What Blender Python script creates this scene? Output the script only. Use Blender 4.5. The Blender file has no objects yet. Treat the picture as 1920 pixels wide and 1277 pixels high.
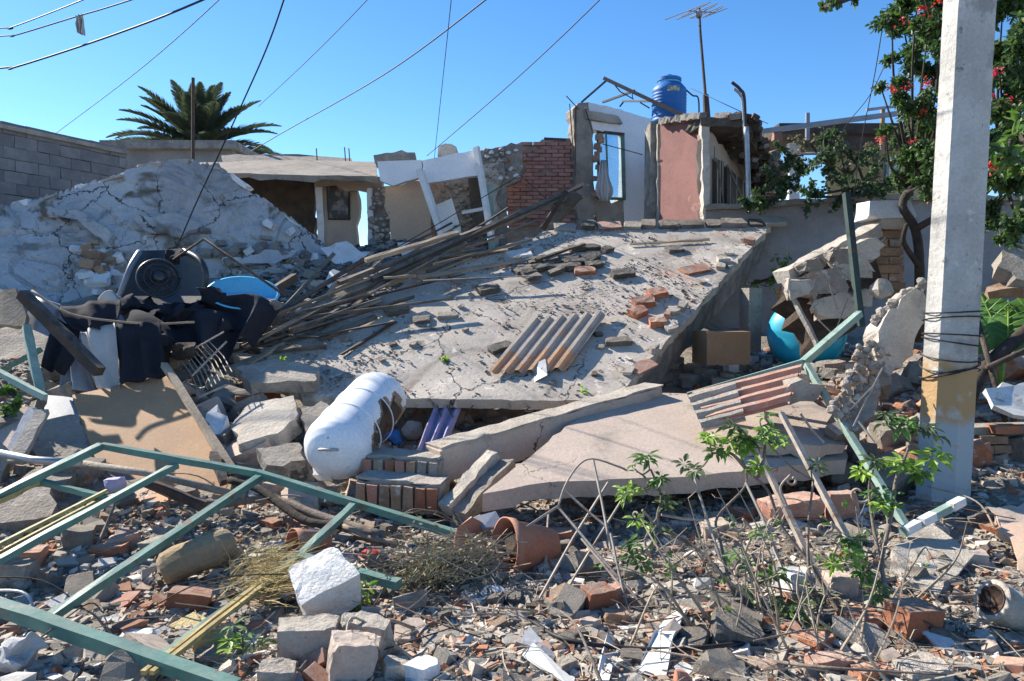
import bpy, bmesh, math, random
import numpy as np
from mathutils import Vector, Matrix, noise as mnoise
R = math.radians
sc = bpy.context.scene
C = sc.collection

# ------------------------------------------------------------------ camera
CAM = Vector((0, 0, 1.7)); PIT = R(3.0); FPX = 1400.0
cam = bpy.data.cameras.new('camera'); cam_o = bpy.data.objects.new('camera', cam); C.objects.link(cam_o)
cam.sensor_width = 36; cam.lens = FPX / 1920 * 36; cam.clip_start = 0.05; cam.clip_end = 3000
cam_o.location = CAM; cam_o.rotation_euler = (R(90) - PIT, 0, 0)
sc.camera = cam_o
# ------------------------------------------------------------------ sky and sun
SUN = Vector((-0.69, 0.45, 0.60)).normalized()
w = bpy.data.worlds.new('World'); sc.world = w; w.use_nodes = True
nt = w.node_tree; nt.nodes.clear()
sky = nt.nodes.new('ShaderNodeTexSky'); sky.sky_type = 'NISHITA'; sky.sun_disc = False
sky.sun_elevation = math.asin(SUN.z); sky.sun_rotation = math.atan2(SUN.x, SUN.y)
sky.altitude = 2200; sky.air_density = 1.0; sky.dust_density = 0.4; sky.ozone_density = 2.2
hs = nt.nodes.new('ShaderNodeHueSaturation'); hs.inputs['Saturation'].default_value = 1.25
bg = nt.nodes.new('ShaderNodeBackground'); bg.inputs['Strength'].default_value = 0.108
ow = nt.nodes.new('ShaderNodeOutputWorld')
nt.links.new(sky.outputs[0], hs.inputs['Color']); nt.links.new(hs.outputs[0], bg.inputs[0]); nt.links.new(bg.outputs[0], ow.inputs[0])
sl = bpy.data.lights.new('sun', 'SUN'); sl.energy = 5.0; sl.angle = R(0.55); sl.color = (1.0, 0.92, 0.80)
so = bpy.data.objects.new('sun', sl); C.objects.link(so); so.rotation_euler = SUN.to_track_quat('Z', 'Y').to_euler()
vs = sc.view_settings; vs.view_transform = 'Standard'; vs.look = 'None'; vs.gamma = 1.0; vs.exposure = 1.1
vs.use_curve_mapping = False
sc.cycles.max_bounces = 6; sc.cycles.diffuse_bounces = 3; sc.cycles.glossy_bounces = 2
sc.cycles.use_denoising = True

# ------------------------------------------------------------------ pixel -> world helpers
def ray(px, py):
    x = (px - 960) / FPX; y = (638.5 - py) / FPX
    return Vector((x, math.cos(PIT) + y * math.sin(PIT), -math.sin(PIT) + y * math.cos(PIT)))
def P(px, py, d):
    r = ray(px, py); return CAM + r * (d / r.y)
class Plane:
    def __init__(s, a, b, c):
        s.o = a; s.n = (b - a).cross(c - a).normalized()
        if s.n.z < 0: s.n = -s.n
    def at(s, px, py, up=0.0):
        r = ray(px, py); t = (s.o - CAM).dot(s.n) / r.dot(s.n); return CAM + r * t + s.n * up
    def z(s, x, y):
        return s.o.z - (s.n.x * (x - s.o.x) + s.n.y * (y - s.o.y)) / s.n.z
# the big fallen roof slab's plane, needed by the terrain
SA, SB, SC_ = P(590, 745, 7.5), P(1150, 752, 7.4), P(1445, 422, 11.5)
ROOF = Plane(SA, SB, SC_)
SD = ROOF.at(1030, 432)
ROOF_POLY = [SA, SB, SC_, SD] + [ROOF.at(x, y) for x, y in ((850, 492), (700, 560), (545, 640), (425, 688))]
PA, PB, PC = P(905, 942, 4.95), P(1590, 888, 5.6), P(1290, 742, 7.3)
PINK = Plane(PA, PB, PC)

HX = [-12, -8, -4, -2, 0, 2, 4, 7, 12]
HY = [0, 2, 4, 5, 6, 7, 8, 10, 12, 13.5, 17, 26]
HZ = [[0]*9, [0]*9,
      [.04, .05, .03, .03, .02, .02, .05, .06, .05],
      [.10, .13, .12, .08, .04, .04, .10, .18, .2],
      [.3, .36, .30, .20, .06, .06, .32, .5, .5],
      [.6, .7, .58, .40, .12, .15, .72, .95, .9],
      [.9, 1.0, .93, .55, .25, .40, .9, 1.1, 1.0],
      [1.4, 1.55, 1.5, 1.15, .6, .85, 1.0, 1.2, 1.1],
      [1.6, 2.0, 2.1, 2.2, 2.0, 1.5, 1.2, 1.2, 1.1],
      [1.2, 2.0, 2.4, 2.75, 2.7, 2.2, 1.5, 1.2, 1.0],
      [.4, .7, .8, .9, .9, .8, .7, .6, .5],
      [0]*9]
def _interp(x, y):
    x = min(max(x, HX[0]), HX[-1]); y = min(max(y, HY[0]), HY[-1])
    i = 0
    while i < len(HX) - 2 and x > HX[i+1]: i += 1
    j = 0
    while j < len(HY) - 2 and y > HY[j+1]: j += 1
    u = (x - HX[i]) / (HX[i+1] - HX[i]); v = (y - HY[j]) / (HY[j+1] - HY[j])
    u = u*u*(3-2*u)*.5 + u*.5; v = v*v*(3-2*v)*.3 + v*.7
    a = HZ[j][i]*(1-u) + HZ[j][i+1]*u; b = HZ[j+1][i]*(1-u) + HZ[j+1][i+1]*u
    return a*(1-v) + b*v
def in_poly(x, y, poly):
    c = False; n = len(poly)
    for i in range(n):
        a, b = poly[i], poly[i-1]
        if (a[1] > y) != (b[1] > y) and x < (b[0]-a[0])*(y-a[1])/(b[1]-a[1]) + a[0]: c = not c
    return c
def H(x, y):
    z = _interp(x, y)
    if 2 < y < 16 and abs(x) < 12:
        k = min(1, (y - 1.5) / 4)
        z += .10*k*mnoise.noise(Vector((x*.8, y*.8, 1.3))) + .07*k*mnoise.noise(Vector((x*2.3, y*2.3, 7))) + .03*mnoise.noise(Vector((x*6, y*6, 3)))
        if in_poly(x, y, ROOF_POLY): z = min(z, ROOF.z(x, y) - .45)
    return z
def G(px, py, dmin=2.2):
    r = ray(px, py); r = r / r.y; d = dmin
    while d < 40:
        p = CAM + r*d
        if p.z <= H(p.x, p.y):
            lo, hi = d - .1, d
            for _ in range(8):
                m = (lo+hi)/2; q = CAM + r*m
                if q.z <= H(q.x, q.y): hi = m
                else: lo = m
            return CAM + r*hi
        d += .1
    return CAM + r*40

# ------------------------------------------------------------------ object helpers
def tag(o, label=None, cat=None, group=None, kind=None):
    if label: o['label'] = label
    if cat: o['category'] = cat
    if group: o['group'] = group
    if kind or label: o['kind'] = kind or 'thing'
    return o
def thing(name, label, cat, loc, group=None):
    o = bpy.data.objects.new(name, None); C.objects.link(o); o.location = loc; o.empty_display_size = .1
    return tag(o, label, cat, group)
def wloc(o):
    v = o.location.copy(); p = o.parent
    while p: v = v + p.location; p = p.parent
    return v
def mo(name, verts, faces, m, parent=None, smooth=False, origin=None):
    """one mesh object from world-space vertices; parents carry no rotation"""
    vs_ = [Vector(v) for v in verts]
    if origin is None:
        lo = Vector([min(v[i] for v in vs_) for i in range(3)]); hi = Vector([max(v[i] for v in vs_) for i in range(3)])
        origin = Vector(((lo.x+hi.x)/2, (lo.y+hi.y)/2, lo.z))
    me = bpy.data.meshes.new(name); me.from_pydata([v - origin for v in vs_], [], faces); me.update()
    for mm in (m if isinstance(m, (list, tuple)) else [m]): me.materials.append(mm)
    if smooth: me.polygons.foreach_set('use_smooth', [True]*len(me.polygons))
    o = bpy.data.objects.new(name, me); C.objects.link(o)
    if parent: o.parent = parent; o.location = origin - wloc(parent)
    else: o.location = origin
    return o
def bm_out(bm):
    vs_ = [v.co.copy() for v in bm.verts]; bm.verts.index_update()
    fs = [[v.index for v in f.verts] for f in bm.faces]; bm.free(); return vs_, fs
class Geo:
    """collects verts/faces"""
    def __init__(s): s.v = []; s.f = []
    def add(s, v, f):
        k = len(s.v); s.v += [Vector(a) for a in v]; s.f += [[i+k for i in q] for q in f]; return s
    def build(s, name, m, parent=None, smooth=False, **kw): return mo(name, s.v, s.f, m, parent, smooth, **kw)
BOXF = [[0,3,2,1],[4,5,6,7],[0,1,5,4],[1,2,6,5],[2,3,7,6],[3,0,4,7]]
def frame_of(d, roll=0.0, up=Vector((0,0,1))):
    d = d.normalized()
    if abs(d.dot(up)) > .98: up = Vector((0,1,0))
    x = d.cross(up).normalized(); y = x.cross(d).normalized()
    if roll:
        q = Matrix.Rotation(roll, 3, d); x = q @ x; y = q @ y
    return x, y
def g_bar(p0, p1, w_, h_, roll=0, jit=0, rng=None, seg=1, up=Vector((0,0,1))):
    """bar along p0-p1, w_ across, h_ in height"""
    d = p1 - p0; x, y = frame_of(d, roll, up); v = []; f = []
    for k in range(seg+1):
        c = p0 + d*(k/seg)
        for sx, sy in ((-1,-1),(1,-1),(1,1),(-1,1)):
            q = c + x*(sx*w_/2) + y*(sy*h_/2)
            if jit: q = q + Vector((rng.uniform(-1,1), rng.uniform(-1,1), rng.uniform(-1,1)))*jit
            v.append(q)
    f.append([3,2,1,0]); b = seg*4; f.append([b,b+1,b+2,b+3])
    for k in range(seg):
        for i in range(4):
            j = (i+1) % 4; f.append([k*4+i, k*4+j, (k+1)*4+j, (k+1)*4+i])
    return v, f
def g_tube(pts, r, n=6, r1=None, caps=True):
    pts = [Vector(p) for p in pts]; v = []; f = []; m = len(pts)
    x = None
    for i, p in enumerate(pts):
        d = (pts[min(i+1, m-1)] - pts[max(i-1, 0)])
        if d.length < 1e-9: d = Vector((0,0,1))
        d.normalize()
        if x is None: x, _ = frame_of(d)
        x = (x - d*x.dot(d))
        if x.length < 1e-6: x, _ = frame_of(d)
        x.normalize(); y = d.cross(x)
        rr = r[i] if isinstance(r, (list, tuple)) else (r if r1 is None else r + (r1-r)*i/(m-1))
        for k in range(n):
            a = 2*math.pi*k/n; v.append(p + x*(math.cos(a)*rr) + y*(math.sin(a)*rr))
    for i in range(m-1):
        for k in range(n):
            j = (k+1) % n; f.append([i*n+k, i*n+j, (i+1)*n+j, (i+1)*n+k])
    if caps: f.append(list(range(n))[::-1]); f.append([(m-1)*n+k for k in range(n)])
    return v, f
def curve(pts, n=8):
    """Catmull-Rom through pts"""
    pts = [Vector(p) for p in pts]; q = [pts[0]*2 - pts[1]] + pts + [pts[-1]*2 - pts[-2]]; out = []
    for i in range(1, len(q)-2):
        for k in range(n):
            t = k/n; a, b, c, d = q[i-1], q[i], q[i+1], q[i+2]
            out.append(((b*2) + (c-a)*t + (a*2-b*5+c*4-d)*t*t + (b*3-a-c*3+d)*t**3)*.5)
    out.append(pts[-1]); return out
def g_plate(pts, thick, jag=.02, step=.15, rng=None, bjag=None, nrm=None, tilt=0):
    """broken-edged slab: outline pts lie on the upper/front surface, the body lies behind it"""
    rng = rng or random.Random(1); pts = [Vector(p) for p in pts]; n = len(pts)
    if nrm is None:
        nrm = Vector()
        for i in range(n): nrm += (pts[i]-pts[0]).cross(pts[(i+1) % n]-pts[0])
        nrm.normalize()
        if nrm.dot(CAM - pts[0]) < 0: nrm = -nrm
    top = []
    for i in range(n):
        a, b = pts[i], pts[(i+1) % n]; L = (b-a).length; k = max(1, int(L/step))
        s = nrm.cross((b-a).normalized()) if L > 1e-6 else Vector()
        for j in range(k):
            t = j/k + (rng.uniform(-.3, .3)/k if j else 0)
            top.append(a.lerp(b, t) + s*(rng.gauss(0, 1)*jag*(1 if j else .4)))
    bj = jag if bjag is None else bjag
    bot = [p - nrm*thick*(1+rng.uniform(-.1, .1)) + Vector((rng.gauss(0,1), rng.gauss(0,1), rng.gauss(0,1)))*bj*.8 for p in top]
    m = len(top)
    area = sum(((top[i]-top[0]).cross(top[(i+1) % m]-top[0]) for i in range(m)), Vector())
    ccw = area.dot(nrm) > 0
    f = [list(range(m)), [m+i for i in range(m)][::-1]] + [[i, m+i, m+(i+1) % m, (i+1) % m] for i in range(m)]
    if not ccw: f = [q[::-1] for q in f]
    return top + bot, f
def plate(name, pts, thick, m, parent=None, **kw):
    v, f = g_plate(pts, thick, **kw); return mo(name, v, f, m, parent)
def g_box(c, dx, dy, dz):
    """box from a corner-centre c and three half axes (vectors)"""
    v = [c + dx*a + dy*b + dz*e for a, b, e in ((-1,-1,-1),(1,-1,-1),(1,1,-1),(-1,1,-1),(-1,-1,1),(1,-1,1),(1,1,1),(-1,1,1))]
    return v, BOXF
def hull(pts):
    bm = bmesh.new()
    for p in pts: bm.verts.new(p)
    r = bmesh.ops.convex_hull(bm, input=bm.verts)
    dead = list({g for g in list(r['geom_interior']) + list(r['geom_unused']) if isinstance(g, bmesh.types.BMVert)})
    bmesh.ops.delete(bm, geom=dead, context='VERTS')
    bmesh.ops.dissolve_limit(bm, angle_limit=R(6), verts=bm.verts, edges=bm.edges)
    return bm_out(bm)
def g_chunk(rng, sx, sy, sz, kind='block', cuts=1):
    """broken lump in a box of the given full sizes, sitting on z=0, centred in x,y"""
    pts = []
    if kind == 'block':
        sk = [rng.uniform(-.22, .22) for _ in range(4)]
        for a in (-1, 1):
            for b in (-1, 1):
                for c in (-1, 1):
                    q = [a*(1 + sk[0]*b*.5), b*(1 + sk[1]*c*.5), c*(1 + sk[2]*a*.35)]
                    if rng.random() < .55:
                        for ax in range(3):
                            q1 = list(q); q1[ax] *= rng.uniform(.25, .92); pts.append(q1)
                    else: pts.append([q[0]*rng.uniform(.86, 1), q[1]*rng.uniform(.86, 1), q[2]*rng.uniform(.86, 1)])
    elif kind == 'brick':
        for a in (-1, 1):
            br = rng.uniform(.0, .35) if (a == 1 and rng.random() < .7) else 0
            for b in (-1, 1):
                for c in (-1, 1):
                    pts.append([a*(1 - br*rng.random()), b*(.97), c*.95]); pts.append([a*(.95-br*rng.random()), b, c*.95]); pts.append([a*(.95-br), b*.97, c])
    elif kind == 'shard':
        n = rng.randint(4, 7); a0 = rng.random()*6
        for k in range(n):
            a = a0 + 6.283*(k + rng.uniform(-.3, .3))/n; q = rng.uniform(.65, 1)
            pts.append([math.cos(a)*q, math.sin(a)*q, 1]); pts.append([math.cos(a)*q*rng.uniform(.9, 1.02), math.sin(a)*q*rng.uniform(.9, 1.02), -1])
    else:
        for k in range(26):
            u = rng.uniform(-1, 1); a = rng.random()*6.283; s = math.sqrt(1-u*u); q = rng.uniform(.82, 1)
            pts.append([math.cos(a)*s*q, math.sin(a)*s*q, u*q])
    v, f = hull([Vector((p[0]*sx/2, p[1]*sy/2, (p[2]+1)*sz/2)) for p in pts])
    if kind in ('block', 'brick', 'round'):
        bm = bmesh.new(); vv = [bm.verts.new(q) for q in v]
        for q in f: bm.faces.new([vv[i] for i in q])
        bmesh.ops.triangulate(bm, faces=bm.faces)
        bmesh.ops.subdivide_edges(bm, edges=bm.edges, cuts=cuts, use_grid_fill=True)
        if kind != 'round': bmesh.ops.smooth_vert(bm, verts=bm.verts, factor=.04 if kind == 'block' else .03, use_axis_x=True, use_axis_y=True, use_axis_z=True)
        a_ = (.05 if kind == 'block' else .022)*min(1.0, 3*min(sx, sy, sz)/max(sx, sy, sz))*max(sx, sy, sz); o_ = Vector((rng.random()*50, 0, 0)); k_ = 3.2/max(sx, sy, sz)
        for q in bm.verts:
            d_ = Vector((mnoise.noise(q.co*k_ + o_), mnoise.noise(q.co*k_ + o_ + Vector((9, 0, 0))), mnoise.noise(q.co*k_ + o_ + Vector((0, 9, 0)))))*a_
            if cuts > 1: d_ += Vector((mnoise.noise(q.co*k_*4 + o_), mnoise.noise(q.co*k_*4 + o_ + Vector((5, 0, 0))), mnoise.noise(q.co*k_*4 + o_ + Vector((0, 5, 0)))))*a_*.45
            q.co += d_
        v, f = bm_out(bm)
    return v, f

# ------------------------------------------------------------------ materials
MATS = {}
def mat(name, c1, c2=None, scale=3., rough=.9, bump=.4, bscale=28., rnd=.25, spots=(), metal=0., dist=.02, detail=5, lo=.35, hi=.65, spec=.3, world=False, sheen=0, trans=0, stretch=None, dust=0., crack=None):
    m = bpy.data.materials.new(name); m.use_nodes = True; t = m.node_tree; N = t.nodes; L = t.links
    b = N['Principled BSDF']; b.inputs['Roughness'].default_value = rough; b.inputs['Metallic'].default_value = metal
    b.inputs['Specular IOR Level'].default_value = spec
    tc = N.new('ShaderNodeTexCoord'); oi = N.new('ShaderNodeObjectInfo')
    off = N.new('ShaderNodeVectorMath'); off.operation = 'MULTIPLY'; off.inputs[1].default_value = (37, 53, 71)
    L.new(oi.outputs['Random'], off.inputs[0])
    ad = N.new('ShaderNodeVectorMath'); ad.operation = 'ADD'
    if stretch:
        mp = N.new('ShaderNodeVectorMath'); mp.operation = 'MULTIPLY'; mp.inputs[1].default_value = stretch
        L.new(tc.outputs['Object'], mp.inputs[0]); L.new(mp.outputs[0], ad.inputs[0])
    else: L.new(tc.outputs['Object'], ad.inputs[0])
    L.new(off.outputs[0], ad.inputs[1])
    vec = ad.outputs[0]
    def nz(s, d=detail, ro=.62, di=0.):
        n = N.new('ShaderNodeTexNoise'); n.inputs['Scale'].default_value = s; n.inputs['Detail'].default_value = d
        n.inputs['Roughness'].default_value = ro; n.inputs['Distortion'].default_value = di; L.new(vec, n.inputs['Vector']); return n
    def rampf(src, a, z):
        r = N.new('ShaderNodeMapRange'); r.inputs['From Min'].default_value = a; r.inputs['From Max'].default_value = z
        r.interpolation_type = 'SMOOTHSTEP'; L.new(src, r.inputs['Value']); return r.outputs[0]
    def mix(fac, a, c):
        x = N.new('ShaderNodeMix'); x.data_type = 'RGBA'; L.new(fac, x.inputs[0])
        if isinstance(a, tuple): x.inputs[6].default_value = (*a, 1)
        else: L.new(a, x.inputs[6])
        if isinstance(c, tuple): x.inputs[7].default_value = (*c, 1)
        else: L.new(c, x.inputs[7])
        return x.outputs[2]
    c2 = c2 or tuple(x*.7 for x in c1)
    col = mix(rampf(nz(scale).outputs[0], lo, hi), c1, c2)
    for sp in spots:                 # (colour, scale, from, to)
        col = mix(rampf(nz(sp[1], 4, .7, sp[4] if len(sp) > 4 else .3).outputs[0], sp[2], sp[3]), col, sp[0])
    crk = None
    if crack:                        # hairline fractures: (cells per metre, half width)
        nd = nz(2.2, 4, .7); vm = N.new('ShaderNodeVectorMath'); vm.operation = 'MULTIPLY_ADD'; vm.inputs[1].default_value = (.5, .5, .5); L.new(nd.outputs['Color'], vm.inputs[0]); L.new(vec, vm.inputs[2])
        vo = N.new('ShaderNodeTexVoronoi'); vo.feature = 'DISTANCE_TO_EDGE'; vo.inputs['Scale'].default_value = crack[0]; L.new(vm.outputs[0], vo.inputs['Vector'])
        c1_ = rampf(vo.outputs['Distance'], crack[1], crack[1]*.25); c2_ = rampf(nz(crack[0]*.8, 2, .5).outputs[0], .45, .55); cm = N.new('ShaderNodeMath'); cm.operation = 'MULTIPLY'; L.new(c1_, cm.inputs[0]); L.new(c2_, cm.inputs[1]); crk = cm.outputs[0]
        col = mix(crk, col, (.06, .055, .05))
    if dust:
        ge = N.new('ShaderNodeNewGeometry'); sx = N.new('ShaderNodeSeparateXYZ'); L.new(ge.outputs['Normal'], sx.inputs[0])
        d1 = rampf(sx.outputs[2], -.1, .9); d2 = rampf(nz(7, 4, .7).outputs[0], .30, .62); dm = N.new('ShaderNodeMath'); dm.operation = 'MULTIPLY'; L.new(d1, dm.inputs[0]); L.new(d2, dm.inputs[1])
        dk = N.new('ShaderNodeMath'); dk.operation = 'MULTIPLY'; dk.inputs[1].default_value = dust; L.new(dm.outputs[0], dk.inputs[0]); col = mix(dk.outputs[0], col, (.40, .345, .28))
    # fine grain
    g = N.new('ShaderNodeHueSaturation'); L.new(col, g.inputs['Color'])
    ma = N.new('ShaderNodeMath'); ma.operation = 'MULTIPLY_ADD'; ma.inputs[1].default_value = rnd; ma.inputs[2].default_value = 1 - rnd/2
    L.new(oi.outputs['Random'], ma.inputs[0])
    gr = N.new('ShaderNodeMath'); gr.operation = 'MULTIPLY_ADD'; gr.inputs[1].default_value = .5; gr.inputs[2].default_value = .75
    L.new(nz(bscale*1.7, 2, .7).outputs[0], gr.inputs[0])
    mm = N.new('ShaderNodeMath'); mm.operation = 'MULTIPLY'; L.new(ma.outputs[0], mm.inputs[0]); L.new(gr.outputs[0], mm.inputs[1])
    L.new(mm.outputs[0], g.inputs['Value']); L.new(g.outputs[0], b.inputs['Base Color'])
    if bump:
        bp = N.new('ShaderNodeBump'); bp.inputs['Strength'].default_value = bump; bp.inputs['Distance'].default_value = dist
        L.new(nz(bscale, 6, .7).outputs[0], bp.inputs['Height']); L.new(bp.outputs[0], b.inputs['Normal'])
    MATS[name] = m; return m
concrete = mat('concrete', (.38, .34, .29), (.24, .215, .185), dust=0.5, scale=2.2, bump=1.0, dist=.025, spots=[((.16, .15, .14), 1.3, .56, .72), ((.5, .47, .42), 7, .6, .7), ((.11, .10, .09), 34, .62, .69)])
concrete_pale = mat('concrete_pale', (.51, .465, .40), (.37, .33, .285), dust=0.4, scale=2.5, bump=1.0, dist=.025, spots=[((.24, .22, .2), 1.8, .54, .70), ((.30, .20, .14), 4, .64, .72), ((.16, .15, .13), 34, .63, .70)])
roofmat = mat('roof_screed', (.50, .445, .38), (.41, .36, .305), crack=(.75, .012), scale=1.1, bump=.55, bscale=26, dist=.014, rnd=0, spots=[((.26, .22, .185), .8, .50, .68, 1.0), ((.13, .115, .1), 2.1, .58, .69, .8), ((.44, .25, .17), .65, .63, .73, .5), ((.70, .63, .55), 4, .58, .7), ((.10, .09, .08), 18, .66, .70)])
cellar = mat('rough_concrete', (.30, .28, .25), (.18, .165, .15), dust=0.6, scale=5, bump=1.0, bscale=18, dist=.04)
plaster = mat('plaster_white', (.70, .70, .70), (.58, .58, .59), dust=0.35, scale=1.5, bump=.25, spots=[((.36, .34, .32), 2.0, .60, .74, .8)])
plaster_dirty = mat('plaster_dirty', (.45, .45, .455), (.33, .33, .335), crack=(.9, .014), scale=1.0, bump=.5, bscale=14, dist=.04, rnd=0, spots=[((.20, .195, .19), 1.0, .51, .66, 1.2), ((.13, .11, .085), .75, .60, .68, .8), ((.13, .12, .12), 4.5, .66, .71, 1.5)])
plaster_beige = mat('plaster_beige', (.47, .38, .30), (.40, .31, .24), 1.5, bump=.3, spots=[((.30, .25, .21), 1.5, .58, .72)])
plaster_peach = mat('plaster_peach', (.52, .37, .26), (.46, .33, .25), 1.2, bump=.25, spots=[((.40, .30, .25), 1.5, .58, .72)])
plaster_pink = mat('plaster_pink', (.49, .395, .33), (.42, .34, .285), crack=(1.1, .008), dust=0.25, scale=1.6, bump=.35, rnd=.1, spots=[((.25, .215, .185), 1.0, .50, .68, .9), ((.40, .20, .13), 1.1, .64, .71), ((.13, .12, .11), 26, .66, .71)])
paint_red = mat('wall_paint_red', (.27, .135, .12), (.215, .11, .10), 2.0, bump=.35, rnd=.05, spots=[((.42, .27, .22), 2.2, .60, .72), ((.24, .15, .12), 1.4, .6, .75)])
brick = mat('brick', (.42, .165, .085), (.31, .12, .07), dust=0.62, scale=6, bump=.6, bscale=45, rnd=.5, spots=[((.42, .36, .31), 5, .58, .68)])
brick_pink = mat('brick_pink', (.46, .235, .165), (.36, .18, .13), dust=0.6, scale=6, bump=.5, bscale=45, rnd=.35, spots=[((.48, .40, .34), 4, .58, .70)])
brick_red = mat('brick_house_red', (.37, .205, .17), (.28, .15, .125), 5, bump=.6, bscale=30, rnd=.3, spots=[((.35, .27, .23), 3, .62, .72)])
brick_old = mat('brick_old', (.36, .235, .15), (.27, .17, .11), dust=0.5, scale=6, bump=.7, bscale=30, rnd=.3, spots=[((.40, .36, .31), 4, .55, .66)])
masonry = mat('masonry', (.34, .30, .26), (.24, .21, .185), dust=0.4, scale=4, bump=1., bscale=14, dist=.05, spots=[((.36, .17, .1), 3, .62, .68), ((.5, .46, .41), 5, .6, .68)])
mortar = mat('mortar', (.37, .34, .30), (.27, .245, .215), 6, bump=.9, bscale=30)
terracotta = mat('terracotta', (.42, .175, .11), (.35, .15, .095), dust=0.4, scale=3, rough=.8, bump=.2, rnd=.15, spots=[((.5, .3, .22), 3, .62, .75)])
wood = mat('wood_grey', (.21, .178, .145), (.11, .093, .078), dust=0.3, scale=4, bump=.5, bscale=20, rnd=.5, spots=[((.09, .075, .065), 2, .58, .72)])
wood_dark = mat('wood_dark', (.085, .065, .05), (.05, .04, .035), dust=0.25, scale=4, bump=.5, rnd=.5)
wood_pale = mat('wood_pale', (.36, .29, .215), (.26, .205, .15), 4, bump=.4, rnd=.35)
plywood = mat('plywood', (.47, .28, .15), (.39, .235, .13), 1.6, rough=.75, bump=.15, rnd=0, spots=[((.30, .20, .13), 2.2, .6, .75), ((.10, .08, .06), 16, .70, .73)])
hardboard = mat('hardboard', (.50, .24, .12), (.42, .20, .105), 2.5, rough=.7, bump=.15, rnd=.1)
green_metal = mat('green_paint', (.095, .225, .185), (.065, .16, .135), dust=0.22, scale=5, rough=.42, bump=.1, rnd=.25, spec=.5, spots=[((.16, .09, .055), 9, .60, .67), ((.20, .19, .16), 3, .56, .72)])
green_pale = mat('green_paint_faded', (.27, .37, .32), (.20, .29, .25), 5, rough=.6, bump=.15, rnd=.1, spots=[((.18, .12, .08), 7, .64, .70)])
dark_green = mat('dark_green_paint', (.035, .06, .055), (.025, .04, .04), 5, rough=.6, bump=.2, spots=[((.09, .06, .04), 8, .6, .68)])
yellow_paint = mat('yellow_paint', (.38, .30, .12), (.27, .215, .10), 12, rough=.6, bump=.2, spots=[((.12, .10, .06), 14, .58, .66)])
rust = mat('rusty_steel', (.12, .075, .055), (.07, .05, .042), 8, rough=.8, bump=.4, metal=.3)
steel = mat('galvanised_steel', (.42, .43, .45), (.32, .33, .35), 5, rough=.45, bump=.1, metal=.6, spec=.5)
white_paint = mat('white_paint', (.70, .70, .68), (.60, .60, .58), 4, rough=.55, bump=.1, rnd=.1, spots=[((.32, .27, .22), 8, .63, .71)])
iron_white = mat('iron_dusty', (.40, .34, .285), (.28, .235, .195), 9, rough=.7, bump=.2, spots=[((.20, .11, .07), 9, .60, .68)])
enamel = mat('white_enamel', (.82, .83, .85), (.74, .76, .79), dust=0.12, scale=1.5, rough=.38, bump=.03, rnd=0, spec=.5, spots=[((.50, .46, .41), 2.0, .56, .74), ((.36, .27, .2), 9, .66, .72)])
char_ = mat('charred', (.05, .04, .035), (.11, .07, .045), 5, rough=.95, bump=.8)
scorch = mat('scorched_paint', (.20, .14, .095), (.34, .29, .24), 6, rough=.8, bump=.3, rnd=0)
black_cloth = mat('black_cloth', (.022, .024, .034), (.013, .014, .02), 3, rough=.95, bump=.3, bscale=60, rnd=.1)
white_cloth = mat('white_cloth', (.50, .49, .47), (.40, .39, .38), 2, rough=.95, bump=.3, bscale=60, rnd=.1)
lilac_cloth = mat('lilac_cloth', (.42, .40, .58), (.33, .31, .48), 3, rough=.95, bump=.3, bscale=50)
plastic_black = mat('plastic_black', (.022, .024, .03), (.035, .037, .043), 4, rough=.4, bump=.05, spec=.5)
plastic_grey = mat('plastic_grey', (.25, .27, .31), (.2, .215, .25), 4, rough=.4, bump=.05, spec=.5)
plastic_blue = mat('plastic_blue', (.015, .36, .50), (.015, .31, .44), 2, rough=.4, bump=.05, rnd=0, spec=.5)
plastic_sky = mat('plastic_sky_blue', (.13, .50, .75), (.10, .43, .66), 2, rough=.4, bump=.03, rnd=0, spec=.5)
tank_blue = mat('tank_blue', (.025, .15, .42), (.02, .12, .36), 2, rough=.5, bump=.05, rnd=0)
tank_label = mat('tank_label', (.55, .55, .42), (.1, .1, .1), 30, rough=.6, bump=0, rnd=0)
plastic_green = mat('plastic_green', (.13, .36, .10), (.10, .30, .085), 2, rough=.5, bump=.05, rnd=0)
cardboard = mat('cardboard', (.30, .20, .125), (.25, .165, .1), 2, bump=.1)
foam = mat('foam_yellow', (.66, .54, .28), (.58, .46, .23), 6, bump=.8, bscale=40)
cable = mat('cable_black', (.025, .027, .032), (.018, .018, .022), 4, rough=.6, bump=0, rnd=.2)
soil_root = mat('root_soil', (.085, .06, .042), (.05, .037, .028), 8, bump=1.0, dist=.03)
bark = mat('bark', (.24, .20, .165), (.15, .12, .1), 9, bump=.7, bscale=30)
bark_dark = mat('bark_dark', (.075, .06, .05), (.045, .036, .03), 8, bump=.8)
twig = mat('dry_twig', (.36, .30, .23), (.24, .2, .15), 8, bump=.3, rnd=.4)
straw = mat('straw', (.48, .38, .17), (.36, .28, .12), 9, bump=.2, rnd=.3)
house_white = mat('house_white', (.80, .81, .83), (.72, .73, .75), 1.2, bump=.15, rnd=0, spots=[((.5, .48, .45), 1.6, .66, .78)])
block_white = mat('block_white', (.76, .75, .72), (.66, .645, .61), 4, bump=1.0, dist=.025, rnd=0, spots=[((.42, .38, .33), 5, .58, .72), ((.3, .27, .24), 30, .66, .72)])
dark_steel = mat('dark_steel', (.035, .033, .035), (.06, .05, .045), 8, rough=.7, bump=.2)
glass = mat('window_glass', (.55, .66, .72), (.5, .6, .66), 1, rough=.1, bump=0, rnd=0, spec=.6)
glass.node_tree.nodes['Principled BSDF'].inputs['Transmission Weight'].default_value = .92
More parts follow.
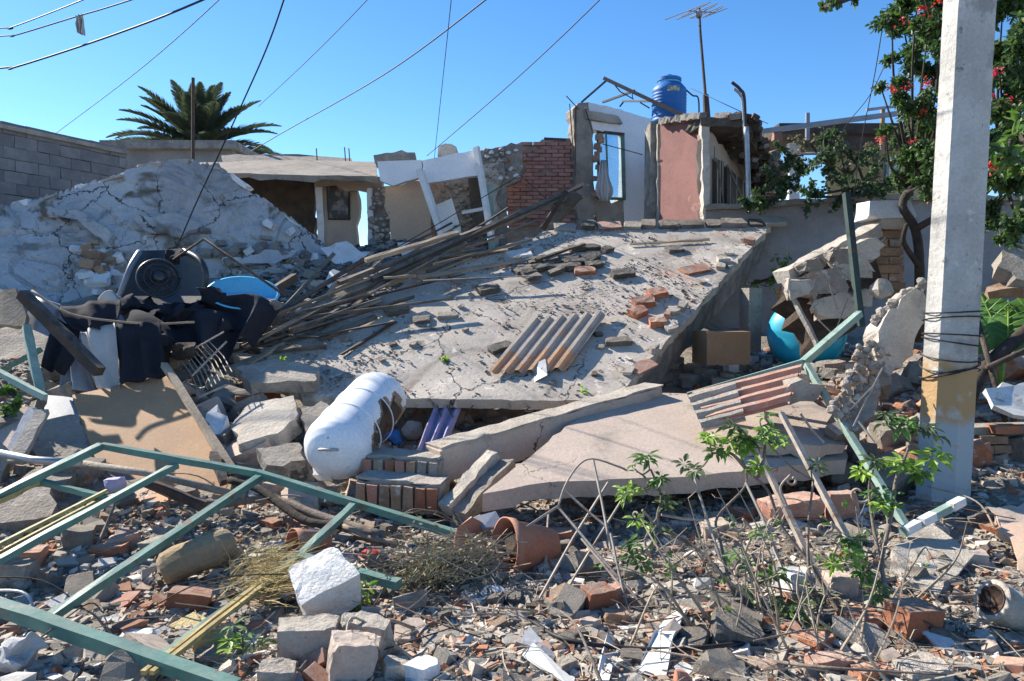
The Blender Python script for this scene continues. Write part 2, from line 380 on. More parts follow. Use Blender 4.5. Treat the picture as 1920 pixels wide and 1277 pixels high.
stone_tan = mat('stone_tan', (.36, .27, .16), (.28, .21, .13), 4, bump=.6, bscale=30, rnd=0, spots=[((.22, .19, .14), 3, .56, .68)])
block_grey = mat('grey_block', (.235, .225, .225), (.18, .17, .17), 4, bump=.6, bscale=35, rnd=.3)
wall_grey = mat('wall_render_grey', (.28, .275, .275), (.21, .205, .205), 1.4, bump=.4, rnd=0, spots=[((.2, .19, .18), 1.1, .58, .72)])
ochre = mat('wall_ochre', (.42, .33, .17), (.36, .28, .15), 1.5, bump=.3, rnd=.05)
slate = mat('dark_tile', (.11, .095, .08), (.065, .058, .05), dust=0.35, scale=5, bump=.6, rnd=.5, spots=[((.24, .21, .17), 5, .62, .7)])
tile_white = mat('tile_white', (.68, .69, .68), (.60, .61, .60), dust=0.35, scale=3, rough=.45, bump=.08, rnd=.15, spots=[((.35, .31, .27), 5, .6, .72)])
def leafmat(name, c1, c2, rough=.5):
    m = mat(name, c1, c2, 9, rough=rough, bump=0, rnd=.2, spec=.4, detail=3)
    t = m.node_tree; b = t.nodes['Principled BSDF']; o = t.nodes['Material Output']
    tr = t.nodes.new('ShaderNodeBsdfTranslucent'); ms = t.nodes.new('ShaderNodeMixShader'); ms.inputs[0].default_value = .3
    hv = t.nodes.new('ShaderNodeHueSaturation'); hv.inputs['Value'].default_value = 1.5; hv.inputs['Saturation'].default_value = 1.15
    t.links.new(b.inputs['Base Color'].links[0].from_socket, hv.inputs['Color']); t.links.new(hv.outputs[0], tr.inputs['Color'])
    t.links.new(b.outputs[0], ms.inputs[1]); t.links.new(tr.outputs[0], ms.inputs[2]); t.links.new(ms.outputs[0], o.inputs['Surface'])
    return m
leaf_dark = leafmat('leaf_dark', (.045, .085, .03), (.075, .12, .05))
leaf_mid = leafmat('leaf_green', (.13, .23, .05), (.075, .15, .045))
leaf_lime = leafmat('leaf_lime', (.30, .44, .07), (.20, .34, .06))
leaf_grey = leafmat('leaf_dry', (.15, .15, .085), (.10, .095, .06))
leaf_palm = leafmat('leaf_palm', (.07, .092, .055), (.05, .07, .042), .6)
petal = leafmat('petal_red', (.50, .085, .055), (.42, .05, .06))
petal_pink = leafmat('petal_pink', (.52, .12, .13), (.42, .07, .10))

def gmat():
    """street dust and crushed mortar"""
    m = mat('rubble_dust', (.345, .31, .265), (.225, .20, .17), 1.6, bump=1., bscale=20, dist=.05, rnd=0,
            spots=[((.12, .11, .1), 1.1, .55, .70, .6), ((.42, .38, .33), 3, .58, .7), ((.34, .16, .1), 2.2, .65, .72)])
    return m
ground_m = gmat()
m_attr = mat('crumb', (1, 1, 1), (.8, .8, .8), 9, bump=.4, bscale=50, rnd=0)
_t = m_attr.node_tree; _b = _t.nodes['Principled BSDF']; _src = _b.inputs['Base Color'].links[0].from_socket
_a = _t.nodes.new('ShaderNodeAttribute'); _a.attribute_name = 'col'
_x = _t.nodes.new('ShaderNodeMix'); _x.data_type = 'RGBA'; _x.blend_type = 'MULTIPLY'; _x.inputs[0].default_value = 1
_t.links.new(_a.outputs['Color'], _x.inputs[6]); _t.links.new(_src, _x.inputs[7]); _t.links.new(_x.outputs[2], _b.inputs['Base Color'])

# ------------------------------------------------------------------ the ground: one sheet out to the horizon
def axis(fine0, fine1, step, far):
    a = list(np.arange(fine0, fine1 + 1e-6, step)); d = step; x = fine1; hi = []
    while x < far: d *= 1.45; x += d; hi.append(x)
    d = step; x = fine0; lo = []
    while x > -far: d *= 1.45; x -= d; lo.append(x)
    return lo[::-1] + a + hi
gx = axis(-7.5, 7.5, .075, 900); gy = axis(1.5, 14, .075, 900)
gv = [(x, y, H(x, y)) for y in gy for x in gx]; nx = len(gx)
gf = [[j*nx+i, j*nx+i+1, (j+1)*nx+i+1, (j+1)*nx+i] for j in range(len(gy)-1) for i in range(nx-1)]
tag(mo('ground', gv, gf, ground_m, smooth=True, origin=Vector((0, 0, 0))), kind='structure')
rng = random.Random(7)
def poly(pts, d):
    if min([d] if isinstance(d, (int, float)) else d) > 11: pts = [(x, 560 if y >= 440 else y) for x, y in pts]
    return poly0(pts, d)
def poly0(pts, d):
    """pixel outline on a wall: d is one depth, or (d at left, d at right) blended over the outline's width"""
    if isinstance(d, (int, float)): return [P(x, y, d) for x, y in pts]
    x0 = min(p[0] for p in pts); x1 = max(p[0] for p in pts)
    # vertical wall plane between the two depths
    a = P(x0, 565, d[0]); b = P(x1, 565, d[1]); pl = Plane(a, b, a + Vector((0, 0, 1)))
    return [pl.at(x, y) for x, y in pts]
def wall(name, pts, d, t, m, parent, jag=.03, step=.18, **kw):
    return plate(name, poly(pts, d), t, m, parent, jag=jag, step=step, rng=rng, **kw)

# ---------------------------------------------------------------- neighbour's block house on the left
A = P(-150, 240, 11.4); A.z = 0; Bc = P(236, 288, 14.7); Bc.z = 0
dirw = (Bc - A).normalized(); nw = Vector((dirw.y, -dirw.x, 0))
if nw.dot(CAM - A) < 0: nw = -nw
hb = thing('block_house', 'grey concrete block house with plastered lower wall beyond the collapsed white wall', 'house', A)
L = (Bc - A).length
core = [A - nw*.02, Bc - nw*.02, Bc - nw*4, A - nw*4]
g = Geo().add([p for p in core] + [p + Vector((0, 0, 4.55)) for p in core], BOXF); g.build('wall', block_grey, hb)
lowp = [A, Bc, Bc + Vector((0, 0, 3.25)), A + Vector((0, 0, 3.25))]
plate('plaster_coat', [p + nw*.03 for p in lowp], .045, wall_grey, hb, jag=.01, step=.5, rng=rng)
zc = 3.28; row = 0
while zc < 4.5:
    x = -.2*(row % 2)
    while x < L - .1:
        x0 = max(x, 0) + .004; x1 = min(x + .4, L) - .004
        if x1 - x0 > .05:
            c = A + dirw*(x0+x1)/2 + Vector((0, 0, zc+.095)) + nw*(.0 + rng.uniform(-.004, .01))
            v, f = g_box(c, dirw*((x1-x0)/2), nw*.035, Vector((0, 0, .096))); v = [q + Vector((rng.uniform(-1, 1), rng.uniform(-1, 1), rng.uniform(-1, 1)))*.006 for q in v]; mo('block', v, f, block_grey, hb)
        x += .4
    zc += .2; row += 1
v, f = g_bar(A + Vector((0, 0, 4.58)) - nw*.05, Bc + Vector((0, 0, 4.58)) - nw*.05, .3, .07, jit=.006, rng=rng, seg=8); mo('coping', v, f, concrete, hb)
# far low flat house with the dark roof edge
fh = thing('flat_roofed_house', 'low dark flat-roofed house behind the palm tree', 'house', P(330, 400, 19))
v, f = g_box(P(345, 330, 19.5), Vector((1.55, 0, 0)), Vector((0, .8, 0)), Vector((0, 0, .6))); mo('wall', v, f, wall_grey, fh)
v, f = g_box(P(345, 285, 19.4), Vector((1.65, 0, 0)), Vector((0, .95, 0)), Vector((0, 0, .1))); mo('roof', v, f, cellar, fh)
v, f = g_box(P(345, 430, 19.5), Vector((1.5, 0, 0)), Vector((0, .7, 0)), Vector((0, 0, 1.2))); mo('lower_wall', v, f, block_grey, fh)

# ---------------------------------------------------------------- palm
def palm():
    c = P(375, 284, 21.5); base = Vector((c.x, c.y, .2))
    t = thing('palm_tree', 'date palm with stiff arching fronds rising behind the collapsed white wall', 'palm tree', base)
    r = random.Random(3)
    v, f = g_tube([base + (c-base)*(k/8) for k in range(9)], [.36+.03*(k % 2) for k in range(9)], 12); mo('trunk', v, f, bark_dark, t, smooth=True)
    n = 52
    for k in range(n):
        az = k*2.39996; e = (k+.5)/n
        el = R(80 - 82*e + r.uniform(-5, 5)); Lf = r.uniform(2.4, 2.8) - .75*max(0, math.sin(el))**2
        d0 = Vector((math.cos(az)*math.cos(el), math.sin(az)*math.cos(el), math.sin(el))); p = c.copy(); pts = [p.copy()]; d = d0.copy()
        for i in range(9):
            p = p + d*(Lf/9); pts.append(p.copy()); d = (d + Vector((0, 0, -.035 - .085*math.cos(el)*(i/9)*1.5))).normalized()
        g = Geo(); v, f = g_tube(pts, .028, 4, .006); g.add(v, f)
        for i in range(5, 72):
            s = i/72*9; q = int(s); fr = s - q; a = pts[q].lerp(pts[min(q+1, 9)], fr); dd = (pts[min(q+1, 9)] - pts[q]).normalized()
            side = dd.cross(Vector((0, 0, 1))); side = side.normalized() if side.length > .1 else Vector((1, 0, 0)); up = side.cross(dd)
            ll = .52*math.sin(math.pi*min(1, .12 + .88*i/72))**.6 * (1.05 - .45*i/72)
            for sg in (-1, 1):
                tip = a + (dd*.72 + side*sg*.75 + up*r.uniform(.1, .35)).normalized()*ll
                wv = dd*.022; m_ = a.lerp(tip, .5) + up*.02
                g.add([a - wv, a + wv, m_ + wv*1.1, tip, m_ - wv*1.1], [[0, 1, 2, 3, 4]])
        g.build('frond', leaf_palm, t)
palm()
v, f = g_tube([P(362, 420, 17), P(362, 146, 17)], .04, 6)
tag(mo('iron_post', v, f, rust), 'thin dark iron post standing straight in front of the palm', 'post')

# ---------------------------------------------------------------- collapsed white wall on the left
def pl_interp(pts, x):
    for a, b in zip(pts, pts[1:]):
        if a[0] <= x <= b[0]: return a[1] + (b[1]-a[1])*(x-a[0])/(b[0]-a[0])
    return pts[0][1] if x < pts[0][0] else pts[-1][1]
TOPL = [(-140, 425), (0, 390), (60, 375), (130, 353), (210, 330), (265, 312), (345, 300), (410, 312), (480, 364), (560, 420), (620, 470), (690, 535)]
BOTL = [(-140, 610), (100, 600), (200, 610), (330, 640), (450, 610), (560, 570), (640, 550), (690, 540)]
def facade():
    t = thing('collapsed_wall', 'big white plastered wall slumped into a slope beneath the palm tree', 'ruined wall', P(250, 600, 10.4))
    nu, nvv = 190, 72; V = []; r = random.Random(5)
    def pt(px, v, off=0):
        a = pl_interp(TOPL, px); b = pl_interp(BOTL, px); u = (px + 140)/830
        dt = 10.9 + 2.6*u; py = a + (b-a)*v; d = dt - 1.35*v*(1-.5*u) + off
        q = P(px, py, d)
        n1 = mnoise.fractal(Vector((q.x*.7, q.z*.9, 2.0)), .9, 2.1, 5)
        n2 = mnoise.noise(Vector((q.x*2.2, q.z*2.6, 9)))
        # plaster shell broken into plates that have slipped over each other
        vd, vp = mnoise.voronoi(Vector((q.x*.95 + .25*mnoise.noise(q*2), q.z*1.5 + .2*mnoise.noise(q*2.3), q.y*.3)))
        hs_ = mnoise.noise(vp[0]*7.7); tl = mnoise.noise(vp[0]*5.1 + Vector((3, 1, 2))); k_ = .16 + .95*v
        off_ = .16*hs_*k_ + .16*tl*(q.x*.95 - vp[0].x)*k_ + .14*tl*(q.z*1.5 - vp[0].y)*k_
        if vd[1] - vd[0] < .05: off_ -= .07*k_
        v2, p2 = mnoise.voronoi(Vector((q.x*3.6, q.z*4.4, q.y*.5)))
        if n2 + .4*v > .6: off_ += .07*mnoise.noise(p2[0]*9) - (.04 if v2[1] - v2[0] < .08 else 0)
        q += Vector((.12, -.35, .28))*(n1*.14) + Vector((0, -.8, .45))*off_ + Vector((0, -.01, .006))*mnoise.noise(q*9)
        return q
    for j in range(nvv+1):
        for i in range(nu+1):
            px = -140 + 830*i/nu; q = pt(px, j/nvv)
            if j == 0: q += Vector((0, 0, r.uniform(-.045, .04)))
            V.append(q)
    F = [[j*(nu+1)+i, (j+1)*(nu+1)+i, (j+1)*(nu+1)+i+1, j*(nu+1)+i+1] for j in range(nvv) for i in range(nu)]
    k0 = len(V); back = Vector((-.08, .22, -.05))
    for i in range(nu+1): V.append(V[i] + back*1.1)
    for i in range(nu+1): V.append(V[nvv*(nu+1)+i] + back + Vector((0, .6, -.6)))
    for i in range(nu):
        F.append([i, i+1, k0+i+1, k0+i]); F.append([k0+i, k0+i+1, k0+nu+1+i+1, k0+nu+1+i])
    for j in range(nvv): F.append([(j+1)*(nu+1)+nu, j*(nu+1)+nu, k0+nu])
    mo('plaster_face', V, F, plaster_dirty, t)
    # rim of broken blocks along the crest
    px = -130
    while px < 560:
        a = pl_interp(TOPL, px); wpx = r.uniform(10, 50); u = (px+140)/830; p = P(px + wpx/2, pl_interp(TOPL, px + wpx/2) + 3, 10.95 + 2.6*u)
        p += Vector((0, .1, -.03)); ww = wpx*p.y/1400
        v, f = g_chunk(r, ww*1.0, .22, r.uniform(.03, .10)); sl_ = math.atan2(pl_interp(TOPL, px) - pl_interp(TOPL, px+wpx), wpx)
        mt = Matrix.Rotation(-sl_, 3, 'Y')
        mo('rim_block', [p + mt @ q for q in v], f, plaster if r.random() < .6 else concrete_pale, t); px += wpx*r.uniform(.8, 2.2)
    # exposed brick and earth where the plaster fell off
    for (cx, cy, wpx, hpx, mm, n) in ((180, 488, 95, 80, brick_old, 26), (470, 480, 190, 60, cellar, 34), (560, 515, 150, 60, masonry, 32), (320, 455, 170, 40, cellar, 12), (230, 530, 120, 50, masonry, 14)):
        for k in range(n):
            px = cx + r.gauss(0, .28)*wpx; py = cy + r.gauss(0, .28)*hpx
            a = pl_interp(TOPL, px); b = pl_interp(BOTL, px); vv = (py-a)/max(b-a, 1)
            if not 0.03 < vv < 1: continue
            p = pt(px, vv); s = r.uniform(.08, .26)
            v, f = g_chunk(r, s*1.4, s*.8, s*.55, r.choice(['block', 'shard', 'block'])); M3 = Matrix.Rotation(r.random()*6, 3, 'Z') @ Matrix.Rotation(r.uniform(.2, .9), 3, 'X')
            mo('broken_piece', [p + M3 @ q for q in v], f, mm if r.random() < .7 else plaster, t)
    # cracked plaster plates leaning on the lower slope
    for pts in (((380, 545), (480, 520), (580, 500), (565, 540), (470, 560)), ((255, 420), (330, 408), (380, 425), (345, 450), (280, 445)), ((590, 490), (650, 470), (680, 520), (630, 530)), ((75, 395), (150, 405), (215, 450), (205, 458), (130, 420), (85, 408)), ((440, 500), (500, 480), (560, 485), (520, 510))):
        q = []
        for x, y in pts:
            a = pl_interp(TOPL, x); b = pl_interp(BOTL, x); q.append(pt(x, min(1, max(0, (y-a)/max(1, b-a)))) + Vector((.03, -.14, .08)))
        plate('plaster_plate', q, .05, plaster_dirty, t, jag=.02, step=.12, rng=r)
facade()

# ---------------------------------------------------------------- ruined house in the middle distance
rh = thing('ruined_house', 'roofless ruined house with sagging white roof edge and leaning peach wall', 'ruined house', P(700, 480, 13.8))
plate('roof_slab', [P(335, 306, 14.3), P(520, 300, 14.9), P(708, 303, 14.9), P(706, 330, 13.3), P(560, 328, 13.3), P(425, 324, 13.3)], .10, concrete, rh, jag=.02, step=.2, rng=rng)
plate('back_roof', [P(415, 291, 15.6), P(560, 289, 15.7), P(660, 297, 15.8), P(660, 310, 15.2), P(420, 306, 15.2)], .12, cellar, rh, jag=.02, step=.3, rng=rng)
for x, y0 in ((595, 278), (648, 276), (656, 278)):
    v, f = g_tube([P(x, 305, 15.4), P(x-2, y0, 15.4)], .012, 4); mo('rebar', v, f, rust, rh)
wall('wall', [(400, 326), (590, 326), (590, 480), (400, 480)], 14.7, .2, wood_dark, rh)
wall('wall', [(603, 334), (668, 331), (672, 448), (612, 452)], 14.2, .18, plaster_beige, rh)
wall('door_post', [(590, 334), (604, 332), (611, 452), (601, 452)], 14.15, .2, plaster, rh, jag=.01)
wall('lintel', [(590, 329), (718, 332), (716, 352), (668, 356), (590, 350)], 14.05, .2, plaster_beige, rh)
wall('wall', [(690, 352), (724, 349), (738, 470), (697, 475)], 13.9, .25, masonry, rh, jag=.028, step=.09)
wall('wall', [(688, 352), (697, 352), (700, 470), (690, 470)], 13.8, .2, plaster, rh, jag=.012)
wall('leaning_wall', [(722, 350), (775, 336), (802, 342), (818, 466), (740, 470)], 13.6, .2, plaster_peach, rh)
for i in range(46):
    a = P(rng.uniform(694, 730), rng.uniform(356, 468), 13.64); s = rng.uniform(.07, .17); v, f = g_chunk(rng, s, .1, s*.7, 'round'); mo('stone', [a + q for q in v], f, masonry if rng.random() < .6 else concrete_pale, rh)
wall('fascia', [(707, 303), (790, 300), (793, 331), (737, 348), (713, 339)], 13.2, .16, house_white, rh, jag=.006)
wall('fascia', [(791, 301), (893, 280), (897, 329), (803, 343)], 13.2, .16, house_white, rh, jag=.005)
wall('parapet', [(700, 291), (735, 285), (776, 286), (778, 301), (704, 305)], 13.5, .3, cellar, rh, jag=.028, step=.09)
wall('parapet', [(822, 273), (835, 269), (857, 275), (857, 290), (822, 291)], 13.6, .3, concrete_pale, rh, jag=.03, step=.1)
v, f = g_bar(P(787, 318, 13.0), P(834, 456, 12.8), .11, .1); mo('post', v, f, white_paint, rh)
wall('wall', [(780, 342), (898, 330), (920, 452), (800, 466)], 14.0, .22, masonry, rh, jag=.028, step=.1)
for i in range(60):
    a = P(rng.uniform(812, 905), rng.uniform(348, 452), 13.98); s = rng.uniform(.06, .16); v, f = g_chunk(rng, s, .1, s*.7, 'round'); mo('stone', [a + q for q in v], f, masonry if rng.random() < .7 else concrete, rh)
wall('door_panel', [(818, 384), (847, 372), (863, 424), (834, 438)], 13.5, .05, white_paint, rh, jag=.004)
wall('post', [(850, 424), (863, 420), (872, 470), (858, 474)], 13.5, .12, white_paint, rh, jag=.004)
wall('door_opening_shade', [(877, 332), (903, 330), (908, 393), (884, 396)], 13.82, .05, wood_dark, rh, jag=.004)  # solid dark plate, its colour stands for the shade inside the doorway
wall('board', [(888, 396), (910, 393), (920, 446), (896, 450)], 13.8, .05, slate, rh, jag=.004)
v, f = g_bar(P(866, 399, 13.6), P(910, 391, 13.6), .06, .06); mo('rail', v, f, plaster, rh)
v, f = g_bar(P(893, 276, 13.1), P(922, 450, 12.9), .07, .1); mo('post', v, f, white_paint, rh)
wall('door_leaf', [(908, 346), (924, 344), (932, 445), (922, 448)], 13.1, .05, green_pale, rh, jag=.004)
wall('wall', [(893, 284), (950, 273), (978, 270), (980, 333), (950, 350), (948, 440), (925, 446), (906, 346)], 13.8, .25, masonry, rh, jag=.028, step=.09)
for i in range(40):
    a = P(rng.uniform(905, 970), rng.uniform(285, 345), 13.76); s = rng.uniform(.06, .15); v, f = g_chunk(rng, s, .1, s*.7, 'round'); mo('stone', [a + q for q in v], f, rng.choice([masonry, concrete, plaster]), rh)
wall('plaster_patch', [(905, 310), (938, 296), (946, 330), (936, 350), (925, 440), (914, 400)], 13.74, .05, concrete_pale, rh, jag=.04, step=.1)
# religious print: a plain dark generic picture
pc = thing('framed_picture', 'dark framed portrait print hanging on the beige wall between two openings', 'picture', P(634, 412, 14.15))
wall('frame', [(611, 347), (655, 344), (656, 412), (615, 412)], 14.15, .05, wood_dark, pc, jag=.002)
pm = mat('picture_print', (.05, .045, .045), (.20, .17, .15), 6, rough=.5, bump=0, rnd=0, lo=.45, hi=.6)
wall('print', [(614, 350), (652, 347), (653, 409), (618, 409)], 14.09, .01, pm, pc, jag=.001)

# red brick wall
bw = thing('brick_wall', 'dull red brick wall with broken stepped edge beside the white corner house', 'brick wall', P(1010, 420, 14.4))
bp = [(965, 272), (1076, 259), (1086, 560), (946, 560), (948, 348), (978, 332)]
wall('mortar_core', bp, 14.4, .22, masonry, bw, jag=.04)
zt = P(1010, 262, 14.4).z; zb = P(1010, 424, 14.4).z; z = zb; row = 0
while z < zt:
    x = P(940, 400, 14.35).x - .12*(row % 2)
    while x < P(1084, 400, 14.35).x:
        r_ = Vector((x+.12, 14.35, z+.03)) - CAM; px = 960 + FPX*r_.x/(r_.y*math.cos(PIT) - r_.z*math.sin(PIT)); py = 638.5 - FPX*(r_.z*math.cos(PIT) + r_.y*math.sin(PIT))/(r_.y*math.cos(PIT) - r_.z*math.sin(PIT))
        if in_poly(px, py, bp) and rng.random() > .08:
            v, f = g_box(Vector((x+.12, 14.38 + rng.uniform(-.022, .018), z+.034)), Vector((.113, 0, 0)), Vector((0, .05, 0)), Vector((0, 0, .031))); mo('brick', v, f, brick_red, bw)
        x += .24
    z += .072; row += 1

# ---------------------------------------------------------------- white corner house with the window
wh = thing('white_house', 'white corner of a house with one tall window and a broken top', 'ruined house', P(1160, 430, 14.70))
wall('corner_pillar', [(1074, 205), (1085, 192), (1104, 192), (1112, 250), (1118, 440), (1088, 440), (1080, 330)], (14.20, 14.35), .3, concrete, wh, jag=.012, step=.12)
wall('lintel', [(1100, 191), (1168, 206), (1172, 250), (1112, 243)], (14.30, 14.65), .22, house_white, wh, jag=.008, step=.1)
wall('wall', [(1168, 208), (1230, 226), (1238, 440), (1172, 440)], (14.65, 15.00), .2, house_white, wh, jag=.006)
wall('beam', [(1098, 206), (1160, 218), (1168, 232), (1100, 222)], (14.20, 14.50), .1, concrete_pale, wh, jag=.008, step=.1)
wall('sill_wall', [(1116, 372), (1172, 374), (1172, 440), (1118, 440)], (14.40, 14.68), .2, concrete_pale, wh, jag=.05, step=.08)
wf = plate('window', poly([(1120, 247), (1169, 251), (1171, 371), (1122, 371)], (14.48, 14.72)), .02, glass, wh, jag=.0, rng=rng)
def px_bar(name, a, b, d0, d1, w_, h_, m, parent, **kw):
    v, f = g_bar(P(*a, d0), P(*b, d1), w_, h_, **kw); return mo(name, v, f, m, parent)
px_bar('frame', (1121, 246), (1123, 373), 14.42, 14.42, .05, .05, rust, wf)
px_bar('frame', (1167, 250), (1170, 373), 14.64, 14.64, .07, .06, green_metal, wf)
px_bar('frame', (1120, 247), (1170, 252), 14.42, 14.64, .05, .05, rust, wf)
px_bar('frame', (1120, 372), (1172, 373), 14.42, 14.64, .05, .05, green_metal, wf)
px_bar('mullion', (1136, 250), (1141, 372), 14.48, 14.48, .035, .04, green_metal, wf)
for i in range(16):
    a = P(rng.uniform(1110, 1128), rng.uniform(255, 375), 14.35); s = rng.uniform(.07, .14); v, f = g_chunk(rng, s, .1, s, 'block'); mo('broken_edge', [a + q for q in v], f, brick_old, wh)
for (a, b) in (((1078, 330), (1080, 200)), ((1076, 300), (1068, 195)), ((1085, 205), (1062, 180)), ((1112, 250), (1098, 205))):
    px_bar('rebar', a, b, 14.15, 14.20, .018, .018, rust, wh)
# curtain bundle hanging out of the window
def cloth_sheet(name, rows, m, parent=None, amp=.03, freq=14, nu=28, seed=1, thick=.008):
    """rows: list of (left point, right point); folds run along the rows' direction"""
    V = []; F = []; nv_ = len(rows)*4
    rr = []
    ls = curve([a for a, b in rows], 4); rs = curve([b for a, b in rows], 4)
    nrm = (rows[0][1]-rows[0][0]).cross(rows[-1][0]-rows[0][0]).normalized()
    if nrm.dot(CAM - rows[0][0]) < 0: nrm = -nrm
    for j, (a, b) in enumerate(zip(ls, rs)):
        for i in range(nu+1):
            t = i/nu; q = a.lerp(b, t)
            fz = math.sin(t*freq + seed + 1.3*mnoise.noise(Vector((t*3, j*.15, seed)))) * amp*(.4+.6*j/len(ls)) + .6*amp*mnoise.noise(Vector((t*5, j*.3, seed+5)))
            V.append(q + nrm*fz)
    n = nu+1
    for j in range(len(ls)-1):
        for i in range(nu): F.append([j*n+i, j*n+i+1, (j+1)*n+i+1, (j+1)*n+i])
    k = len(V); V += [q - nrm*thick for q in V]
    F += [[k+i for i in q][::-1] for q in F]
    ed = [i for i in range(n)]; m_ = len(ls)-1
    for i in range(nu): F.append([i, k+i, k+i+1, i+1]); F.append([m_*n+i, m_*n+i+1, k+m_*n+i+1, k+m_*n+i])
    for j in range(m_): F.append([j*n, (j+1)*n, k+(j+1)*n, k+j*n]); F.append([j*n+nu, k+j*n+nu, k+(j+1)*n+nu, (j+1)*n+nu])
    return mo(name, V, F, m, parent, smooth=True)
o = cloth_sheet('curtain', [(P(1126, 300, 14.20), P(1136, 300, 14.20)), (P(1120, 335, 14.10), P(1143, 335, 14.10)), (P(1116, 358, 14.05), P(1150, 358, 14.05)), (P(1125, 378, 14.10), P(1143, 378, 14.10))], white_cloth, amp=.05, freq=18)
tag(o, 'bundled white curtain hanging out of the broken window', 'curtain')

# ---------------------------------------------------------------- red painted house
rd = thing('red_house', 'red painted house end wall with crumbling roof edge under the blue tank', 'ruined house', P(1285, 420, 12.3))
pw = poly([(1238, 236), (1262, 228), (1318, 224), (1328, 440), (1236, 440)], (13.2, 12.0))
plate('wall', pw, .2, paint_red, rd, jag=.012, rng=rng)
wall('corner_strip', [(1233, 232), (1239, 238), (1239, 440), (1233, 440)], 13.25, .1, concrete_pale, rd, jag=.006, step=.1)
a, b = P(1240, 229, 13.15), P(1318, 217, 12.0)
v, f = g_bar(a, b, .16, .10, jit=.022, rng=rng, seg=18); mo('roof_edge', v, f, cellar, rd)
wall('column', [(1316, 226), (1331, 228), (1331, 440), (1322, 440)], 11.95, .2, concrete_pale, rd, jag=.006, step=.1)
wall('side_wall', [(1331, 246), (1402, 338), (1420, 400), (1331, 420)], (12.1, 15.0), .18, plaster_beige, rd)
spl = Plane(P(1331, 565, 12.1), P(1420, 565, 15.0), P(1331, 565, 12.1) + Vector((0, 0, 1))); sn = Vector((spl.n.x, spl.n.y, 0)).normalized(); sn = sn if sn.dot(CAM - spl.o) > 0 else -sn
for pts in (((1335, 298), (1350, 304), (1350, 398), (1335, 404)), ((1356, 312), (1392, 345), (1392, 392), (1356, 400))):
    wd = plate('window', [spl.at(x, y) + sn*.065 for x, y in pts], .05, wood_dark, rd, jag=.004, step=.3, rng=rng, nrm=sn)  # dark sheet, coloured for the shade inside an open window
    for k in range(3):
        xx = pts[0][0] + (pts[1][0]-pts[0][0])*(k+.5)/3; ya = pts[0][1] + (pts[1][1]-pts[0][1])*(k+.5)/3
        v, f = g_bar(spl.at(xx, ya) + sn*.055, spl.at(xx, pts[2][1]) + sn*.055, .035, .03); mo('frame', v, f, plaster_beige, wd)
    v, f = g_bar(spl.at(*pts[0]) + sn*.06, spl.at(*pts[2]) + sn*.06, .05, .04); mo('broken_bar', v, f, wood, wd)
plate('roof', [P(1316, 222, 11.35), P(1393, 211, 11.35), P(1470, 300, 14.3), P(1462, 318, 15.2), P(1398, 318, 15)], .0, slate, rd, jag=.05, step=.2, rng=rng) if False else None
zr = P(1316, 222, 11.95).z
rp = [Vector((P(1314, 222, 11.9).x, 11.9, zr)), Vector((P(1393, 212, 11.9).x, 11.9, zr+.02)), Vector((P(1455, 300, 13.7).x, 13.7, zr-.42)), Vector((P(1462, 300, 15.5).x, 15.6, zr-.75)), Vector((P(1300, 300, 15.5).x, 15.6, zr-.05)), Vector((P(1300, 230, 12.5).x, 12.5, zr+.02))]
plate('roof', rp, -.14, slate, rd, jag=.04, step=.15, rng=rng, nrm=Vector((0, 0, -1)))
# eroded hanging rubble edge of the roof on the right
for i in range(170):
    t = rng.random(); a = rp[1].lerp(rp[2], t) if rng.random() < .65 else rp[2].lerp(rp[3], t)
    s = rng.uniform(.05, .2); a = a + Vector((rng.uniform(-.3, .12), rng.uniform(-.1, .3), -rng.random()**1.5*.55*t - .02))
    v, f = g_chunk(rng, s*1.4, s, s*.8, 'block'); M3 = Matrix.Rotation(rng.random()*6, 3, 'Z') @ Matrix.Rotation(rng.gauss(0, .6), 3, 'X'); mo('roof_rubble', [a + M3 @ q for q in v], f, rng.choice([slate, soil_root, wood_dark, masonry]), rd)
# pipes
for pts, rr_, mm, lab in ((((1404, 400), (1398, 300), (1396, 190), (1388, 168), (1372, 154)), .026, rust, 'dark bent conduit pipe rising highest beside the red house'),
                     (((1401, 330), (1393, 200), (1388, 178), (1376, 166)), .022, steel, 'shorter bent conduit pipe hugging the tall dark one'),
                     (((1399, 238), (1401, 300), (1404, 392)), .045, steel, 'pale straight drain pipe below the bent conduits')):
    q = [P(x, y, 11.75) for x, y in pts]
    v, f = g_tube(curve(q, 5), rr_, 8); tag(mo('conduit_pipe', v, f, mm, smooth=True), lab, 'pipe', 'pipes on the red house')

# ---------------------------------------------------------------- blue water tank
def lathe(prof, n=32):
    v = []; f = []
    for (r_, z) in prof:
        for k in range(n): a = 2*math.pi*k/n; v.append(Vector((math.cos(a)*r_, math.sin(a)*r_, z)))
    for i in range(len(prof)-1):
        for k in range(n): j = (k+1) % n; f.append([i*n+k, i*n+j, (i+1)*n+j, (i+1)*n+k])
    f.append(list(range(n))[::-1]); f.append([(len(prof)-1)*n+k for k in range(n)]); return v, f
def xf(v, loc, rot=None, s=1): return [loc + (rot @ (q*s) if rot else q*s) for q in v]
tb = P(1254, 232, 13.6); tk = thing('water_tank', 'blue plastic water tank with stepped lid on the red house roof', 'water tank', tb)
prof = [(.30, 0), (.31, .03)]
for k in range(9): prof += [(.312, .05 + k*.055), (.303, .065 + k*.055), (.303, .09 + k*.055)]
prof += [(.31, .55), (.30, .60), (.25, .66), (.215, .70)]
v, f = lathe(prof); mo('body', xf(v, tb), f, tank_blue, tk, smooth=True)
v, f = lathe([(.20, .70), (.20, .735), (.19, .74)]); mo('neck', xf(v, tb), f, plastic_sky, tk, smooth=True)
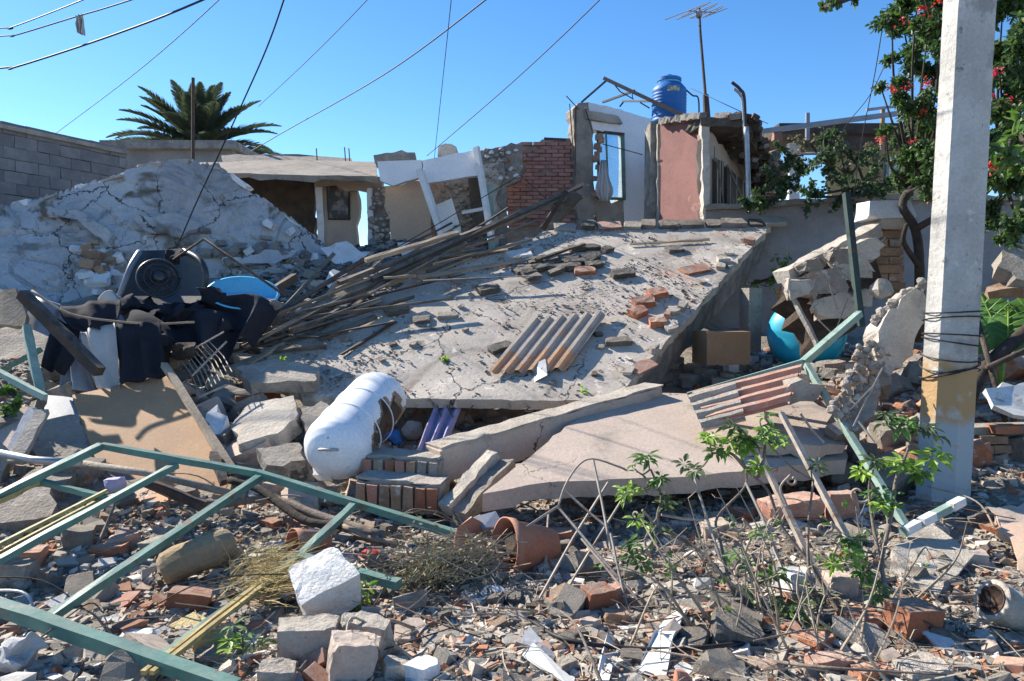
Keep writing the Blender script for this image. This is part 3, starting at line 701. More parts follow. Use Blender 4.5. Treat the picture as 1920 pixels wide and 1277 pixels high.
v, f = lathe([(.215, .74), (.215, .79), (.18, .81), (.05, .82), (.05, .86), (.03, .865)]); mo('lid', xf(v, tb), f, tank_blue, tk)
v = []; f = []
for k in range(9):
    a = R(-108 + 5*k); 
    for z in (.50, .59): v.append(tb + Vector((math.cos(a)*.3165, math.sin(a)*.3165, z)))
f = [[2*k, 2*k+2, 2*k+3, 2*k+1] for k in range(8)]; mo('sticker', v, f, tank_label, tk)
v, f = g_tube(curve([tb + Vector((.28, 0, .62)), tb + Vector((.42, 0, .5)), tb + Vector((.5, -.1, .42)), tb + Vector((.52, -.1, .02))], 5), .014, 6); mo('pipe', v, f, rust, tk)
v, f = g_box(tb + Vector((0, .1, -1.6)), Vector((.36, 0, 0)), Vector((0, .3, 0)), Vector((0, 0, 1.598))); mo('plinth', v, f, cellar, tk)

# TV antenna
an = thing('television_antenna', 'television aerial on a tall thin mast above the red house roof', 'antenna', P(1325, 218, 12.6))
v, f = g_tube([P(1326, 225, 12.6), P(1323, 178, 12.6)], .06, 8, .05); mo('mast_base', v, f, rust, an)
v, f = g_tube([P(1323, 182, 12.6), P(1313, 60, 12.6), P(1311, 12, 12.6)], .025, 6, .018); mo('mast', v, f, rust, an)
a = P(1311, 22, 12.6); ax = Vector((.85, .45, .12)).normalized()
v, f = g_tube([a - ax*.25, a + ax*.35], .012, 5); mo('boom', v, f, steel, an)
for k, (t, ln) in enumerate(((-.25, .38), (-.15, .36), (-.05, .34), (.06, .30), (.17, .27), (.28, .24), (.35, .2))):
    e = Vector((-.45, .85, 0)).normalized() if k % 2 else Vector((-.8, .3, -.22)).normalized(); c_ = a + ax*t
    v, f = g_tube([c_ - e*ln, c_ + e*ln], .009, 4); mo('element', v, f, steel, an)
v, f = g_chunk(rng, .14, .14, .16, 'round'); mo('balun', [a + q + Vector((0, 0, -.12)) for q in v], f, plastic_grey, an)

# bent roof frame over the white house
tr = thing('steel_truss', 'bent dark steel roof frame jutting above the white corner house', 'steel frame', P(1200, 200, 12.5))
for a, b, da, db, s in (((1133, 147), (1322, 236), 13.9, 12.7, .09), ((1090, 192), (1137, 151), 14.2, 13.9, .04), ((1130, 192), (1190, 170), 14.4, 13.6, .05), ((1162, 200), (1170, 190), 14.4, 14.4, .04), ((1168, 190), (1226, 190), 14.4, 13.4, .045), ((1150, 156), (1163, 172), 13.8, 13.8, .025), ((1163, 172), (1188, 186), 13.8, 13.7, .025), ((1185, 172), (1186, 184), 13.6, 13.6, .02), ((1200, 192), (1218, 203), 13.6, 13.6, .025), ((1205, 290), (1130, 270), 13.9, 14.1, .02)):
    px_bar('bar', a, b, da, db, s*.72, s*.72, dark_steel, tr)
px_bar('bar', (1062, 262), (1020, 260), 13.4, 13.4, .04, .04, dark_steel, tr)

# ---------------------------------------------------------------- far right house, wall and rail
oh = thing('ochre_house', 'ochre house with dark flat roof half hidden by vines', 'house', P(1600, 380, 16))
wall('wall', [(1560, 268), (1760, 262), (1760, 420), (1560, 420)], 16.2, .2, ochre, oh)
wall('wall', [(1480, 268), (1500, 268), (1500, 400), (1480, 400)], 16.2, .2, plaster, oh, jag=.01)
a, b = P(1450, 256, 16), P(1800, 240, 16)
v, f = g_box((a+b)/2 + Vector((0, .6, 0)), Vector(((b.x-a.x)/2, 0, 0)), Vector((0, .95, 0)), Vector((0, 0, .11))); mo('roof', v, f, wood_dark, oh)
v, f = g_box(P(1620, 270, 15.6), Vector((1.0, 0, 0)), Vector((0, .1, 0)), Vector((0, 0, .12))); mo('fascia', v, f, wood_dark, oh)
wd = wall('window', [(1652, 296), (1684, 294), (1684, 338), (1652, 338)], 16.1, .04, glass, oh, jag=.0)
px_bar('frame', (1650, 292), (1650, 342), 16.0, 16.0, .06, .05, white_paint, wd); px_bar('frame', (1668, 294), (1668, 340), 16.0, 16.0, .04, .05, white_paint, wd)
px_bar('post', (1655, 205), (1652, 345), 15.2, 15.2, .07, .07, brick_old, oh); px_bar('post', (1514, 212), (1514, 262), 15.2, 15.2, .07, .07, plastic_grey, oh)
o = px_bar('steel_rail', (1425, 247), (1705, 210), 14.2, 14.2, .07, .09, plastic_grey, None); tag(o, 'long grey steel rail running above the ochre house roof', 'rail')
px_bar('crossbar', (1625, 206), (1690, 198), 15.0, 15.0, .05, .05, plastic_grey, oh)
o = wall('brick_stub', [(1450, 240), (1466, 238), (1468, 262), (1452, 262)], 14.2, .2, brick_red, oh, jag=.02, step=.08)
gw = thing('garden_wall', 'long grey rendered garden wall running behind the brick pillar and pole', 'wall', P(1600, 470, 10.8))
q = poly([(1322, 390), (1460, 384), (1600, 372), (1780, 372), (2100, 370), (2100, 640), (1322, 640)], (11.9, 10.7)); plate('wall', q, .2, wall_grey, gw, jag=.008, step=.4, rng=rng)
q = poly([(1322, 383), (1460, 377), (1600, 366), (1780, 366), (2100, 363), (2100, 374), (1780, 375), (1600, 375), (1460, 388), (1322, 394)], (11.8, 10.6)); plate('coping', q, .3, concrete, gw, jag=.012, step=.2, rng=rng)
rng = random.Random(21)
ADJ = {concrete: 'grey', concrete_pale: 'pale', cellar: 'dark grey', plaster: 'white', masonry: 'brown', brick: 'orange', brick_pink: 'pink', brick_old: 'dull brown', terracotta: 'bright orange', tile_white: 'glossy white', wood: 'grey', wood_dark: 'dark', wood_pale: 'pale', slate: 'dark', plaster_pink: 'beige', plastic_grey: 'blue grey', twig: 'dry'}
def on_roof(px, py, up=0.): return ROOF.at(px, py, up)
# ---------------------------------------------------------------- the big fallen roof slab
rs = thing('fallen_roof_slab', 'huge tilted pale concrete roof slab lying across the middle of the ruin', 'roof slab', Vector((1, 8.5, .3)))
def slab_mesh():
    """upper surface as a fine sheet with relief, broken outline, rough edges"""
    pts = ROOF_POLY; n = ROOF.n; r = random.Random(9); out = []
    m = len(pts)
    for i in range(m):
        a, b = pts[i], pts[(i+1) % m]; L_ = (b-a).length; k = max(1, int(L_/.11)); s = n.cross((b-a).normalized())
        jg = .008 if i == 0 else (.012 if i == 1 else .025)
        for j in range(k): out.append(a.lerp(b, j/k) + s*r.gauss(0, jg))
    bm = bmesh.new(); vs_ = [bm.verts.new(p) for p in out]; f = bm.faces.new(vs_); bm.normal_update()
    if f.normal.dot(n) < 0: f.normal_flip()
    ex = n.cross(Vector((0, 0, 1)).cross(n)).normalized(); 
    u = Vector((1, 0, 0)); u = (u - n*u.dot(n)).normalized(); v_ = n.cross(u)
    o0 = pts[0]
    for ax in (u, v_):
        for k in range(-60, 90):
            g_ = list(bm.verts) + list(bm.edges) + list(bm.faces)
            dd = (k*.13)
            lo = min((q.co - o0).dot(ax) for q in bm.verts); hi = max((q.co - o0).dot(ax) for q in bm.verts)
            if lo < dd < hi: bmesh.ops.bisect_plane(bm, geom=g_, plane_co=o0 + ax*dd, plane_no=ax)
    be = [e for e in bm.edges if e.is_boundary]; bset = {q for e in be for q in e.verts}
    for q in bm.verts:
        c = q.co; k = 1 if q not in bset else .4
        q.co = c + n*k*(.014*mnoise.noise(c*.9) + .006*mnoise.noise(c*3.1) + .004*mnoise.noise(c*9) - .012*max(0, mnoise.noise(c*1.4 + Vector((4, 4, 4))) - .35)*3)
    ret = bmesh.ops.extrude_face_region(bm, geom=list(bm.faces)); nv_ = [g_ for g_ in ret['geom'] if isinstance(g_, bmesh.types.BMVert)]
    for q in nv_:
        q.co = q.co - n*(.11 + .015*mnoise.noise(q.co*4)) + Vector((r.uniform(-1, 1), r.uniform(-1, 1), 0))*.012
    bmesh.ops.recalc_face_normals(bm, faces=bm.faces)
    return bm_out(bm)
v, f = slab_mesh(); mo('slab', v, f, roofmat, rs)
# edge beam under the right-hand side, with broken segments
n = ROOF.n; e0 = SB.lerp(SC_, .10) - n*.33; e1 = SC_ - n*.36; inw = n.cross((SC_-SB).normalized()); inw = inw if inw.x < 0 else -inw
v, f = g_bar(e0 + inw*.13, e1 + inw*.13, .2, .42, jit=.02, rng=rng, seg=36, up=n); mo('edge_beam', v, f, cellar, rs)
for k in range(18):
    t = rng.random(); p = SB.lerp(SC_, t) + inw*rng.uniform(0, .22); s = rng.uniform(.1, .3)
    v, f = g_chunk(rng, s, s*.7, rng.uniform(.03, .09), 'shard'); M3 = Matrix.Rotation(rng.random()*6, 3, 'Z'); q_ = n.to_track_quat('Z', 'Y').to_matrix()
    mo('screed_flake', [p + n*.005 + q_ @ (M3 @ a) for a in v], f, rng.choice([roofmat, concrete_pale, brick_pink]), rs)
# rebar stubs under the front edge
for k in range(7):
    t = rng.uniform(.15, .95); a = SA.lerp(SB, t) - n*.06; v, f = g_tube([a + Vector((0, .1, 0)), a + Vector((rng.uniform(-.1, .1), -.06, -.02)), a + Vector((rng.uniform(-.2, .2), -.12, -.12))], .006, 4); mo('rebar', v, f, rust, rs)
# row of flat tiles along the far edge of the slab
x = 1035
while x < 1435:
    w_ = rng.uniform(22, 60); p = on_roof(x + w_/2, 428 - (x-1035)*.02, .0); ww = w_*p.y/1400
    v, f = g_chunk(rng, ww*.95, .24, rng.uniform(.04, .09), 'block'); M3 = Matrix.Rotation(rng.uniform(-.15, .15), 3, 'Z')
    o = mo('ridge_tile', [p + q_ @ (M3 @ a) for a in v], f, rng.choice([slate, wood, concrete, brick_pink, slate]), rs); x += w_*rng.uniform(.9, 1.25)

def lay(name, px, py, size, kind, m, label, cat, group=None, rz=None, surf='roof', tilt=.12, sink=.0, seed=None):
    """a loose lump on the slab or on the ground at a pixel; size in metres (x, y, z)"""
    r = random.Random(seed if seed is not None else int(px*7 + py*13))
    if surf == 'roof': size = tuple(q*.82 for q in size)
    v, f = g_chunk(r, *size, kind, 2)
    if surf == 'roof': p = on_roof(px, py, -sink); q = q_
    elif surf == 'pink': p = PINK.at(px, py, -sink); q = PINK.n.to_track_quat('Z', 'Y').to_matrix()
    else: p = G(px, py) - Vector((0, 0, sink)); q = Matrix.Identity(3)
    M3 = Matrix.Rotation(r.random()*6.28 if rz is None else rz, 3, 'Z') @ Matrix.Rotation(r.uniform(-tilt, tilt), 3, 'X') @ Matrix.Rotation(r.uniform(-tilt, tilt), 3, 'Y')
    o = mo(name, [p + q @ (M3 @ a) for a in v], f, m); return tag(o, label, cat, group)
# dark tiles and bricks lying loose on the slab, each in its own place
for px, py, s, rz, m, lab in (
    (915, 547, (.34, .2, .09), .5, slate, 'single dark tile lying alone in the upper middle of the roof slab'),
    (1166, 518, (.36, .2, .1), .25, slate, 'dark brick lying apart at the slab, right of the dark tile heap'),
    (1096, 512, (.33, .17, .08), .1, brick, 'orange-topped brick just right of the dark tile heap on the slab'),
    (745, 585, (.34, .22, .09), .4, slate, 'dark roof tile beside the fallen planks on the slab'),
    (790, 602, (.26, .2, .05), .2, slate, 'flat dark tile scrap below the fallen planks on the slab'),
    (838, 594, (.3, .16, .05), .15, concrete, 'flat grey sliver lying on the slab left of its middle'),
    (938, 655, (.34, .17, .07), .6, slate, 'dark tile tucked against the corrugated sheet'),
    (1304, 508, (.5, .26, .05), .45, brick, 'largest orange brick plate near the right edge of the slab'),
    (1232, 556, (.3, .2, .1), .3, brick, 'orange brick farthest up the row by the slab right edge'),
    (1207, 572, (.34, .2, .1), .2, brick, 'orange brick second up the row by the slab right edge'),
    (1196, 592, (.26, .18, .11), .6, brick, 'short orange brick stub in the row by the slab edge'),
    (1233, 610, (.25, .17, .1), .1, brick, 'orange brick lowest of the row, close to the slab edge'),
    (1205, 690, (.36, .2, .04), .7, brick_pink, 'flat pink brick flake at the front right corner of the slab'),
    (975, 478, (.42, .3, .05), .3, tile_white, 'pale broken board on the slab above the tile heap'),
    (1160, 645, (.36, .14, .08), .1, wood, 'short grey timber stub right of the corrugated sheet'),
    (1265, 470, (.3, .2, .06), .3, slate, 'small dark flake on the upper right of the slab')):
    lay('roof_tile' if m is slate else ('loose_brick' if m in (brick, brick_pink) else 'debris_board'), px, py, s, 'block', m, lab, 'tile' if m is slate else ('brick' if m in (brick, brick_pink) else 'board'), 'loose pieces on the roof slab', rz=rz, tilt=.05)
for k in range(26):
    px = rng.gauss(1050, 38); py = rng.gauss(495, 11) - (px-1050)*.18
    lay('roof_tile', px, py, (rng.uniform(.2, .4), rng.uniform(.12, .2), rng.uniform(.05, .09)), 'block', slate, f"dark broken tile at the {'left end' if px < 1020 else ('right end' if px > 1080 else 'middle')} of the heap on the upper roof slab", 'tile', 'heap of dark tiles on the slab', rz=rng.uniform(.1, .7), sink=-.02*rng.random(), seed=k)
for k in range(30):
    px = rng.uniform(640, 1330); py = rng.uniform(450, 735)
    p = on_roof(px, py)
    if not in_poly(p.x, p.y, [(a.x, a.y) for a in ROOF_POLY]): continue
    s = rng.uniform(.04, .09)
    lay('mortar_lump', px, py, (s*1.4, s, s*.6), 'block', slate if k % 4 == 0 else (masonry if k % 4 == 1 else concrete), f"{['dark', 'brown', 'grey', 'grey'][k % 4]} {'tiny ' if s < .08 else ''}mortar lump on the {'left' if px < 860 else ('middle' if px < 1100 else 'right')} {'upper' if py < 590 else 'lower'} roof slab", 'rubble lump', 'small lumps strewn over the roof slab', seed=100+k)
def grit(name, n_, sampler, smin, smax, cols, label, cat, seed=1, flat=.6, pw=1.8, sink=0.):
    """many tiny crumbs, uncountable: one object"""
    r = np.random.default_rng(seed); base = np.array([[-1,-1,-1],[1,-1,-1],[1,1,-1],[-1,1,-1],[-1,-1,1],[1,-1,1],[1,1,1],[-1,1,1]], float)
    fb = np.array(BOXF); P0 = []; SZ = []; rr = random.Random(seed)
    for _ in range(n_):
        p = sampler(rr)
        if p is None: continue
        P0.append(p); SZ.append(smin*(smax/smin)**(rr.random()**pw))
    n_ = len(P0); P0 = np.array([tuple(p) for p in P0]); SZ = np.array(SZ)
    B = base[None] + r.uniform(-.45, .45, (n_, 8, 3)); B *= (SZ/2)[:, None, None]*np.stack([r.uniform(.7, 1.5, n_), r.uniform(.5, 1.1, n_), r.uniform(.3, 1, n_)*flat], 1)[:, None, :]
    a = r.uniform(0, 6.28, n_); b = r.normal(0, .45, n_); ca, sa, cb, sb = np.cos(a), np.sin(a), np.cos(b), np.sin(b)
    x, y, z = B[..., 0], B[..., 1], B[..., 2]; y, z = y*cb[:, None] - z*sb[:, None], y*sb[:, None] + z*cb[:, None]
    x, y = x*ca[:, None] - y*sa[:, None], x*sa[:, None] + y*ca[:, None]
    P0 = P0 - np.array([0, 0, 1.])*(SZ*sink)[:, None]; V = np.stack([x, y, z], 2) + P0[:, None, :]
    F = (fb[None] + (np.arange(n_)*8)[:, None, None]).reshape(-1, 4)
    me = bpy.data.meshes.new(name); me.from_pydata(V.reshape(-1, 3).tolist(), [], F.tolist()); me.materials.append(m_attr)
    cl = np.array(cols)[r.integers(0, len(cols), n_)]*r.uniform(.7, 1.2, n_)[:, None]
    ca_ = me.color_attributes.new('col', 'FLOAT_COLOR', 'POINT'); arr = np.ones((n_*8, 4)); arr[:, :3] = np.repeat(cl, 8, 0); ca_.data.foreach_set('color', arr.ravel())
    o = bpy.data.objects.new(name, me); C.objects.link(o); return tag(o, label, cat, kind='stuff')
RP2 = [(a.x, a.y) for a in ROOF_POLY]
def s_roof(r):
    for _ in range(20):
        x = r.uniform(-4, 4.3); y = r.uniform(7.3, 12.4)
        if in_poly(x, y, RP2) and (mnoise.noise(Vector((x*.9, y*.9, 4))) > .08 or r.random() < .15): return Vector((x, y, ROOF.z(x, y) + .012))
    return None
GREYS = [(.40, .37, .33), (.30, .28, .25), (.5, .46, .41), (.2, .185, .17), (.36, .17, .10), (.45, .35, .28)]
grit('slab_grit', 2600, s_roof, .008, .035, [(.22, .2, .18), (.14, .13, .12), (.42, .38, .33), (.33, .28, .23), (.5, .45, .4), (.36, .2, .13)], 'fine grit and crumbs strewn over the roof slab', 'grit', 4)

# ---------------------------------------------------------------- corrugated sheet on the slab
def corrugated(name, c00, c10, c11, c01, waves, amp, m, label, cat, group=None, thick=.006, parent=None):
    """c00-c10 across the ribs, c00-c01 along them"""
    V = []; F = []; nu = waves*10; nv_ = 8
    nrm = (c10-c00).cross(c01-c00).normalized()
    if nrm.dot(CAM-c00) < 0: nrm = -nrm
    for j in range(nv_+1):
        t = j/nv_
        for i in range(nu+1):
            s = i/nu; a = c00.lerp(c10, s); b = c01.lerp(c11, s); ph = (s*waves) % 1
            hgt = amp*(1 if ph < .30 else (1-(ph-.30)/.16 if ph < .46 else (0 if ph < .84 else (ph-.84)/.16)))
            V.append(a.lerp(b, t) + nrm*(hgt + .01*mnoise.noise(Vector((s*3, t*3, waves)))))
    n_ = nu+1; k = len(V)
    for j in range(nv_):
        for i in range(nu): F.append([j*n_+i, j*n_+i+1, (j+1)*n_+i+1, (j+1)*n_+i])
    V += [q - nrm*thick for q in V]; F += [[k+i for i in q][::-1] for q in F]
    for i in range(nu): F.append([i, k+i, k+i+1, i+1]); F.append([nv_*n_+i, nv_*n_+i+1, k+nv_*n_+i+1, k+nv_*n_+i])
    o = mo(name, V, F, m, parent)
    if isinstance(m, list):
        for j in range(nv_):
            for i in range(nu):
                if j/nv_ + .16*mnoise.noise(Vector((i*.12, j*.6, 2))) < .24:
                    o.data.polygons[j*nu+i].material_index = 1; o.data.polygons[nv_*nu + j*nu+i].material_index = 1
    return tag(o, label, cat, group) if label else o
sheet_m = mat('asbestos_sheet', (.40, .355, .31), (.31, .275, .24), 3, bump=.4, rnd=0, spots=[((.42, .27, .18), 1.6, .62, .72, .4), ((.25, .2, .17), 5, .62, .7)])
corrugated('corrugated_sheet', on_roof(915, 706, .03), on_roof(1064, 700, .04), on_roof(1142, 594, .06), on_roof(1000, 606, .04), 6, .036, [sheet_m, mat('sheet_rust', (.50, .30, .17), (.40, .25, .16), 4, bump=.4, rnd=0, spots=[((.42, .37, .33), 4, .56, .66)])], 'corrugated grey sheet with rusty orange lower end on the roof slab', 'corrugated sheet')
o = plate('tin_scrap', [on_roof(1000, 690, .05), on_roof(1022, 686, .09), on_roof(1026, 715, .08), on_roof(1002, 717, .01)], .01, steel, jag=.003, rng=rng); tag(o, 'bent piece of tin at the foot of the corrugated sheet', 'metal scrap')

# ---------------------------------------------------------------- planks along the slab's left side
PL = [  # px0,py0, px1,py1, width, height, lift0, lift1, material, words
    (545, 612, 868, 474, .16, .09, .10, .14, wood, 'longest grey plank running up beside the slab'),
    (560, 600, 850, 492, .10, .07, .05, .07, wood_pale, 'pale plank lying just below the longest grey plank'),
    (640, 560, 905, 455, .12, .08, .22, .22, wood, 'grey plank lying on top of the plank stack'),
    (700, 548, 1088, 382, .10, .08, .18, .30, wood_dark, 'dark beam running from the plank stack to the white corner house'),
    (860, 472, 1060, 398, .14, .06, .16, .24, wood, 'weathered plank lying below the red brick wall'),
    (690, 528, 860, 470, .09, .07, .3, .28, wood_pale, 'short pale batten topmost of the plank stack'),
    (600, 640, 705, 600, .12, .05, .04, .04, wood, 'short grey board lying loose left on the slab'),
    (490, 668, 612, 652, .10, .06, .06, .05, wood, 'short plank at the lower left corner of the slab'),
    (640, 668, 742, 606, .05, .03, .02, .02, wood_dark, 'thin dark lath on the slab left of its middle'),
    (330, 690, 560, 560, .14, .12, .15, .3, wood_dark, 'dark charred beam sloping up from the clothes line heap'),
    (395, 668, 530, 596, .09, .07, .25, .3, wood_dark, 'shorter charred beam beside the long charred one'),
    (455, 665, 600, 600, .12, .06, .10, .12, wood, 'grey board between the charred beams and the slab'),
    (470, 690, 640, 590, .07, .04, .06, .10, wood_pale, 'narrow pale lath crossing the lower plank ends'),
    (1000, 470, 940, 505, .06, .04, .03, .03, wood_pale, 'pale stick below the broken board on the slab'),
    (1095, 470, 1005, 500, .06, .05, .10, .10, wood_dark, 'dark stick lying on the heap of tiles'),
    (1330, 452, 1180, 462, .05, .03, .03, .03, wood_pale, 'thin pale lath lying near the far edge of the slab'),
]
for i, (x0, y0, x1, y1, w_, h_, l0, l1, m, lab) in enumerate(PL):
    v, f = g_bar(on_roof(x0, y0, l0), on_roof(x1, y1, l1), w_*.68, h_*.72, roll=rng.uniform(-.3, .3), jit=.008, rng=rng, seg=6, up=n)
    tag(mo('wooden_plank', v, f, m), lab, 'plank', 'planks along the fallen slab')
for k in range(42):
    t = rng.random(); px = 430 + 420*t + rng.gauss(0, 26); py = 672 - 190*t + rng.gauss(0, 14); a = on_roof(px, py, rng.uniform(.02, .2)); an_ = rng.gauss(.42, .26); ln = rng.uniform(.4, 2.4)
    dv = (on_roof(px+60, py-60*math.tan(an_), .1) - on_roof(px, py, .1)).normalized()
    v, f = g_bar(a, a + dv*ln, rng.uniform(.02, .06), rng.uniform(.015, .035), roll=rng.uniform(-1, 1), jit=.006, rng=rng, seg=3); tag(mo('wood_splinter', v, f, (mm_ := [wood, wood, wood_dark, wood_pale][k % 4])), f"{'long' if ln > 1.5 else ('short' if ln < .8 else 'broken')} {ADJ[mm_]} lath in the {'lower' if t < .33 else ('middle' if t < .66 else 'upper')} part of the plank stack", 'lath', 'laths in the plank stack')
bb = [P(1010, 425, 12.0), P(1030, 400, 12.0), P(1068, 358, 11.9), P(1090, 366, 11.8), P(1060, 402, 11.9), P(1032, 432, 11.9)]
o = plate('broken_timber', bb, .1, wood, jag=.015, step=.1, rng=rng); tag(o, 'thick broken timber panel leaning at the foot of the white corner house', 'timber')
v, f = g_bar(P(1018, 430, 11.7), P(1062, 358, 11.7), .07, .07); tag(mo('timber_post', v, f, wood_dark), 'dark square timber leaning beside the broken timber panel', 'timber')

def near(anchors, p): return min(anchors, key=lambda a: (a[0].x - p.x)**2 + (a[0].y - p.y)**2)[1]
SLOPE = [(P(470, 540, 10.5), 'below the white slumped wall'), (P(560, 510, 11.2), 'right of the slumped wall foot'), (P(640, 480, 12.3), 'under the framed picture'), (P(760, 475, 12.6), 'under the leaning peach wall'), (P(860, 465, 12.6), 'under the white door panel'), (P(960, 440, 12.8), 'under the red brick wall'), (P(430, 600, 9.2), 'behind the blue basin'), (P(700, 530, 10.8), 'behind the plank stack'), (P(330, 600, 9.0), 'behind the black chair')]
# ---------------------------------------------------------------- dark rubble slope between the slab and the ruined house
def s_slope(r):
    x = r.uniform(-4.2, 1.5); y = r.uniform(8.5, 13.6)
    if in_poly(x, y, RP2): return None
    return Vector((x, y, H(x, y) + .02))
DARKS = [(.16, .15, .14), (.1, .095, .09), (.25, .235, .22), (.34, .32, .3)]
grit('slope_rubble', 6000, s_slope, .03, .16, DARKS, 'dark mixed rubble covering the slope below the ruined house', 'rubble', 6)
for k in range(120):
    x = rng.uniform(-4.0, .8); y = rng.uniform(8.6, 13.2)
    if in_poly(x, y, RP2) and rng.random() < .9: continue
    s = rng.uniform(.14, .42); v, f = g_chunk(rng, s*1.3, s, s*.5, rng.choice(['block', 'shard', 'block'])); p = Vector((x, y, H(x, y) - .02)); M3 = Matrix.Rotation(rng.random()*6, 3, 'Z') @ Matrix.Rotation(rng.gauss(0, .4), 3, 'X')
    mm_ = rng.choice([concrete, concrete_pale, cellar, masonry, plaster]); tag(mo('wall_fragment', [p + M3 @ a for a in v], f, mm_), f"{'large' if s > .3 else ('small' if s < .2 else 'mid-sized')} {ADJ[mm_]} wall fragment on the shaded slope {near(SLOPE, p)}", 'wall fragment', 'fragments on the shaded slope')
for pts, lab in ((((745, 455), (800, 452), (812, 480), (760, 488)), 'pale lilac board lying under the leaning peach wall'), (((600, 465), (650, 452), (690, 480), (640, 505)), 'grey plate wedged below the framed picture wall')):
    q = [P(x, y, 12.7 - (y-450)*.006) for x, y in pts]; o = plate('fallen_board', q, .05, plaster, jag=.01, rng=rng); tag(o, lab, 'board')

# ---------------------------------------------------------------- beam and pink slab under the roof slab
wb = thing('plastered_beam', 'white plastered beam lying diagonally under the roof slab front corner', 'beam', P(1000, 880, 6.3))
ba, bb_ = P(812, 872, 5.85), P(1226, 748, 7.35)
v, f = g_bar(ba, bb_, .24, .28, jit=.012, rng=rng, seg=24); mo('core', v, f, plaster_pink, wb)
up_ = Vector((0, 0, 1)); v, f = g_bar(ba + up_*.146, bb_ + up_*.146, .25, .02, jit=.008, rng=rng, seg=24); mo('top_face', v, f, concrete_pale, wb)
ps = thing('pink_slab', 'flat pink plastered slab resting low below the plastered beam', 'slab', P(1250, 930, 5.8))
PPOLY = [PINK.at(x, y) for x, y in ((905, 926), (1020, 905), (1300, 893), (1588, 862), (1590, 855), (1545, 795), (1430, 765), (1290, 738), (1180, 735), (1060, 800))]
plate('slab', PPOLY, .13, plaster_pink, ps, jag=.008, step=.12, rng=rng, nrm=PINK.n)
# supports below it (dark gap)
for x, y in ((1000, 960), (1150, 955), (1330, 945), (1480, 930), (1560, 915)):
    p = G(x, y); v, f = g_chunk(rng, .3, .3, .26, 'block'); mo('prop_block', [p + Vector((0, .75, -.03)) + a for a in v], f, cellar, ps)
# pale broken panel and ribbed panels on the right end of the pink slab
corrugated('hollow_tile_sheet', P(1300, 742, 6.55), P(1330, 800, 6.0), P(1478, 762, 5.9), P(1505, 690, 6.4), 4, .04, brick_pink, 'ribbed pinkish hollow-tile panel hanging under the faded green rail', 'panel')
corrugated('hollow_tile_sheet', P(1292, 748, 6.45), P(1320, 812, 5.9), P(1400, 792, 5.9), P(1380, 722, 6.4), 4, .04, concrete_pale, 'ribbed grey panel overlapping the pinkish hollow-tile panel', 'panel')
o = plate('plaster_slab', [PINK.at(1408, 858, .12), PINK.at(1452, 780, .14), PINK.at(1520, 780, .14), PINK.at(1565, 802, .13), PINK.at(1583, 862, .12)], .1, plaster_pink, jag=.015, step=.1, rng=rng); tag(o, 'thick pink plaster piece on the right end of the pink slab', 'slab piece')
for pts, m, lab in ((((1470, 735), (1505, 708), (1545, 720), (1530, 752), (1480, 760)), concrete_pale, 'rounded pale concrete lump under the faded green rail'),):
    o = plate('concrete_lump', [P(x, y, 6.1) for x, y in pts], .25, m, jag=.03, step=.08, rng=rng); tag(o, lab, 'concrete lump')

# recess on the right: cardboard box, blue tub, column, lumps
def box_at(name, px0, px1, py0, py1, d, depth, m, lab, cat, rz=.2):
    a = P(px0, py1, d); b = P(px1, py1, d); t = P(px0, py0, d); w_ = (b-a).length; h_ = t.z - a.z; c = (a+b)/2
    M3 = Matrix.Rotation(rz, 3, 'Z'); v, f = g_box(Vector((0, depth/2, h_/2)), Vector((w_/2, 0, 0)), Vector((0, depth/2, 0)), Vector((0, 0, h_/2)))
    return tag(mo(name, [c + M3 @ q for q in v], f, m), lab, cat)
cb = box_at('cardboard_box', 1322, 1410, 622, 684, 8.8, .4, cardboard, 'brown cardboard box in the dark recess beside the roof slab', 'box')
tbc = P(1485, 620, 9.0); tub = thing('blue_tub', 'bright blue plastic tub lying on its side in the dark recess', 'tub', tbc - Vector((0, 0, .35)))
ax = (CAM - tbc).normalized(); ax = (ax + Vector((-.55, 0, .15))).normalized(); q3 = ax.to_track_quat('Z', 'Y').to_matrix()
v, f = lathe([(.012, .0), (.15, -.008), (.28, -.04), (.36, -.10), (.41, -.2), (.44, -.42), (.47, -.43), (.47, -.46)], 40); mo('shell', xf(v, tbc, q3), f, plastic_blue, tub, smooth=True)
v, f = lathe([(.468, -.425), (.485, -.43), (.485, -.455), (.468, -.46)], 40); mo('rim', xf(v, tbc, q3), f, plastic_blue, tub, smooth=True)
o = box_at('concrete_post', 1402, 1428, 540, 660, 9.6, .25, concrete, 'grey concrete post standing under the slab far corner', 'post')
for k in range(46):
    px = rng.uniform(1230, 1560); py = rng.uniform(665, 730); s = rng.uniform(.06, .22); mm_ = rng.choice([concrete, cellar, concrete_pale, plaster, masonry]); lay('rubble_lump', px, py, (s*1.3, s, s*.7), 'block', mm_, f"{'large' if s > .16 else ('small' if s < .1 else 'mid-sized')} {ADJ[mm_]} rubble lump {'before the cardboard box' if px < 1340 else ('between the cardboard box and the blue tub' if px < 1440 else 'before the blue tub')}", 'rubble lump', 'rubble in the recess', surf='g', seed=300+k)

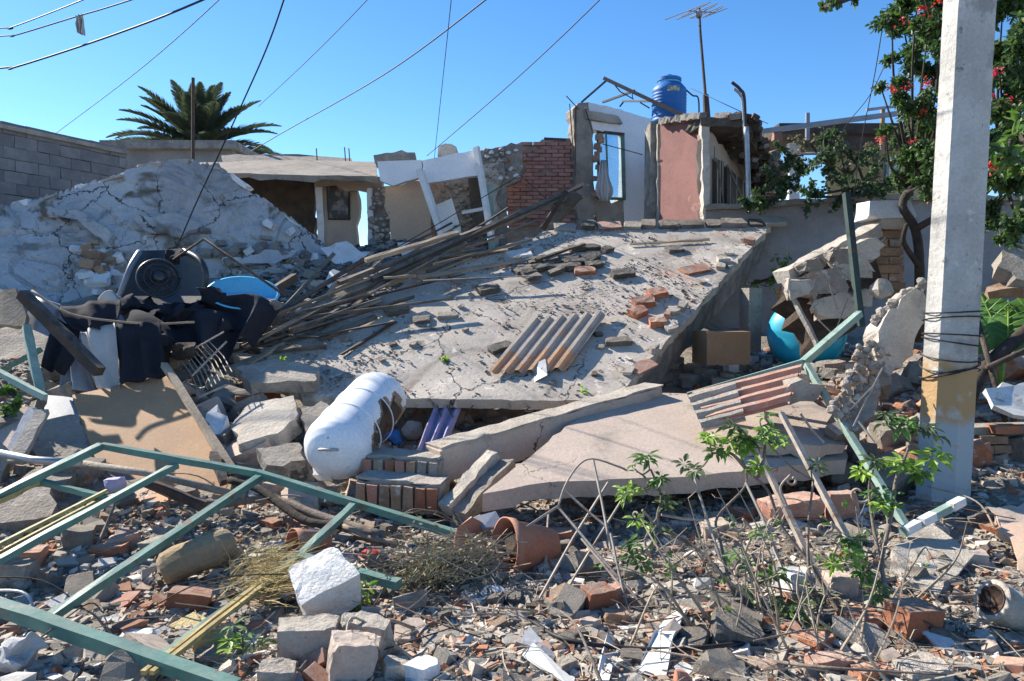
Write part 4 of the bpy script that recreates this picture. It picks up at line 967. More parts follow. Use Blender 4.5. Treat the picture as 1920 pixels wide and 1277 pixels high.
for k in range(40):
    x = rng.uniform(-1.2, 1.3); y = rng.uniform(7.35, 8.4); s = rng.uniform(.08, .26); mm_ = [concrete, cellar, masonry, brick_old][k % 4]; v, f = g_chunk(rng, s*1.3, s, s*.6); p = Vector((x, y, H(x, y) - .02)); M3 = Matrix.Rotation(rng.random()*6, 3, 'Z') @ Matrix.Rotation(rng.gauss(0, .3), 3, 'X')
    tag(mo('crushed_lump', [p + M3 @ q for q in v], f, mm_), f"{'large' if s > .19 else ('small' if s < .12 else 'mid-sized')} {ADJ[mm_]} crushed lump under the roof slab {'behind the tank' if x < -.6 else ('behind the lilac cloth' if x < .2 else 'above the plastered beam')}", 'rubble lump', 'crushed lumps under the roof slab')
rng = random.Random(33)
def pxp(seq): return [P(*s) for s in seq]
def rod(name, seq, r_, m, label=None, cat=None, group=None, parent=None, smooth_n=0, n_=6, r1=None):
    q = pxp(seq)
    if smooth_n: q = curve(q, smooth_n)
    v, f = g_tube(q, r_, n_, r1); o = mo(name, v, f, m, parent, smooth=n_ > 5)
    return tag(o, label, cat, group) if label else o
def bar(name, a, b, w_, h_, m, label=None, cat=None, group=None, parent=None, seg=5, jit=.006, roll=0):
    v, f = g_bar(P(*a), P(*b), w_, h_, roll=roll, jit=jit, rng=rng, seg=seg); o = mo(name, v, f, m, parent)
    return tag(o, label, cat, group) if label else o
def pplate(name, pts, thick, m, label=None, cat=None, group=None, parent=None, jag=.01, step=.1):
    o = plate(name, pxp(pts), thick, m, parent, jag=jag, step=step, rng=rng); return tag(o, label, cat, group) if label else o

# ---------------------------------------------------------------- junk heap on the left: fan, chair, basin, clothes
ch = thing('plastic_chair', 'black plastic chair tipped over behind the heap of dark clothes', 'chair', P(330, 600, 8.8))
def shell(rows, nu=14, bulge=.12, seed=1):
    V = []; F = []
    ls = curve([a for a, b in rows], 5); rs_ = curve([b for a, b in rows], 5)
    for a, b in zip(ls, rs_):
        m_ = (a+b)/2; out = (m_ - CAM).normalized()
        for i in range(nu+1):
            t = i/nu; V.append(a.lerp(b, t) + out*(bulge*math.sin(math.pi*t)))
    n_ = nu+1
    for j in range(len(ls)-1):
        for i in range(nu): F.append([j*n_+i, j*n_+i+1, (j+1)*n_+i+1, (j+1)*n_+i])
    k = len(V); V += [q + (q-CAM).normalized()*.02 for q in V]; F += [[k+i for i in q][::-1] for q in F]
    return V, F
V, F = shell([(P(262, 470, 8.9), P(345, 468, 8.9)), (P(245, 500, 8.8), P(375, 490, 8.8)), (P(232, 545, 8.7), P(388, 540, 8.7)), (P(225, 590, 8.6), P(380, 598, 8.6))], bulge=.22)
mo('backrest', V, F, plastic_black, ch, smooth=True)
rod('arm', [(262, 472, 8.8), (245, 500, 8.6), (230, 540, 8.5), (222, 560, 8.5)], .035, plastic_grey, parent=ch, smooth_n=5)
rod('arm', [(345, 470, 8.8), (372, 485, 8.6), (386, 510, 8.5), (384, 545, 8.5)], .035, plastic_black, parent=ch, smooth_n=5)
for a, b in (((255, 560, 8.6), (245, 600, 8.4)), ((350, 570, 8.7), (372, 610, 8.5))): rod('leg', [a, b], .03, plastic_black, parent=ch)
V, F = shell([(P(225, 555, 8.5), P(380, 555, 8.5)), (P(240, 600, 8.2), P(370, 610, 8.2))], bulge=.05); mo('seat', V, F, plastic_black, ch, smooth=True)
fc = P(298, 522, 8.2); fn = thing('fan', 'round black fan grille resting against the tipped black chair', 'fan', fc - Vector((0, 0, .22)))
ax = (CAM - fc).normalized() + Vector((.1, 0, .35)); q3 = ax.normalized().to_track_quat('Z', 'Y').to_matrix()
for rr_, zz in ((.215, 0), (.15, .035), (.09, .055)):
    v, f = g_tube([Vector((math.cos(a)*rr_, math.sin(a)*rr_, zz)) for a in np.linspace(0, 2*math.pi, 41)], .007 if rr_ < .2 else .016, 5); mo('ring', xf(v, fc, q3), f, plastic_black, fn, smooth=True)
for k in range(30):
    a = k*6.283/30; v, f = g_tube([Vector((math.cos(a)*.05, math.sin(a)*.05, .06)), Vector((math.cos(a)*.15, math.sin(a)*.15, .035)), Vector((math.cos(a)*.215, math.sin(a)*.215, 0))], .0035, 4); mo('spoke', xf(v, fc, q3), f, plastic_black, fn)
v, f = lathe([(.055, .05), (.055, .075), (.04, .085)], 20); mo('hub', xf(v, fc, q3), f, plastic_black, fn, smooth=True)
v, f = lathe([(.20, -.03), (.21, -.02), (.205, -.01)], 28); mo('back_plate', xf(v, fc, q3), f, plastic_black, fn)
for k in range(4):
    a = k*1.57; g = [Vector((math.cos(a)*.04, math.sin(a)*.04, .01)), Vector((math.cos(a+.2)*.18, math.sin(a+.2)*.18, .0)), Vector((math.cos(a+.75)*.18, math.sin(a+.75)*.18, .025)), Vector((math.cos(a+.9)*.05, math.sin(a+.9)*.05, .02))]
    mo('blade', xf(g + [q - Vector((0, 0, .004)) for q in g], fc, q3), BOXF, plastic_black, fn)
bc = P(456, 566, 8.45); bs = thing('plastic_basin', 'sky-blue plastic basin lying tilted on the dark junk heap', 'basin', bc)
q3 = Vector((.25, -.58, .76)).normalized().to_track_quat('Z', 'Y').to_matrix(); prof = [(.02, 0), (.24, 0), (.27, .02), (.36, .15), (.385, .155), (.39, .165), (.36, .168), (.26, .035), (.23, .018), (.02, .018)]
v, f = lathe(prof, 36); v = [Vector((q.x*1.0, q.y*.75, q.z)) for q in v]; mo('bowl', xf(v, bc - Vector((0, 0, .02)), q3), f, plastic_sky, bs, smooth=True)
for k, (px, py, d, sx, sz, m, lab) in enumerate(((250, 575, 8.1, .5, .22, black_cloth, 'crumpled black cloth bundle under the fan'), (345, 585, 8.0, .55, .26, black_cloth, 'crumpled black cloth bundle right of the fan'), (395, 560, 8.2, .4, .25, black_cloth, 'black bundle left of the blue basin'), (180, 585, 7.7, .4, .18, plastic_grey, 'grey cloth bundle above the white cloth'), (300, 640, 7.5, .4, .2, black_cloth, 'dark bundle at the right end of the clothes line'), (345, 660, 7.5, .35, .2, soil_root, 'dark brown bundle above the wire rack'), (500, 575, 8.2, .35, .2, cellar, 'dark lump right of the blue basin'), (330, 480, 8.5, .3, .2, black_cloth, 'black rag hanging over the chair back'), (420, 612, 8.0, .5, .2, black_cloth, 'black rag heap below the blue basin'), (215, 560, 8.2, .3, .14, white_cloth, 'pale rag beside the black chair arm'))):
    r_ = random.Random(k + 40); v, f = g_chunk(r_, sx, sx*.7, sz, 'round', 4); p = P(px, py, d) - Vector((0, 0, sz*.5)); tag(mo('cloth_bundle', [p + q + Vector((mnoise.noise(q*9 + Vector((k, 0, 0))), mnoise.noise(q*9 + Vector((4, k, 0))), mnoise.noise(q*9 + Vector((0, 4, k)))))*.10*sx*2 for q in v], f, m, smooth=True), lab, 'bundle')
rod('bent_rod', [(325, 487, 8.2), (382, 448, 8.1), (450, 495, 8.0), (535, 555, 7.9)], .014, wood_dark, 'bent dark rod arching over the fan and the blue basin', 'rod')
# clothes line heap
cloth = lambda name, rows, m, lab, **kw: tag(cloth_sheet(name, [(P(*a), P(*b)) for a, b in rows], m, **kw), lab, 'cloth', 'clothes hanging on the junk heap')
cloth('dark_garment', [((112, 575, 7.5), (225, 560, 7.5)), ((120, 600, 7.35), (222, 590, 7.35)), ((140, 620, 7.3), (205, 618, 7.3))], black_cloth, 'black garment slung over the line above the white cloth', amp=.05, freq=10, seed=2)
cloth('white_garment', [((148, 622, 7.3), (216, 604, 7.3)), ((155, 665, 7.2), (222, 660, 7.2)), ((172, 712, 7.1), (224, 716, 7.1)), ((182, 732, 7.05), (226, 728, 7.05))], white_cloth, 'white cloth hanging between the black garments above the plywood', amp=.05, freq=9, seed=4)
cloth('dark_garment', [((214, 606, 7.32), (300, 602, 7.35)), ((218, 660, 7.2), (306, 650, 7.2)), ((226, 722, 7.05), (312, 704, 7.05))], black_cloth, 'big black cloth hanging right of the white cloth above the plywood', amp=.04, freq=13, seed=6)
cloth('dark_garment', [((108, 600, 7.4), (150, 610, 7.4)), ((88, 650, 7.2), (140, 660, 7.2)), ((80, 692, 7.1), (118, 700, 7.1))], black_cloth, 'dark blue garment hanging left of the sloping dark timber', amp=.05, freq=9, seed=8)
cloth('grey_garment', [((130, 625, 7.5), (165, 640, 7.45)), ((118, 680, 7.35), (165, 690, 7.3)), ((112, 735, 7.2), (180, 735, 7.15))], plastic_grey, 'dull grey cloth behind the sloping dark timber', amp=.06, freq=10, seed=9)
cloth('black_sheeting', [((225, 585, 8.1), (400, 570, 8.2)), ((250, 625, 7.7), (520, 560, 8.2)), ((310, 680, 7.5), (470, 640, 7.9))], black_cloth, 'black plastic sheeting spread below the blue basin', amp=.15, freq=17, seed=12, nu=60)
rod('clothes_line', [(60, 545, 7.4), (130, 588, 7.3), (230, 604, 7.3), (300, 607, 7.4), (365, 604, 7.5)], .012, wood_pale, 'pale stick line carrying the hanging black and white clothes', 'pole', smooth_n=5)
bar('sloping_timber', (42, 552, 7.0), (188, 697, 6.7), .09, .09, wood_dark, 'dark square timber sloping down across the hanging clothes', 'timber')
pplate('pale_board', [(-60, 545, 7.5), (30, 540, 7.4), (48, 590, 7.2), (45, 612, 7.1), (-60, 600, 7.2)], .04, wood_pale, 'pale board edge poking in at the left border above the green bars', 'board')
V, F = shell([(P(40, 575, 7.6), P(118, 590, 7.6)), (P(60, 553, 7.5), P(112, 572, 7.5)), (P(44, 610, 7.3), P(110, 640, 7.3))], bulge=-.1); tag(mo('curved_cover', V, F, plastic_grey, smooth=True), 'curved grey lid behind the sloping dark timber', 'lid')
bar('pale_post', (50, 612, 6.9), (76, 742, 6.6), .07, .06, green_pale, 'pale green post standing left of the hanging clothes', 'post')
for a, b, lab in (((-40, 678, 6.8), (85, 745, 6.4), 'faded green bar sloping down at the left border'), ((-30, 712, 6.8), (78, 655, 7.0), 'green bar crossing behind the pale green post'), ((-40, 622, 7.2), (28, 604, 7.3), 'short green bar under the pale board at the left border')):
    bar('green_bar', a, b, .05, .05, green_metal if 'faded' not in lab else green_pale, lab, 'bar')
# oven rack
rk = thing('wire_rack', 'tilted wire rack standing in shadow right of the clothes heap', 'rack', P(390, 745, 7.2))
for k in range(9):
    t = k/8; a = (335 + 55*t, 668 - 30*t, 7.5); b = (375 + 60*t, 742 - 45*t, 7.1); rod('wire', [a, ((a[0]+b[0])/2 + 6, (a[1]+b[1])/2, 7.35), b], .006, iron_white, parent=rk, n_=4)
rod('rim', [(335, 670, 7.45), (420, 622, 7.5)], .009, iron_white, parent=rk, n_=5); rod('rim', [(360, 705, 7.2), (425, 640, 7.4)], .01, iron_white, parent=rk, n_=5)
rod('rim', [(372, 745, 7.05), (425, 722, 7.1)], .012, iron_white, parent=rk, n_=5)

# plywood
pw_ = [(135, 741, 7.05), (222, 722, 7.15), (314, 704, 7.25), (380, 812, 6.55), (444, 922, 5.85), (432, 940, 5.75), (330, 930, 5.85), (212, 938, 5.8), (180, 862, 6.25)]
a, b, c_ = P(135, 741, 7.0), P(314, 704, 7.2), P(432, 940, 5.75); pp = Plane(a, b, c_)
o = plate('plywood_sheet', [pp.at(x, y) for x, y, _ in pw_], .018, plywood, jag=.004, step=.15, rng=rng); tag(o, 'large brown plywood sheet leaning below the hanging clothes', 'plywood sheet')
bar('wooden_batten', (308, 684, 7.1), (436, 884, 5.95), .06, .05, wood_pale, 'pale wooden batten lying along the right edge of the plywood', 'batten')
bar('wooden_batten', (400, 852, 6.05), (420, 905, 5.8), .06, .06, wood_dark, 'short dark batten end at the lower right of the plywood', 'batten')
# slabs left of the plywood
for pts, t, m, lab in (
    (((62, 790, 6.6), (150, 778, 6.7), (182, 862, 6.3), (165, 880, 6.1), (62, 872, 6.1)), .12, concrete, 'grey flat slab left of the plywood sheet'),
    (((-60, 770, 6.6), (38, 760, 6.8), (62, 800, 6.5), (10, 850, 6.2), (-60, 850, 6.2)), .15, plaster_pink, 'beige slab piece at the left border below the green bars'),
    (((88, 742, 7.0), (140, 745, 7.0), (160, 790, 6.7), (85, 800, 6.6)), .1, plastic_grey, 'crumpled dark grey sheet above the grey flat slab'),
    (((-40, 800, 6.0), (20, 850, 5.9), (0, 905, 5.7), (-40, 900, 5.7)), .1, concrete, 'tilted grey slab corner at the left border'),
    (((-60, 915, 5.3), (95, 912, 5.3), (103, 945, 5.1), (95, 968, 5.0), (-60, 985, 4.9)), .16, masonry, 'brown-grey concrete block under the left end of the green frame')):
    pplate('concrete_slab', pts, t, m, lab, 'slab', jag=.02, step=.09)
bar('pale_strip', (12, 868, 5.9), (62, 768, 6.4), .07, .05, plaster, 'pale plastered strip leaning beside the grey flat slab', 'strip'); bar('pale_strip', (28, 868, 5.85), (80, 772, 6.35), .1, .05, concrete_pale, 'grey strip leaning right of the pale plastered strip', 'strip')
rod('grey_pipe', [(-40, 842, 5.7), (60, 862, 5.6), (150, 868, 5.5)], .03, steel, 'grey pipe entering at the left border above the green frame', 'pipe', n_=8)
rod('grey_pipe', [(145, 868, 5.65), (280, 888, 5.6), (460, 932, 5.45)], .028, concrete, 'dusty grey pipe lying across the foot of the plywood', 'pipe', n_=8)
rod('tree_branch', [(272, 905, 5.45), (380, 945, 5.35), (500, 935, 5.5), (600, 968, 5.3), (720, 1005, 5.0)], .035, bark, 'thick grey branch lying from the plywood foot towards the pots', 'branch', smooth_n=5, n_=8)
rod('tree_branch', [(430, 900, 5.6), (490, 920, 5.5), (570, 975, 5.2), (640, 985, 5.1)], .03, bark_dark, 'dark branch crossing the thick grey branch', 'branch', smooth_n=5, n_=8)
bar('dark_bar', (275, 903, 5.35), (382, 950, 5.2), .07, .05, rust, 'short rusty bar on the plywood foot', 'bar')
# chunks between plywood and tank
for pts, t, m, lab in (
    (((430, 800, 6.7), (470, 755, 7.0), (548, 742, 7.0), (560, 775, 6.7), (520, 812, 6.4), (450, 832, 6.3)), .16, concrete_pale, 'big pale concrete slab left of the white tank'),
    (((565, 765, 6.8), (600, 752, 6.9), (648, 778, 6.7), (630, 830, 6.4), (580, 822, 6.4)), .14, concrete, 'grey concrete slab tucked behind the white tank'),
    (((385, 775, 6.8), (408, 758, 6.9), (425, 790, 6.7), (412, 815, 6.6), (388, 808, 6.6)), .14, plaster, 'small white block right of the wooden batten'),
    (((480, 840, 6.1), (560, 830, 6.2), (572, 862, 6.0), (500, 872, 5.9)), .1, cellar, 'dark grey slab under the big pale slab'),
    (((440, 690, 7.5), (520, 672, 7.7), (600, 690, 7.6), (590, 716, 7.3), (470, 718, 7.3)), .12, concrete, 'rough slab edge at the lower left of the roof slab'),
    (((590, 840, 6.0), (622, 862, 5.9), (618, 890, 5.75), (588, 890, 5.8)), .1, plaster, 'white plaster lump below the left side of the tank')):
    pplate('concrete_slab', pts, t, m, lab, 'slab', jag=.02, step=.08)
for px, py, s, lab in ((462, 765, .2, 'red brick stump lying left above the big pale slab'), (492, 752, .24, 'larger red brick lump beside the red brick stump')):
    lay('brick_lump', px, py, (s*1.3, s, s*.7), 'block', brick, lab, 'brick', surf='g')

# ---------------------------------------------------------------- white gas tank
def gas_tank():
    a, b = P(634, 838, 5.85), P(706, 752, 6.6); d = (b-a).normalized(); q3 = d.to_track_quat('Z', 'Y').to_matrix(); L_ = (b-a).length; r_ = .27
    t = thing('gas_tank', 'white cylindrical gas tank with charred torn side lying on the rubble', 'gas tank', Vector((a.x, a.y, H(a.x, a.y))))
    prof = [(.001, -.21)] + [(r_*math.sin(R(k)), -.21*math.cos(R(k))) for k in (15, 30, 45, 60, 75, 90)] + [(r_, L_*.25), (r_*1.012, L_*.27), (r_, L_*.29), (r_, L_*.6), (r_*1.01, L_*.62), (r_, L_*.64), (r_, L_)] + [(r_*math.cos(R(k)), L_ + .21*math.sin(R(k))) for k in (15, 30, 45, 60, 75, 88)]
    # resample for dents
    pr = []
    for p0, p1 in zip(prof, prof[1:]):
        k = max(1, int(math.hypot(p1[0]-p0[0], p1[1]-p0[1])/.012))
        for i in range(k): pr.append((p0[0] + (p1[0]-p0[0])*i/k, p0[1] + (p1[1]-p0[1])*i/k))
    pr.append(prof[-1]); n_ = 128; V, F = lathe(pr, n_); side = Vector((1, .0, -.25)); ls = (q3.transposed() @ side); ls.z = 0; ls.normalize()
    def dent(q):
        e = Vector((q.x, q.y, 0)); e = e.normalized() if e.length > 1e-4 else Vector((1, 0, 0))
        n1 = mnoise.noise(q*2.2)*.006; k = max(0, e.dot(ls) - .55)/.45; zz = 1 - abs((q.z - L_*.62)/(L_*.5)); cr = max(0, zz)*k*.07*(1 + mnoise.noise(q*9))
        return q + e*(n1 - cr)
    V = [dent(q) for q in V]
    burn = set(); scor = set()
    m_ = len(pr)
    for i in range(m_-1):
        for k in range(n_):
            c0 = (V[i*n_+k] + V[(i+1)*n_+(k+1) % n_])/2; e = Vector((c0.x, c0.y, 0)).normalized(); an = e.dot(ls); zz = (c0.z - L_*.60)/(L_*.52)
            s = an - .66 - .5*zz*zz + .30*mnoise.noise(c0*6) + .15*mnoise.noise(c0*15)
            if s > 0: burn.add(i*n_+k)
            elif s > -.13: scor.add(i*n_+k)
    W = xf(V, a, q3)
    o = mo('shell', W, F, [enamel, char_, scorch], t, smooth=True)
    for i in burn: o.data.polygons[i].material_index = 1
    for i in scor: o.data.polygons[i].material_index = 2
    lp = []
    for k in range(7):
        an = R(20 + 0*k)
    for zz, nm in ((L_*.27, 'weld_ring'), (L_*.62, 'weld_ring')):
        v, f = g_tube([Vector((math.cos(x)*(r_+.002), math.sin(x)*(r_+.002), zz)) for x in np.linspace(0, 6.2832, 49)], .006, 5); mo(nm, xf(v, a, q3), f, enamel, t, smooth=True)
    v, f = g_tube([Vector((.06, .03, L_+.19)), Vector((.06, .03, L_+.27))], .035, 10); mo('valve', xf(v, a, q3), f, rust, t, smooth=True)
    v, f = g_tube(curve([Vector((-.1, .08, -.17)), Vector((-.06, .1, -.215)), Vector((.02, .1, -.215)), Vector((.06, .08, -.19))], 4), .012, 6); mo('handle', xf(v, a, q3), f, steel, t, smooth=True)
gas_tank()
tag(cloth_sheet('lilac_cloth', [(P(818, 752, 7.6), P(868, 758, 7.6)), (P(800, 800, 7.3), P(848, 805, 7.3)), (P(782, 850, 7.0), P(830, 852, 7.0))], lilac_cloth, amp=.05, freq=16), 'lilac cloth hanging in the gap under the roof slab', 'cloth')
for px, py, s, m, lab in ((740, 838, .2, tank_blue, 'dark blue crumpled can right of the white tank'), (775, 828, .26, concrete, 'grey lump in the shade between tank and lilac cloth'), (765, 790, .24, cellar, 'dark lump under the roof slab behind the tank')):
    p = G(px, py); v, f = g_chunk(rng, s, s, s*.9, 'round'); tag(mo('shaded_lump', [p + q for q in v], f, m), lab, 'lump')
# masonry blocks in front of the beam
def masonry_block(pts, d, depth, h_, lab, seed):
    """a fallen piece of brickwork: bricks on edge set in mortar"""
    r = random.Random(seed); a, b = P(*pts[0], d[0]), P(*pts[1], d[1]); ex = (b-a).normalized(); L_ = (b-a).length; up = Vector((0, 0, 1)); ey = up.cross(ex).normalized(); ey = ey if ey.y > 0 else -ey
    t = thing('masonry_block', lab, 'masonry block', (a+b)/2)
    v, f = g_bar(a + up*h_/2 + ey*depth/2, b + up*h_/2 + ey*depth/2, depth, h_, jit=.012, rng=r, seg=10); mo('mortar_body', v, f, mortar, t)
    nb = max(3, int(L_/.085)); step = L_/nb
    for k in range(nb):
        c = a + ex*step*(k+.5) + up*h_*.52 + ey*(.01 - .018)
        v, f = g_box(Vector(), ex*(step*.40), ey*.03, up*(h_*.40)); mo('brick', [c + q + Vector((r.uniform(-1, 1), r.uniform(-1, 1), r.uniform(-1, 1)))*.006 for q in v], f, r.choice([brick_old, brick, masonry, brick_pink]), t)
    v, f = g_bar(a + up*(h_+.008) + ey*depth/2, b + up*(h_+.008) + ey*depth/2, depth*.96, .02, jit=.008, rng=r, seg=10); mo('mortar_bed', v, f, concrete_pale, t)
masonry_block(((682, 893), (824, 900)), (5.75, 5.65), .28, .15, 'upper of two brickwork blocks stacked right of the white tank', 1)
masonry_block(((668, 952), (824, 966)), (5.45, 5.35), .28, .21, 'lower of two brickwork blocks stacked right of the white tank', 2)
bar('broken_beam', (838, 958, 5.3), (925, 855, 5.75), .1, .12, concrete_pale, 'short broken concrete beam leaning against the brickwork blocks', 'beam', seg=8, jit=.012)
bar('broken_beam', (862, 968, 5.25), (955, 872, 5.7), .12, .1, masonry, 'brown broken beam leaning right of the short concrete one', 'beam', seg=8, jit=.015)

# ---------------------------------------------------------------- utility pole
def pole():
    b0 = P(1766, 952, 5.7); top = P(1818, 0, 5.7); d = (top - b0).normalized(); b0 = b0 - d*.6; Ht = 9.0
    t = thing('utility_pole', 'tall octagonal concrete utility pole with ochre and blue painted foot', 'utility pole', b0)
    fr = Vector((CAM.x - b0.x, CAM.y - b0.y, 0)).normalized(); sd = Vector((-fr.y, fr.x, 0))
    V = []; F = []; N_ = 170
    for i in range(N_+1):
        z = Ht*(i/N_)**1.3; r_ = .199 - .0035*z
        for k in range(8):
            a = R(22.5 + 45*k); j = 1 + .012*mnoise.noise(Vector((k*3.1, z*2.3, 0))) - .05*max(0, mnoise.noise(Vector((k*7.7, z*9, 4))) - .2)
            V.append(b0 + d*z + fr*(math.cos(a)*r_*j) + sd*(math.sin(a)*r_*j))
    for i in range(N_):
        for k in range(8): j = (k+1) % 8; F.append([i*8+k, i*8+j, (i+1)*8+j, (i+1)*8+k])
    F.append(list(range(8))[::-1]); F.append([N_*8+k for k in range(8)])
    m = mat('pole_paint', (.52, .51, .48), (.40, .39, .365), 2.2, bump=.6, bscale=25, rnd=0, spots=[((.33, .31, .29), 3, .54, .66), ((.24, .22, .2), 11, .62, .69), ((.62, .61, .58), 5, .6, .68)])
    N = m.node_tree.nodes; Lk = m.node_tree.links; bs = N['Principled BSDF']; src = bs.inputs['Base Color'].links[0].from_socket
    tc = N.new('ShaderNodeTexCoord'); sp = N.new('ShaderNodeSeparateXYZ'); Lk.new(tc.outputs['Object'], sp.inputs[0])
    nz = N.new('ShaderNodeTexNoise'); nz.inputs['Scale'].default_value = 6; nz.inputs['Detail'].default_value = 8; Lk.new(tc.outputs['Object'], nz.inputs['Vector'])
    md = N.new('ShaderNodeMath'); md.operation = 'MULTIPLY_ADD'; md.inputs[1].default_value = .28; Lk.new(nz.outputs[0], md.inputs[0]); Lk.new(sp.outputs[2], md.inputs[2])
    def band(src_, col, z0, soft, flake, keep):
        mr = N.new('ShaderNodeMapRange'); mr.inputs['From Min'].default_value = z0+soft; mr.inputs['From Max'].default_value = z0; Lk.new(md.outputs[0], mr.inputs['Value'])
        n2 = N.new('ShaderNodeTexNoise'); n2.inputs['Scale'].default_value = flake; n2.inputs['Detail'].default_value = 8; Lk.new(tc.outputs['Object'], n2.inputs['Vector'])
        m2 = N.new('ShaderNodeMapRange'); m2.inputs['From Min'].default_value = .70; m2.inputs['From Max'].default_value = .60; m2.inputs['To Min'].default_value = keep; Lk.new(n2.outputs[0], m2.inputs['Value'])
        mu = N.new('ShaderNodeMath'); mu.operation = 'MULTIPLY'; Lk.new(mr.outputs[0], mu.inputs[0]); Lk.new(m2.outputs[0], mu.inputs[1])
        mx = N.new('ShaderNodeMix'); mx.data_type = 'RGBA'; Lk.new(mu.outputs[0], mx.inputs[0]); Lk.new(src_, mx.inputs[6]); mx.inputs[7].default_value = (*col, 1); return mx.outputs[2]
    z_och = P(1765, 690, 5.7).z - b0.z + .12; z_blu = P(1765, 775, 5.7).z - b0.z + .05
    c = band(src, (.40, .265, .13), z_och, .16, 7, .15); c = band(c, (.33, .39, .42), z_blu, .10, 6, .25); Lk.new(c, bs.inputs['Base Color'])
    mo('shaft', V, F, m, t)
    for k, (py, sg) in enumerate(((585, .02), (598, .05), (628, .03), (640, .06), (668, .06), (682, .10), (694, .12), (704, .14))):
        z = (P(1765, py, 5.7) - b0).z; r_ = .206 - .0035*z
        pts = [b0 + d*(z + sg*math.sin(a + k)*.5) + fr*(math.cos(a)*r_) + sd*(math.sin(a)*r_) for a in np.linspace(-1.9, 1.9, 18)]
        v, f = g_tube(pts, .0055, 4); mo('wire_wrap', v, f, cable, t)
pole()

# ---------------------------------------------------------------- right bank: stone wall piece, pillar, big lumps
fw = thing('stone_wall_piece', 'tilted fallen piece of rubble stone wall right of the roof slab', 'wall piece', P(1560, 620, 7.9))
pplate('earth_core', [(1470, 524, 7.9), (1640, 440, 8.3), (1652, 520, 8.2), (1615, 606, 7.8), (1535, 648, 7.6)], .3, soil_root, parent=fw, jag=.03)
bar('cap_strip', (1466, 520, 7.75), (1640, 432, 8.15), .22, .13, concrete_pale, parent=fw, seg=14, jit=.016)
bar('edge_strip', (1470, 526, 7.7), (1534, 650, 7.4), .05, .04, concrete_pale, parent=fw, seg=8)
for px, py, w_, h_ in ((1498, 540, 48, 34), (1548, 528, 62, 46), (1600, 500, 58, 42), (1560, 575, 66, 44), (1625, 470, 42, 40), (1610, 560, 36, 30), (1520, 500, 40, 26), (1575, 480, 40, 30)):
    p = P(px, py + h_/2, 7.62); s = 7.6/1400; v, f = g_chunk(rng, w_*s, .2, h_*s, 'block'); mo('stone', [p + Matrix.Rotation(rng.uniform(-.5, .2), 3, 'Y') @ q for q in v], f, rng.choice([concrete_pale, concrete, masonry]), fw, smooth=False)
for a, b in (((1540, 480, 7.5), (1600, 530, 7.4)), ((1555, 535, 7.4), (1570, 580, 7.4)), ((1590, 560, 7.4), (1555, 650, 7.3)), ((1535, 600, 7.4), (1560, 625, 7.4)), ((1660, 445, 7.9), (1610, 500, 7.6))): rod('rebar', [a, b], .008, iron_white, parent=fw, n_=4)
bp_ = thing('brick_pillar', 'broken brick pillar with white plaster cap left of the utility pole', 'pillar', P(1660, 530, 8.3))
d0 = 8.3; s = d0/1400
p = P(1655, 414, d0); v, f = g_chunk(random.Random(4), 80*s, .38, 36*s, 'block'); mo('cap', [p + q for q in v], f, plaster, bp_)
p = P(1664, 432, d0); v, f = g_chunk(random.Random(6), 54*s, .32, 22*s, 'block'); mo('neck', [p + q for q in v], f, concrete_pale, bp_)
p0, p1 = P(1664, 432, d0), P(1668, 560, d0); v, f = g_bar(p0 + Vector((0, .15, 0)), p1 + Vector((0, .15, 0)), .28, .25); mo('mortar_core', v, f, mortar, bp_)
for k in range(8):
    c = p0.lerp(p1, (k+.5)/8); hb_ = (p0.z-p1.z)/8*.42
    if k % 2:
        for sx in (-.085, .085): v, f = g_box(c + Vector((sx + rng.uniform(-.01, .01), .14, 0)), Vector((.078, 0, 0)), Vector((0, .15, 0)), Vector((0, 0, hb_))); mo('brick', [q + Vector((rng.uniform(-1, 1),)*3)*.006 for q in v], f, brick_old, bp_)
    else: v, f = g_box(c + Vector((rng.uniform(-.012, .012), .14, 0)), Vector((.165, 0, 0)), Vector((0, .15, 0)), Vector((0, 0, hb_))); mo('brick', [q + Vector((rng.uniform(-1, 1),)*3)*.006 for q in v], f, brick_old, bp_)
p = P(1652, 566, 7.2); v, f = g_chunk(random.Random(8), .26, .24, .24, 'round'); tag(mo('round_stone', [p + q for q in v], f, concrete_pale), 'round pale stone at the foot of the brick pillar', 'stone')
for k in range(5): 
    a_ = P(1635, 528 + k*8, 7.15); b_ = P(1668, 520 + k*9, 7.1)
bar('dark_post', (1587, 362, 7.5), (1614, 612, 7.2), .06, .06, dark_green, 'dark green steel post leaning in front of the fallen stone wall', 'post', seg=1, jit=0)
big = thing('broken_column', 'large broken concrete column end leaning just left of the utility pole', 'column', P(1640, 780, 6.2))
pplate('plaster_face', [(1640, 655, 6.0), (1652, 612, 6.05), (1690, 560, 6.1), (1716, 544, 6.1), (1736, 548, 6.1), (1742, 575, 6.1), (1728, 610, 6.05), (1692, 690, 5.95), (1668, 706, 5.9), (1648, 690, 5.95)], .3, concrete_pale, parent=big, jag=.022, step=.06)
pplate('rubble_core', [(1552, 800, 5.85), (1600, 700, 6.0), (1632, 640, 6.1), (1664, 690, 5.95), (1672, 720, 5.9), (1612, 806, 5.75)], .3, masonry, parent=big, jag=.03, step=.06)
for k in range(150):
    t = rng.random(); u = rng.uniform(-1, 1); px = 1582 + 60*t + u*26; py = 795 - 140*t + u*14; p = P(px, py, 5.83 + .17*t); s = rng.uniform(.03, .09); v, f = g_chunk(rng, s, s, s, 'round'); mo('aggregate_stone', [p + q for q in v], f, rng.choice([masonry, concrete, concrete_pale, brick_old]), big)
